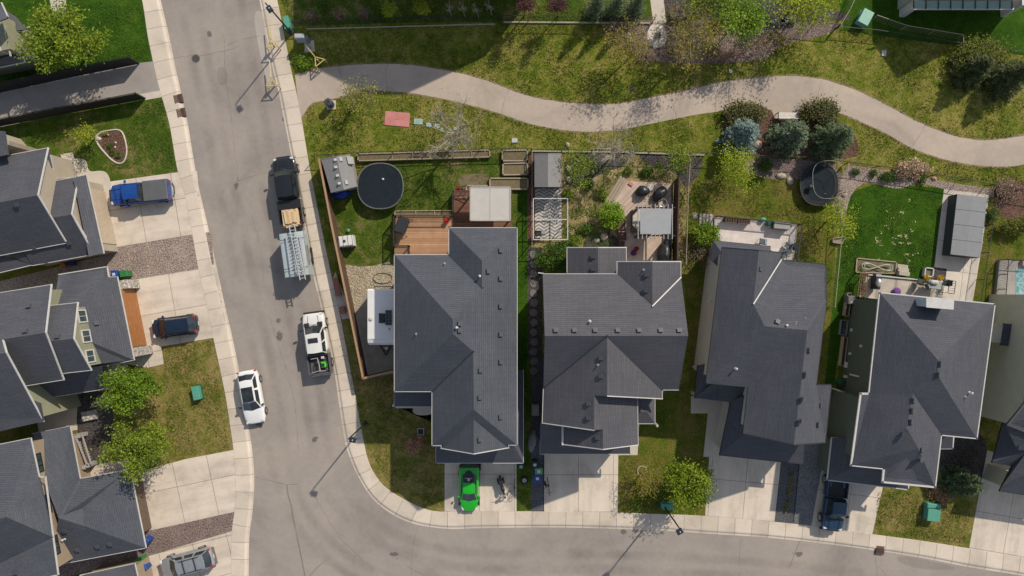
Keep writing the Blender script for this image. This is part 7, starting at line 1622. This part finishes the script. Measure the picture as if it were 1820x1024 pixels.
th,s=pickup('black pickup truck carrying a lumber stack in its box at the right kerb',511.5,339,98,.004,6.0,bkp,cab=(1.65,1.05,-.6,-.76),bx=-.82,W_=1.04)
mb=MB(); mb.bbox((-1.22*s,0,1.22),(.75,1.88,.09),.03); mb.build('tool_box',mat('tool_box_black',(.02,.021,.023),None,4,.4),th,False)
lum=mat('fresh_lumber',(.55,.38,.20),(.44,.29,.14),6,.75); lum2=mat('pale_lumber',(.62,.48,.30),(.52,.38,.22),6,.75)
tl=thing('lumber_stack','stack of fresh lumber lying in the black pickup box','lumber',th.location,math.radians(98)); rr=random.Random(3)
for lay in range(3):
    for k in range(7):
        if lay==2 and k in (0,6): continue
        L_=rr.uniform(1.45,1.65) if lay<2 else rr.uniform(.5,1.2); mb=MB(); mb.bbox((-2.28*s+rr.uniform(-.08,.08),-.62+k*.205,1.0+.14*lay),(L_,.2,.13),.01,rr.uniform(-.02,.02)+(.0 if lay<2 else rr.choice((0,0,.05)))); mb.build('board',(lum,lum2)[(k+lay)%2],tl,False)
wpk=paint('white_pickup_paint',(.66,.65,.62))
th,s=pickup('white pickup truck with a sunroof and a green machine in its box',563,611,97.5,.004,5.5,wpk,cab=(1.6,.9,-.74,-.92),bx=-.97,bedm=mat('dark_bed_rail',(.10,.10,.105),None,5,.5),W_=1.0,extras=False)
mb=MB(); mb.bbox((.35,0,1.925),(.42,.85,.03),.01); mb.build('sunroof',car_glass,th,False)
for k in (-1,1): mb=MB(); mb.bbox((1.78*s,k*.58,1.2),(.34,.42,.12),.03); mb.build('hood_scoop',dark,th,False)
tg=thing('green_mower','small bright green machine lying in the white pickup box','machine',th.location,math.radians(97.5)); lime=mat('lime_plastic',(.08,.55,.03),(.06,.46,.02),4,.4)
mb=MB(); mb.bbox((-1.95*s,-.42,1.08),(.5,.42,.3),.08); mb.build('deck',lime,tg,False); mb=MB(); mb.bbox((-1.95*s,-.42,1.27),(.26,.2,.1),.04); mb.build('engine',dark,tg,False)
for x in (-1.75,-2.15): mb=MB(); mb.tube([(x*s,-.68,1.0),(x*s,-.64,1.0)],.1,10); mb.build('wheel',tyre_m,tg,False)
tb=thing('bicycle','pale bicycle frame lying in the white pickup box','bicycle',th.location,math.radians(97.5)); mb=MB(); mb.tube([(-1.25*s,.0,1.35),(-1.8*s,-.08,1.3),(-2.5*s,-.12,1.35)],.035,6); mb.tube([(-1.3*s,.55,1.38),(-1.27*s,-.1,1.4)],.025,6); mb.tube([(-2.55*s,.65,1.38),(-2.45*s,.0,1.36),(-2.5*s,-.6,1.34)],.025,6); mb.build('frame',mat('pale_frame',(.5,.47,.47),None,5,.35),tb,False)
mb=MB(); mb.bbox((-1.3*s,-.4,1.1),(.22,.26,.2),.04); mb.build('saddle_bag',white,tb,False); mb=MB(); mb.ring((-2.2*s,.25,1.0),.33,.03,26,5); mb.build('wheel',tyre_m,tb,False)
blp=paint('royal_blue_paint',(.010,.062,.27),(.008,.045,.21),.2)
th,s=pickup('royal blue pickup truck with a grey box cover on the upper left driveway',250,343,186,T,5.25,blp,cab=(1.41,1.12,-.24,-.40),bx=-.44,W_=.93,cover=mat('grey_box_cover',(.105,.108,.113),(.09,.092,.097),2,.7))
mb=MB(); mb.tube([(-2.95*s,-.6,.6),(-3.12*s,-.3,.62),(-3.12*s,.3,.62),(-2.95*s,.6,.6)],.045,6); mb.build('step_bar',dark,th,False)
nvp=paint('navy_blue_paint',(.014,.045,.085),(.010,.03,.06),.2)
th,s=pickup('navy blue pickup truck half under the eave of the box-chimney house',1483.5,890,-97,T,5.2,nvp,cab=(1.55,1.05,-.15,-.33),bx=-.4,W_=.93,extras=False)
# --- cargo trailer with ladders
wt=mat('pale_blue_white_panel',(.40,.46,.47),(.35,.41,.42),1.2,.35,.2); th=veh('cargo_trailer','pale enclosed utility trailer loaded with ladders behind the black pickup','trailer',522,452,98,.004,2.1)
mb=MB(); mb.bbox((0,0,1.28),(3.75,2.0,1.55),.06); mb.build('box',wt,th,False); mb=MB(); 
vs=[(1.88,-1.02,2.06),(-1.88,-1.02,2.06),(-1.88,.15,2.14),(1.88,.15,2.14),(1.88,1.02,2.02),(-1.88,1.02,2.02)]; mb.grid(vs,[(0,3,2,1),(3,4,5,2)]); mb.build('roof',[mat('trailer_roof',(.46,.52,.53),(.40,.46,.47),1.2,.35,.1)],th,False)
for s_ in (-1,1): mb=MB(); mb.bbox((-.2,s_*1.05,.5),(1.3,.22,.1),.03); mb.build('fender',dark,th,False)
for x in (.25,-.6): wheel(th,x,.98,.33,.2); wheel(th,x,-.98,.33,.2)
mb=MB(); mb.tube([(1.85,-.5,.55),(2.9,0,.55)],.05,6); mb.tube([(1.85,.5,.55),(2.9,0,.55)],.05,6); mb.build('hitch',dark,th,False)
for x in (1.3,-1.2): mb=MB(); mb.tube([(x,-1.02,2.1),(x,-1.0,2.3),(x,.9,2.3),(x,1.0,2.1)],.025,6); mb.build('roof_bar',dark,th,False)
mb=MB(); mb.tube([(1.9,-1.15,2.0),(1.6,-1.2,2.05),(-1.2,-1.18,2.05)],.02,5); mb.build('side_rail',galv,th,False)
al=mat('bright_aluminium',(.55,.56,.56),(.48,.49,.49),8,.35,.3)
def ladder(label,y,x0,x1,zz,w_=.42,skew=0,n=12):
    t=thing('ladder',label,'ladder',th.location,math.radians(98),'ladders on the trailer'); 
    for s_ in (-1,1): mb=MB(); mb.beam((x0,y+s_*w_/2+skew,zz),(x1,y+s_*w_/2-skew,zz),.07,.09); mb.build('side_rail',al,t,False)
    mb=MB()
    for k in range(n): f=(k+.5)/n; x=x0+(x1-x0)*f; yy=y+skew*(1-2*f); mb.beam((x,yy-w_/2,zz),(x,yy+w_/2,zz),.05,.04)
    mb.build('rungs',al,t,False)
ladder('long white ladder reaching past both ends of the trailer roof',-.45,2.45,-2.3,2.5,.46,.15,16); ladder('shorter white ladder on the left of the trailer roof',.12,1.7,-1.65,2.38,.44,.0,11); ladder('white ladder lying under the long one on the trailer roof',-.62,1.5,-1.75,2.36,.5,.05,11)
mb=MB(); mb.bbox((0,0,0),(1.75,.3,.08),.02); mb.bbox((.1,.05,.08),(1.6,.22,.06),.02); tag(at(mb.build('plank_bundle',mat('weathered_brown_plank',(.22,.11,.065),(.15,.075,.045),5,.8),None,False),P(546,454,1.5),math.radians(97)),'brown planks strapped along the kerb side of the trailer','planks')
mb=MB(); mb.beam((0,0,.72),(0,0,1.5),.05,.05); 
# --- travel trailer
tw=mat('travel_trailer_white',(.70,.69,.67),(.64,.63,.61),.8,.35); th=veh('travel_trailer','white travel trailer with a solar panel beside the corner house','camper trailer',677,564.5,-90,T,2.9)
mb=MB(); prof=[(2.42,.75,.95),(2.36,.75,2.2),(2.15,.75,2.72),(1.8,.75,2.86),(-2.3,.75,2.86),(-2.42,.75,2.78),(-2.42,.75,.7),(1.9,.75,.55)]
hw=1.12; vs=[(x,hw,z) for x,_,z in prof]+[(x,-hw,z) for x,_,z in prof]; n=len(prof); mb.grid(vs,[tuple(range(n)),tuple(range(2*n-1,n-1,-1))]+[(k,n+k,n+(k+1)%n,(k+1)%n) for k in range(n)]); mb.build('shell',tw,th,False)
mb=MB(); vs=[]; 
for i in range(9):
    for j in range(7): u=-2.3+4.1*i/8; v=(j/6*2-1)*1.08; vs.append((u,v,2.87+.06*(1-(v/1.08)**2)))
mb.grid(vs,[(i*7+j,i*7+j+1,(i+1)*7+j+1,(i+1)*7+j) for i in range(8) for j in range(6)]); mb.build('roof',tw,th,False,True)
mb=MB(); mb.bbox((.05,.12,2.99),(.82,.52,.12),.05); mb.build('roof_vent',dark,th,False)
mb=MB(); mb.bbox((.0,.68,2.97),(1.25,.52,.05),.01); sp2=mb.build('solar_panel',mat('solar_blue',(.012,.018,.03),None,3,.2),th,False); mb=MB()
for k in range(1,5): mb.box((-.62+k*.25,.68,2.998),(.012,.5,.004))
for k in (-1,0,1): mb.box((0,.68+k*.13,2.998),(1.22,.01,.004))
mb.build('cell_lines',galv,sp2,False)
mb=MB(); mb.lathe((.1,-.82,2.92),[(.17,0),(.17,.05),(.1,.09)],16); mb.build('vent_cap',white,th,False); mb=MB(); mb.lathe((.95,.75,2.9),[(.06,0),(.06,.12)],8); mb.build('vent_pipe',dark,th,False)
mb=MB(); mb.tube([(2.35,-.6,.55),(3.4,0,.55)],.06,6); mb.tube([(2.35,.6,.55),(3.4,0,.55)],.06,6); mb.build('hitch',dark,th,False)
mb=MB(); mb.lathe((2.75,.15,.6),[(.15,0),(.15,.5),(.1,.58)],14); mb.build('propane_tank',white,th,False); mb=MB(); mb.lathe((2.95,0,.0),[(.1,0),(.05,.05),(.05,1.0),(.1,1.02)],10); mb.build('tongue_jack',dark,th,False)
mb=MB(); mb.tube([(-2.5,-.95,1.0),(-2.62,-.9,1.1),(-2.62,1.0,1.1),(-2.5,1.05,1.0)],.04,6); mb.build('bumper_bar',dark,th,False)
for x in (-.2,-1.05): wheel(th,x,1.0,.33,.2); wheel(th,x,-1.0,.33,.2)
for s_ in (-1,1): mb=MB(); mb.bbox((.9,s_*1.125,1.9),(1.1,.03,.6),.01); mb.build('side_window',car_glass,th,False)
# --- motorcycle and bicycles
th=thing('motorcycle','black and silver motorcycle parked next to the green sports car','motorcycle',P(893,866,.5),math.radians(-76)); th.location.z=T; mb=MB()
blkp=paint('motorcycle_black',(.012,.012,.014),None,.25)
def bwheel(par,x,z,r,w,nm='wheel'):
    mb=MB(); mb.tube([(x+r*math.cos(2*math.pi*k/24),0,z+r*math.sin(2*math.pi*k/24)) for k in range(25)],w,6,cap=False); o=mb.build(nm,tyre_m,par,False); mb=MB()
    for k in range(8): t=math.pi*k/4; mb.tube([(x,0,z),(x+r*.95*math.cos(t),0,z+r*.95*math.sin(t))],.008,3,cap=False)
    mb.tube([(x,-.05,z),(x,.05,z)],.04,8); mb.build('spokes',galv,o,False)
bwheel(th,.74,.31,.27,.06); bwheel(th,-.72,.31,.27,.075)
mb=MB(); mb.lathe((.12,0,.72),[(.05,-.1),(.16,-.05),(.17,.06),(.10,.13),(.03,.15)],12,sx=1.7,sy=1); mb.build('fuel_tank',blkp,th,False,True)
mb=MB(); mb.bbox((-.38,0,.74),(.62,.30,.12),.05); mb.build('seat',vin,th,False); mb=MB(); mb.bbox((0,0,.42),(.55,.36,.4),.06); mb.build('engine',galv,th,False)
mb=MB(); mb.tube([(.42,.36,.98),(.48,.2,1.0),(.5,0,.98),(.48,-.2,1.0),(.42,-.36,.98)],.02,6); mb.build('handlebar',dark,th,False)
mb=MB(); mb.bbox((.62,0,.88),(.2,.24,.24),.06); mb.build('headlight',galv,th,False); mb=MB()
for s_ in (-1,1): mb.tube([(.5,s_*.09,.95),(.74,s_*.09,.31)],.025,6)
mb.build('fork',galv,th,False); mb=MB(); mb.tube([(.1,-.22,.3),(-.5,-.24,.3),(-.95,-.24,.42)],.055,8); mb.build('exhaust',galv,th,False)
mb=MB(); mb.bbox((-.78,0,.66),(.4,.2,.06),.02); mb.build('rear_fender',blkp,th,False); mb=MB(); mb.bbox((.74,0,.6),(.4,.14,.04),.02); mb.build('front_fender',blkp,th,False)
for s_ in (-1,1): mb=MB(); mb.bbox((-.6,s_*.24,.52),(.46,.16,.28),.05); mb.build('saddlebag',vin,th,False)
def bike(label,cx,cy,ang,m):
    th=thing('bicycle',label,'bicycle',P(cx,cy,.5),math.radians(ang)); th.location.z=T; bwheel(th,.52,.33,.32,.022); bwheel(th,-.52,.33,.32,.022); mb=MB()
    for a,b in (((-.52,0,.33),(-.1,0,.3)),((-.1,0,.3),(-.2,0,.8)),((-.2,0,.78),(.38,0,.78)),((.38,0,.8),(-.1,0,.3)),((-.52,0,.33),(-.19,0,.72)),((.36,0,.92),(.52,0,.33))): mb.tube([a,b],.022,6)
    mb.build('frame',m,th,False); mb=MB(); mb.tube([(.3,.3,.98),(.38,.1,.95),(.38,-.1,.95),(.3,-.3,.98)],.016,6); mb.build('handlebar',dark,th,False); mb=MB(); mb.bbox((-.22,0,.86),(.26,.14,.06),.03); mb.build('saddle',vin,th,False); mb=MB(); mb.tube([(-.1,-.1,.3),(-.1,.1,.3)],.08,10); mb.build('crank',galv,th,False)
bike('thin black bicycle standing at the right edge of the first driveway',914.5,869,-90,dark); bike('dark bicycle leaning near the blue bin on the second driveway',975,865,-82,mat('red_bike_frame',(.3,.06,.05),None,5,.3))
mb=MB(); mb.ring((0,0,.02),.36,.02,28,5); tag(at(mb.build('hoop',mat('pinkish_hoop',(.38,.25,.23)),None,False),P(907,867)),'thin pale hoop lying on the driveway beside the black bicycle','hoop')
mb=MB(); mb.tube([(0,0,.05),(.1,0,.8)],.03,6); mb.bbox((.0,0,.04),(.5,.2,.06),.02); mb.tube([(.1,-.2,.85),(.1,.2,.85)],.02,5); tag(at(mb.build('scooter',dark,None,False),P(969,860),-1.1),'black kick scooter next to the blue bin','scooter')
# ================================================================ camera, light
cam=bpy.data.cameras.new('camera'); co=bpy.data.objects.new('camera',cam); C.objects.link(co); SC.camera=co
co.location=(0,0,HC); cam.sensor_width=36; cam.lens=24; cam.clip_end=2000; cam.clip_start=.5
EL=math.radians(39); AZ=math.atan2(.62,.78)
w=bpy.data.worlds.new('World'); SC.world=w; w.use_nodes=True; nt=w.node_tree; bg=nt.nodes['Background']
sk=nt.nodes.new('ShaderNodeTexSky'); sk.sky_type='NISHITA'; sk.sun_disc=False; sk.sun_elevation=EL; sk.sun_rotation=AZ; sk.altitude=1000
hs=nt.nodes.new('ShaderNodeHueSaturation'); hs.inputs['Saturation'].default_value=.55; nt.links.new(sk.outputs[0],hs.inputs['Color']); nt.links.new(hs.outputs[0],bg.inputs[0]); bg.inputs[1].default_value=.128
su=bpy.data.lights.new('sun','SUN'); so=bpy.data.objects.new('sun',su); C.objects.link(so); su.energy=3.8; su.angle=math.radians(.9); su.color=(1,.90,.76)
d=Vector((-.62*math.cos(EL),-.78*math.cos(EL),-math.sin(EL))); so.rotation_euler=d.to_track_quat('-Z','Y').to_euler(); so.location=(30,40,50)
SC.view_settings.view_transform='Standard'; SC.view_settings.look='None'; SC.view_settings.exposure=.21; SC.view_settings.gamma=1
SC.cycles.max_bounces=6; SC.cycles.diffuse_bounces=3; SC.cycles.glossy_bounces=3; SC.cycles.transparent_max_bounces=8
SC.cycles.use_denoising=True
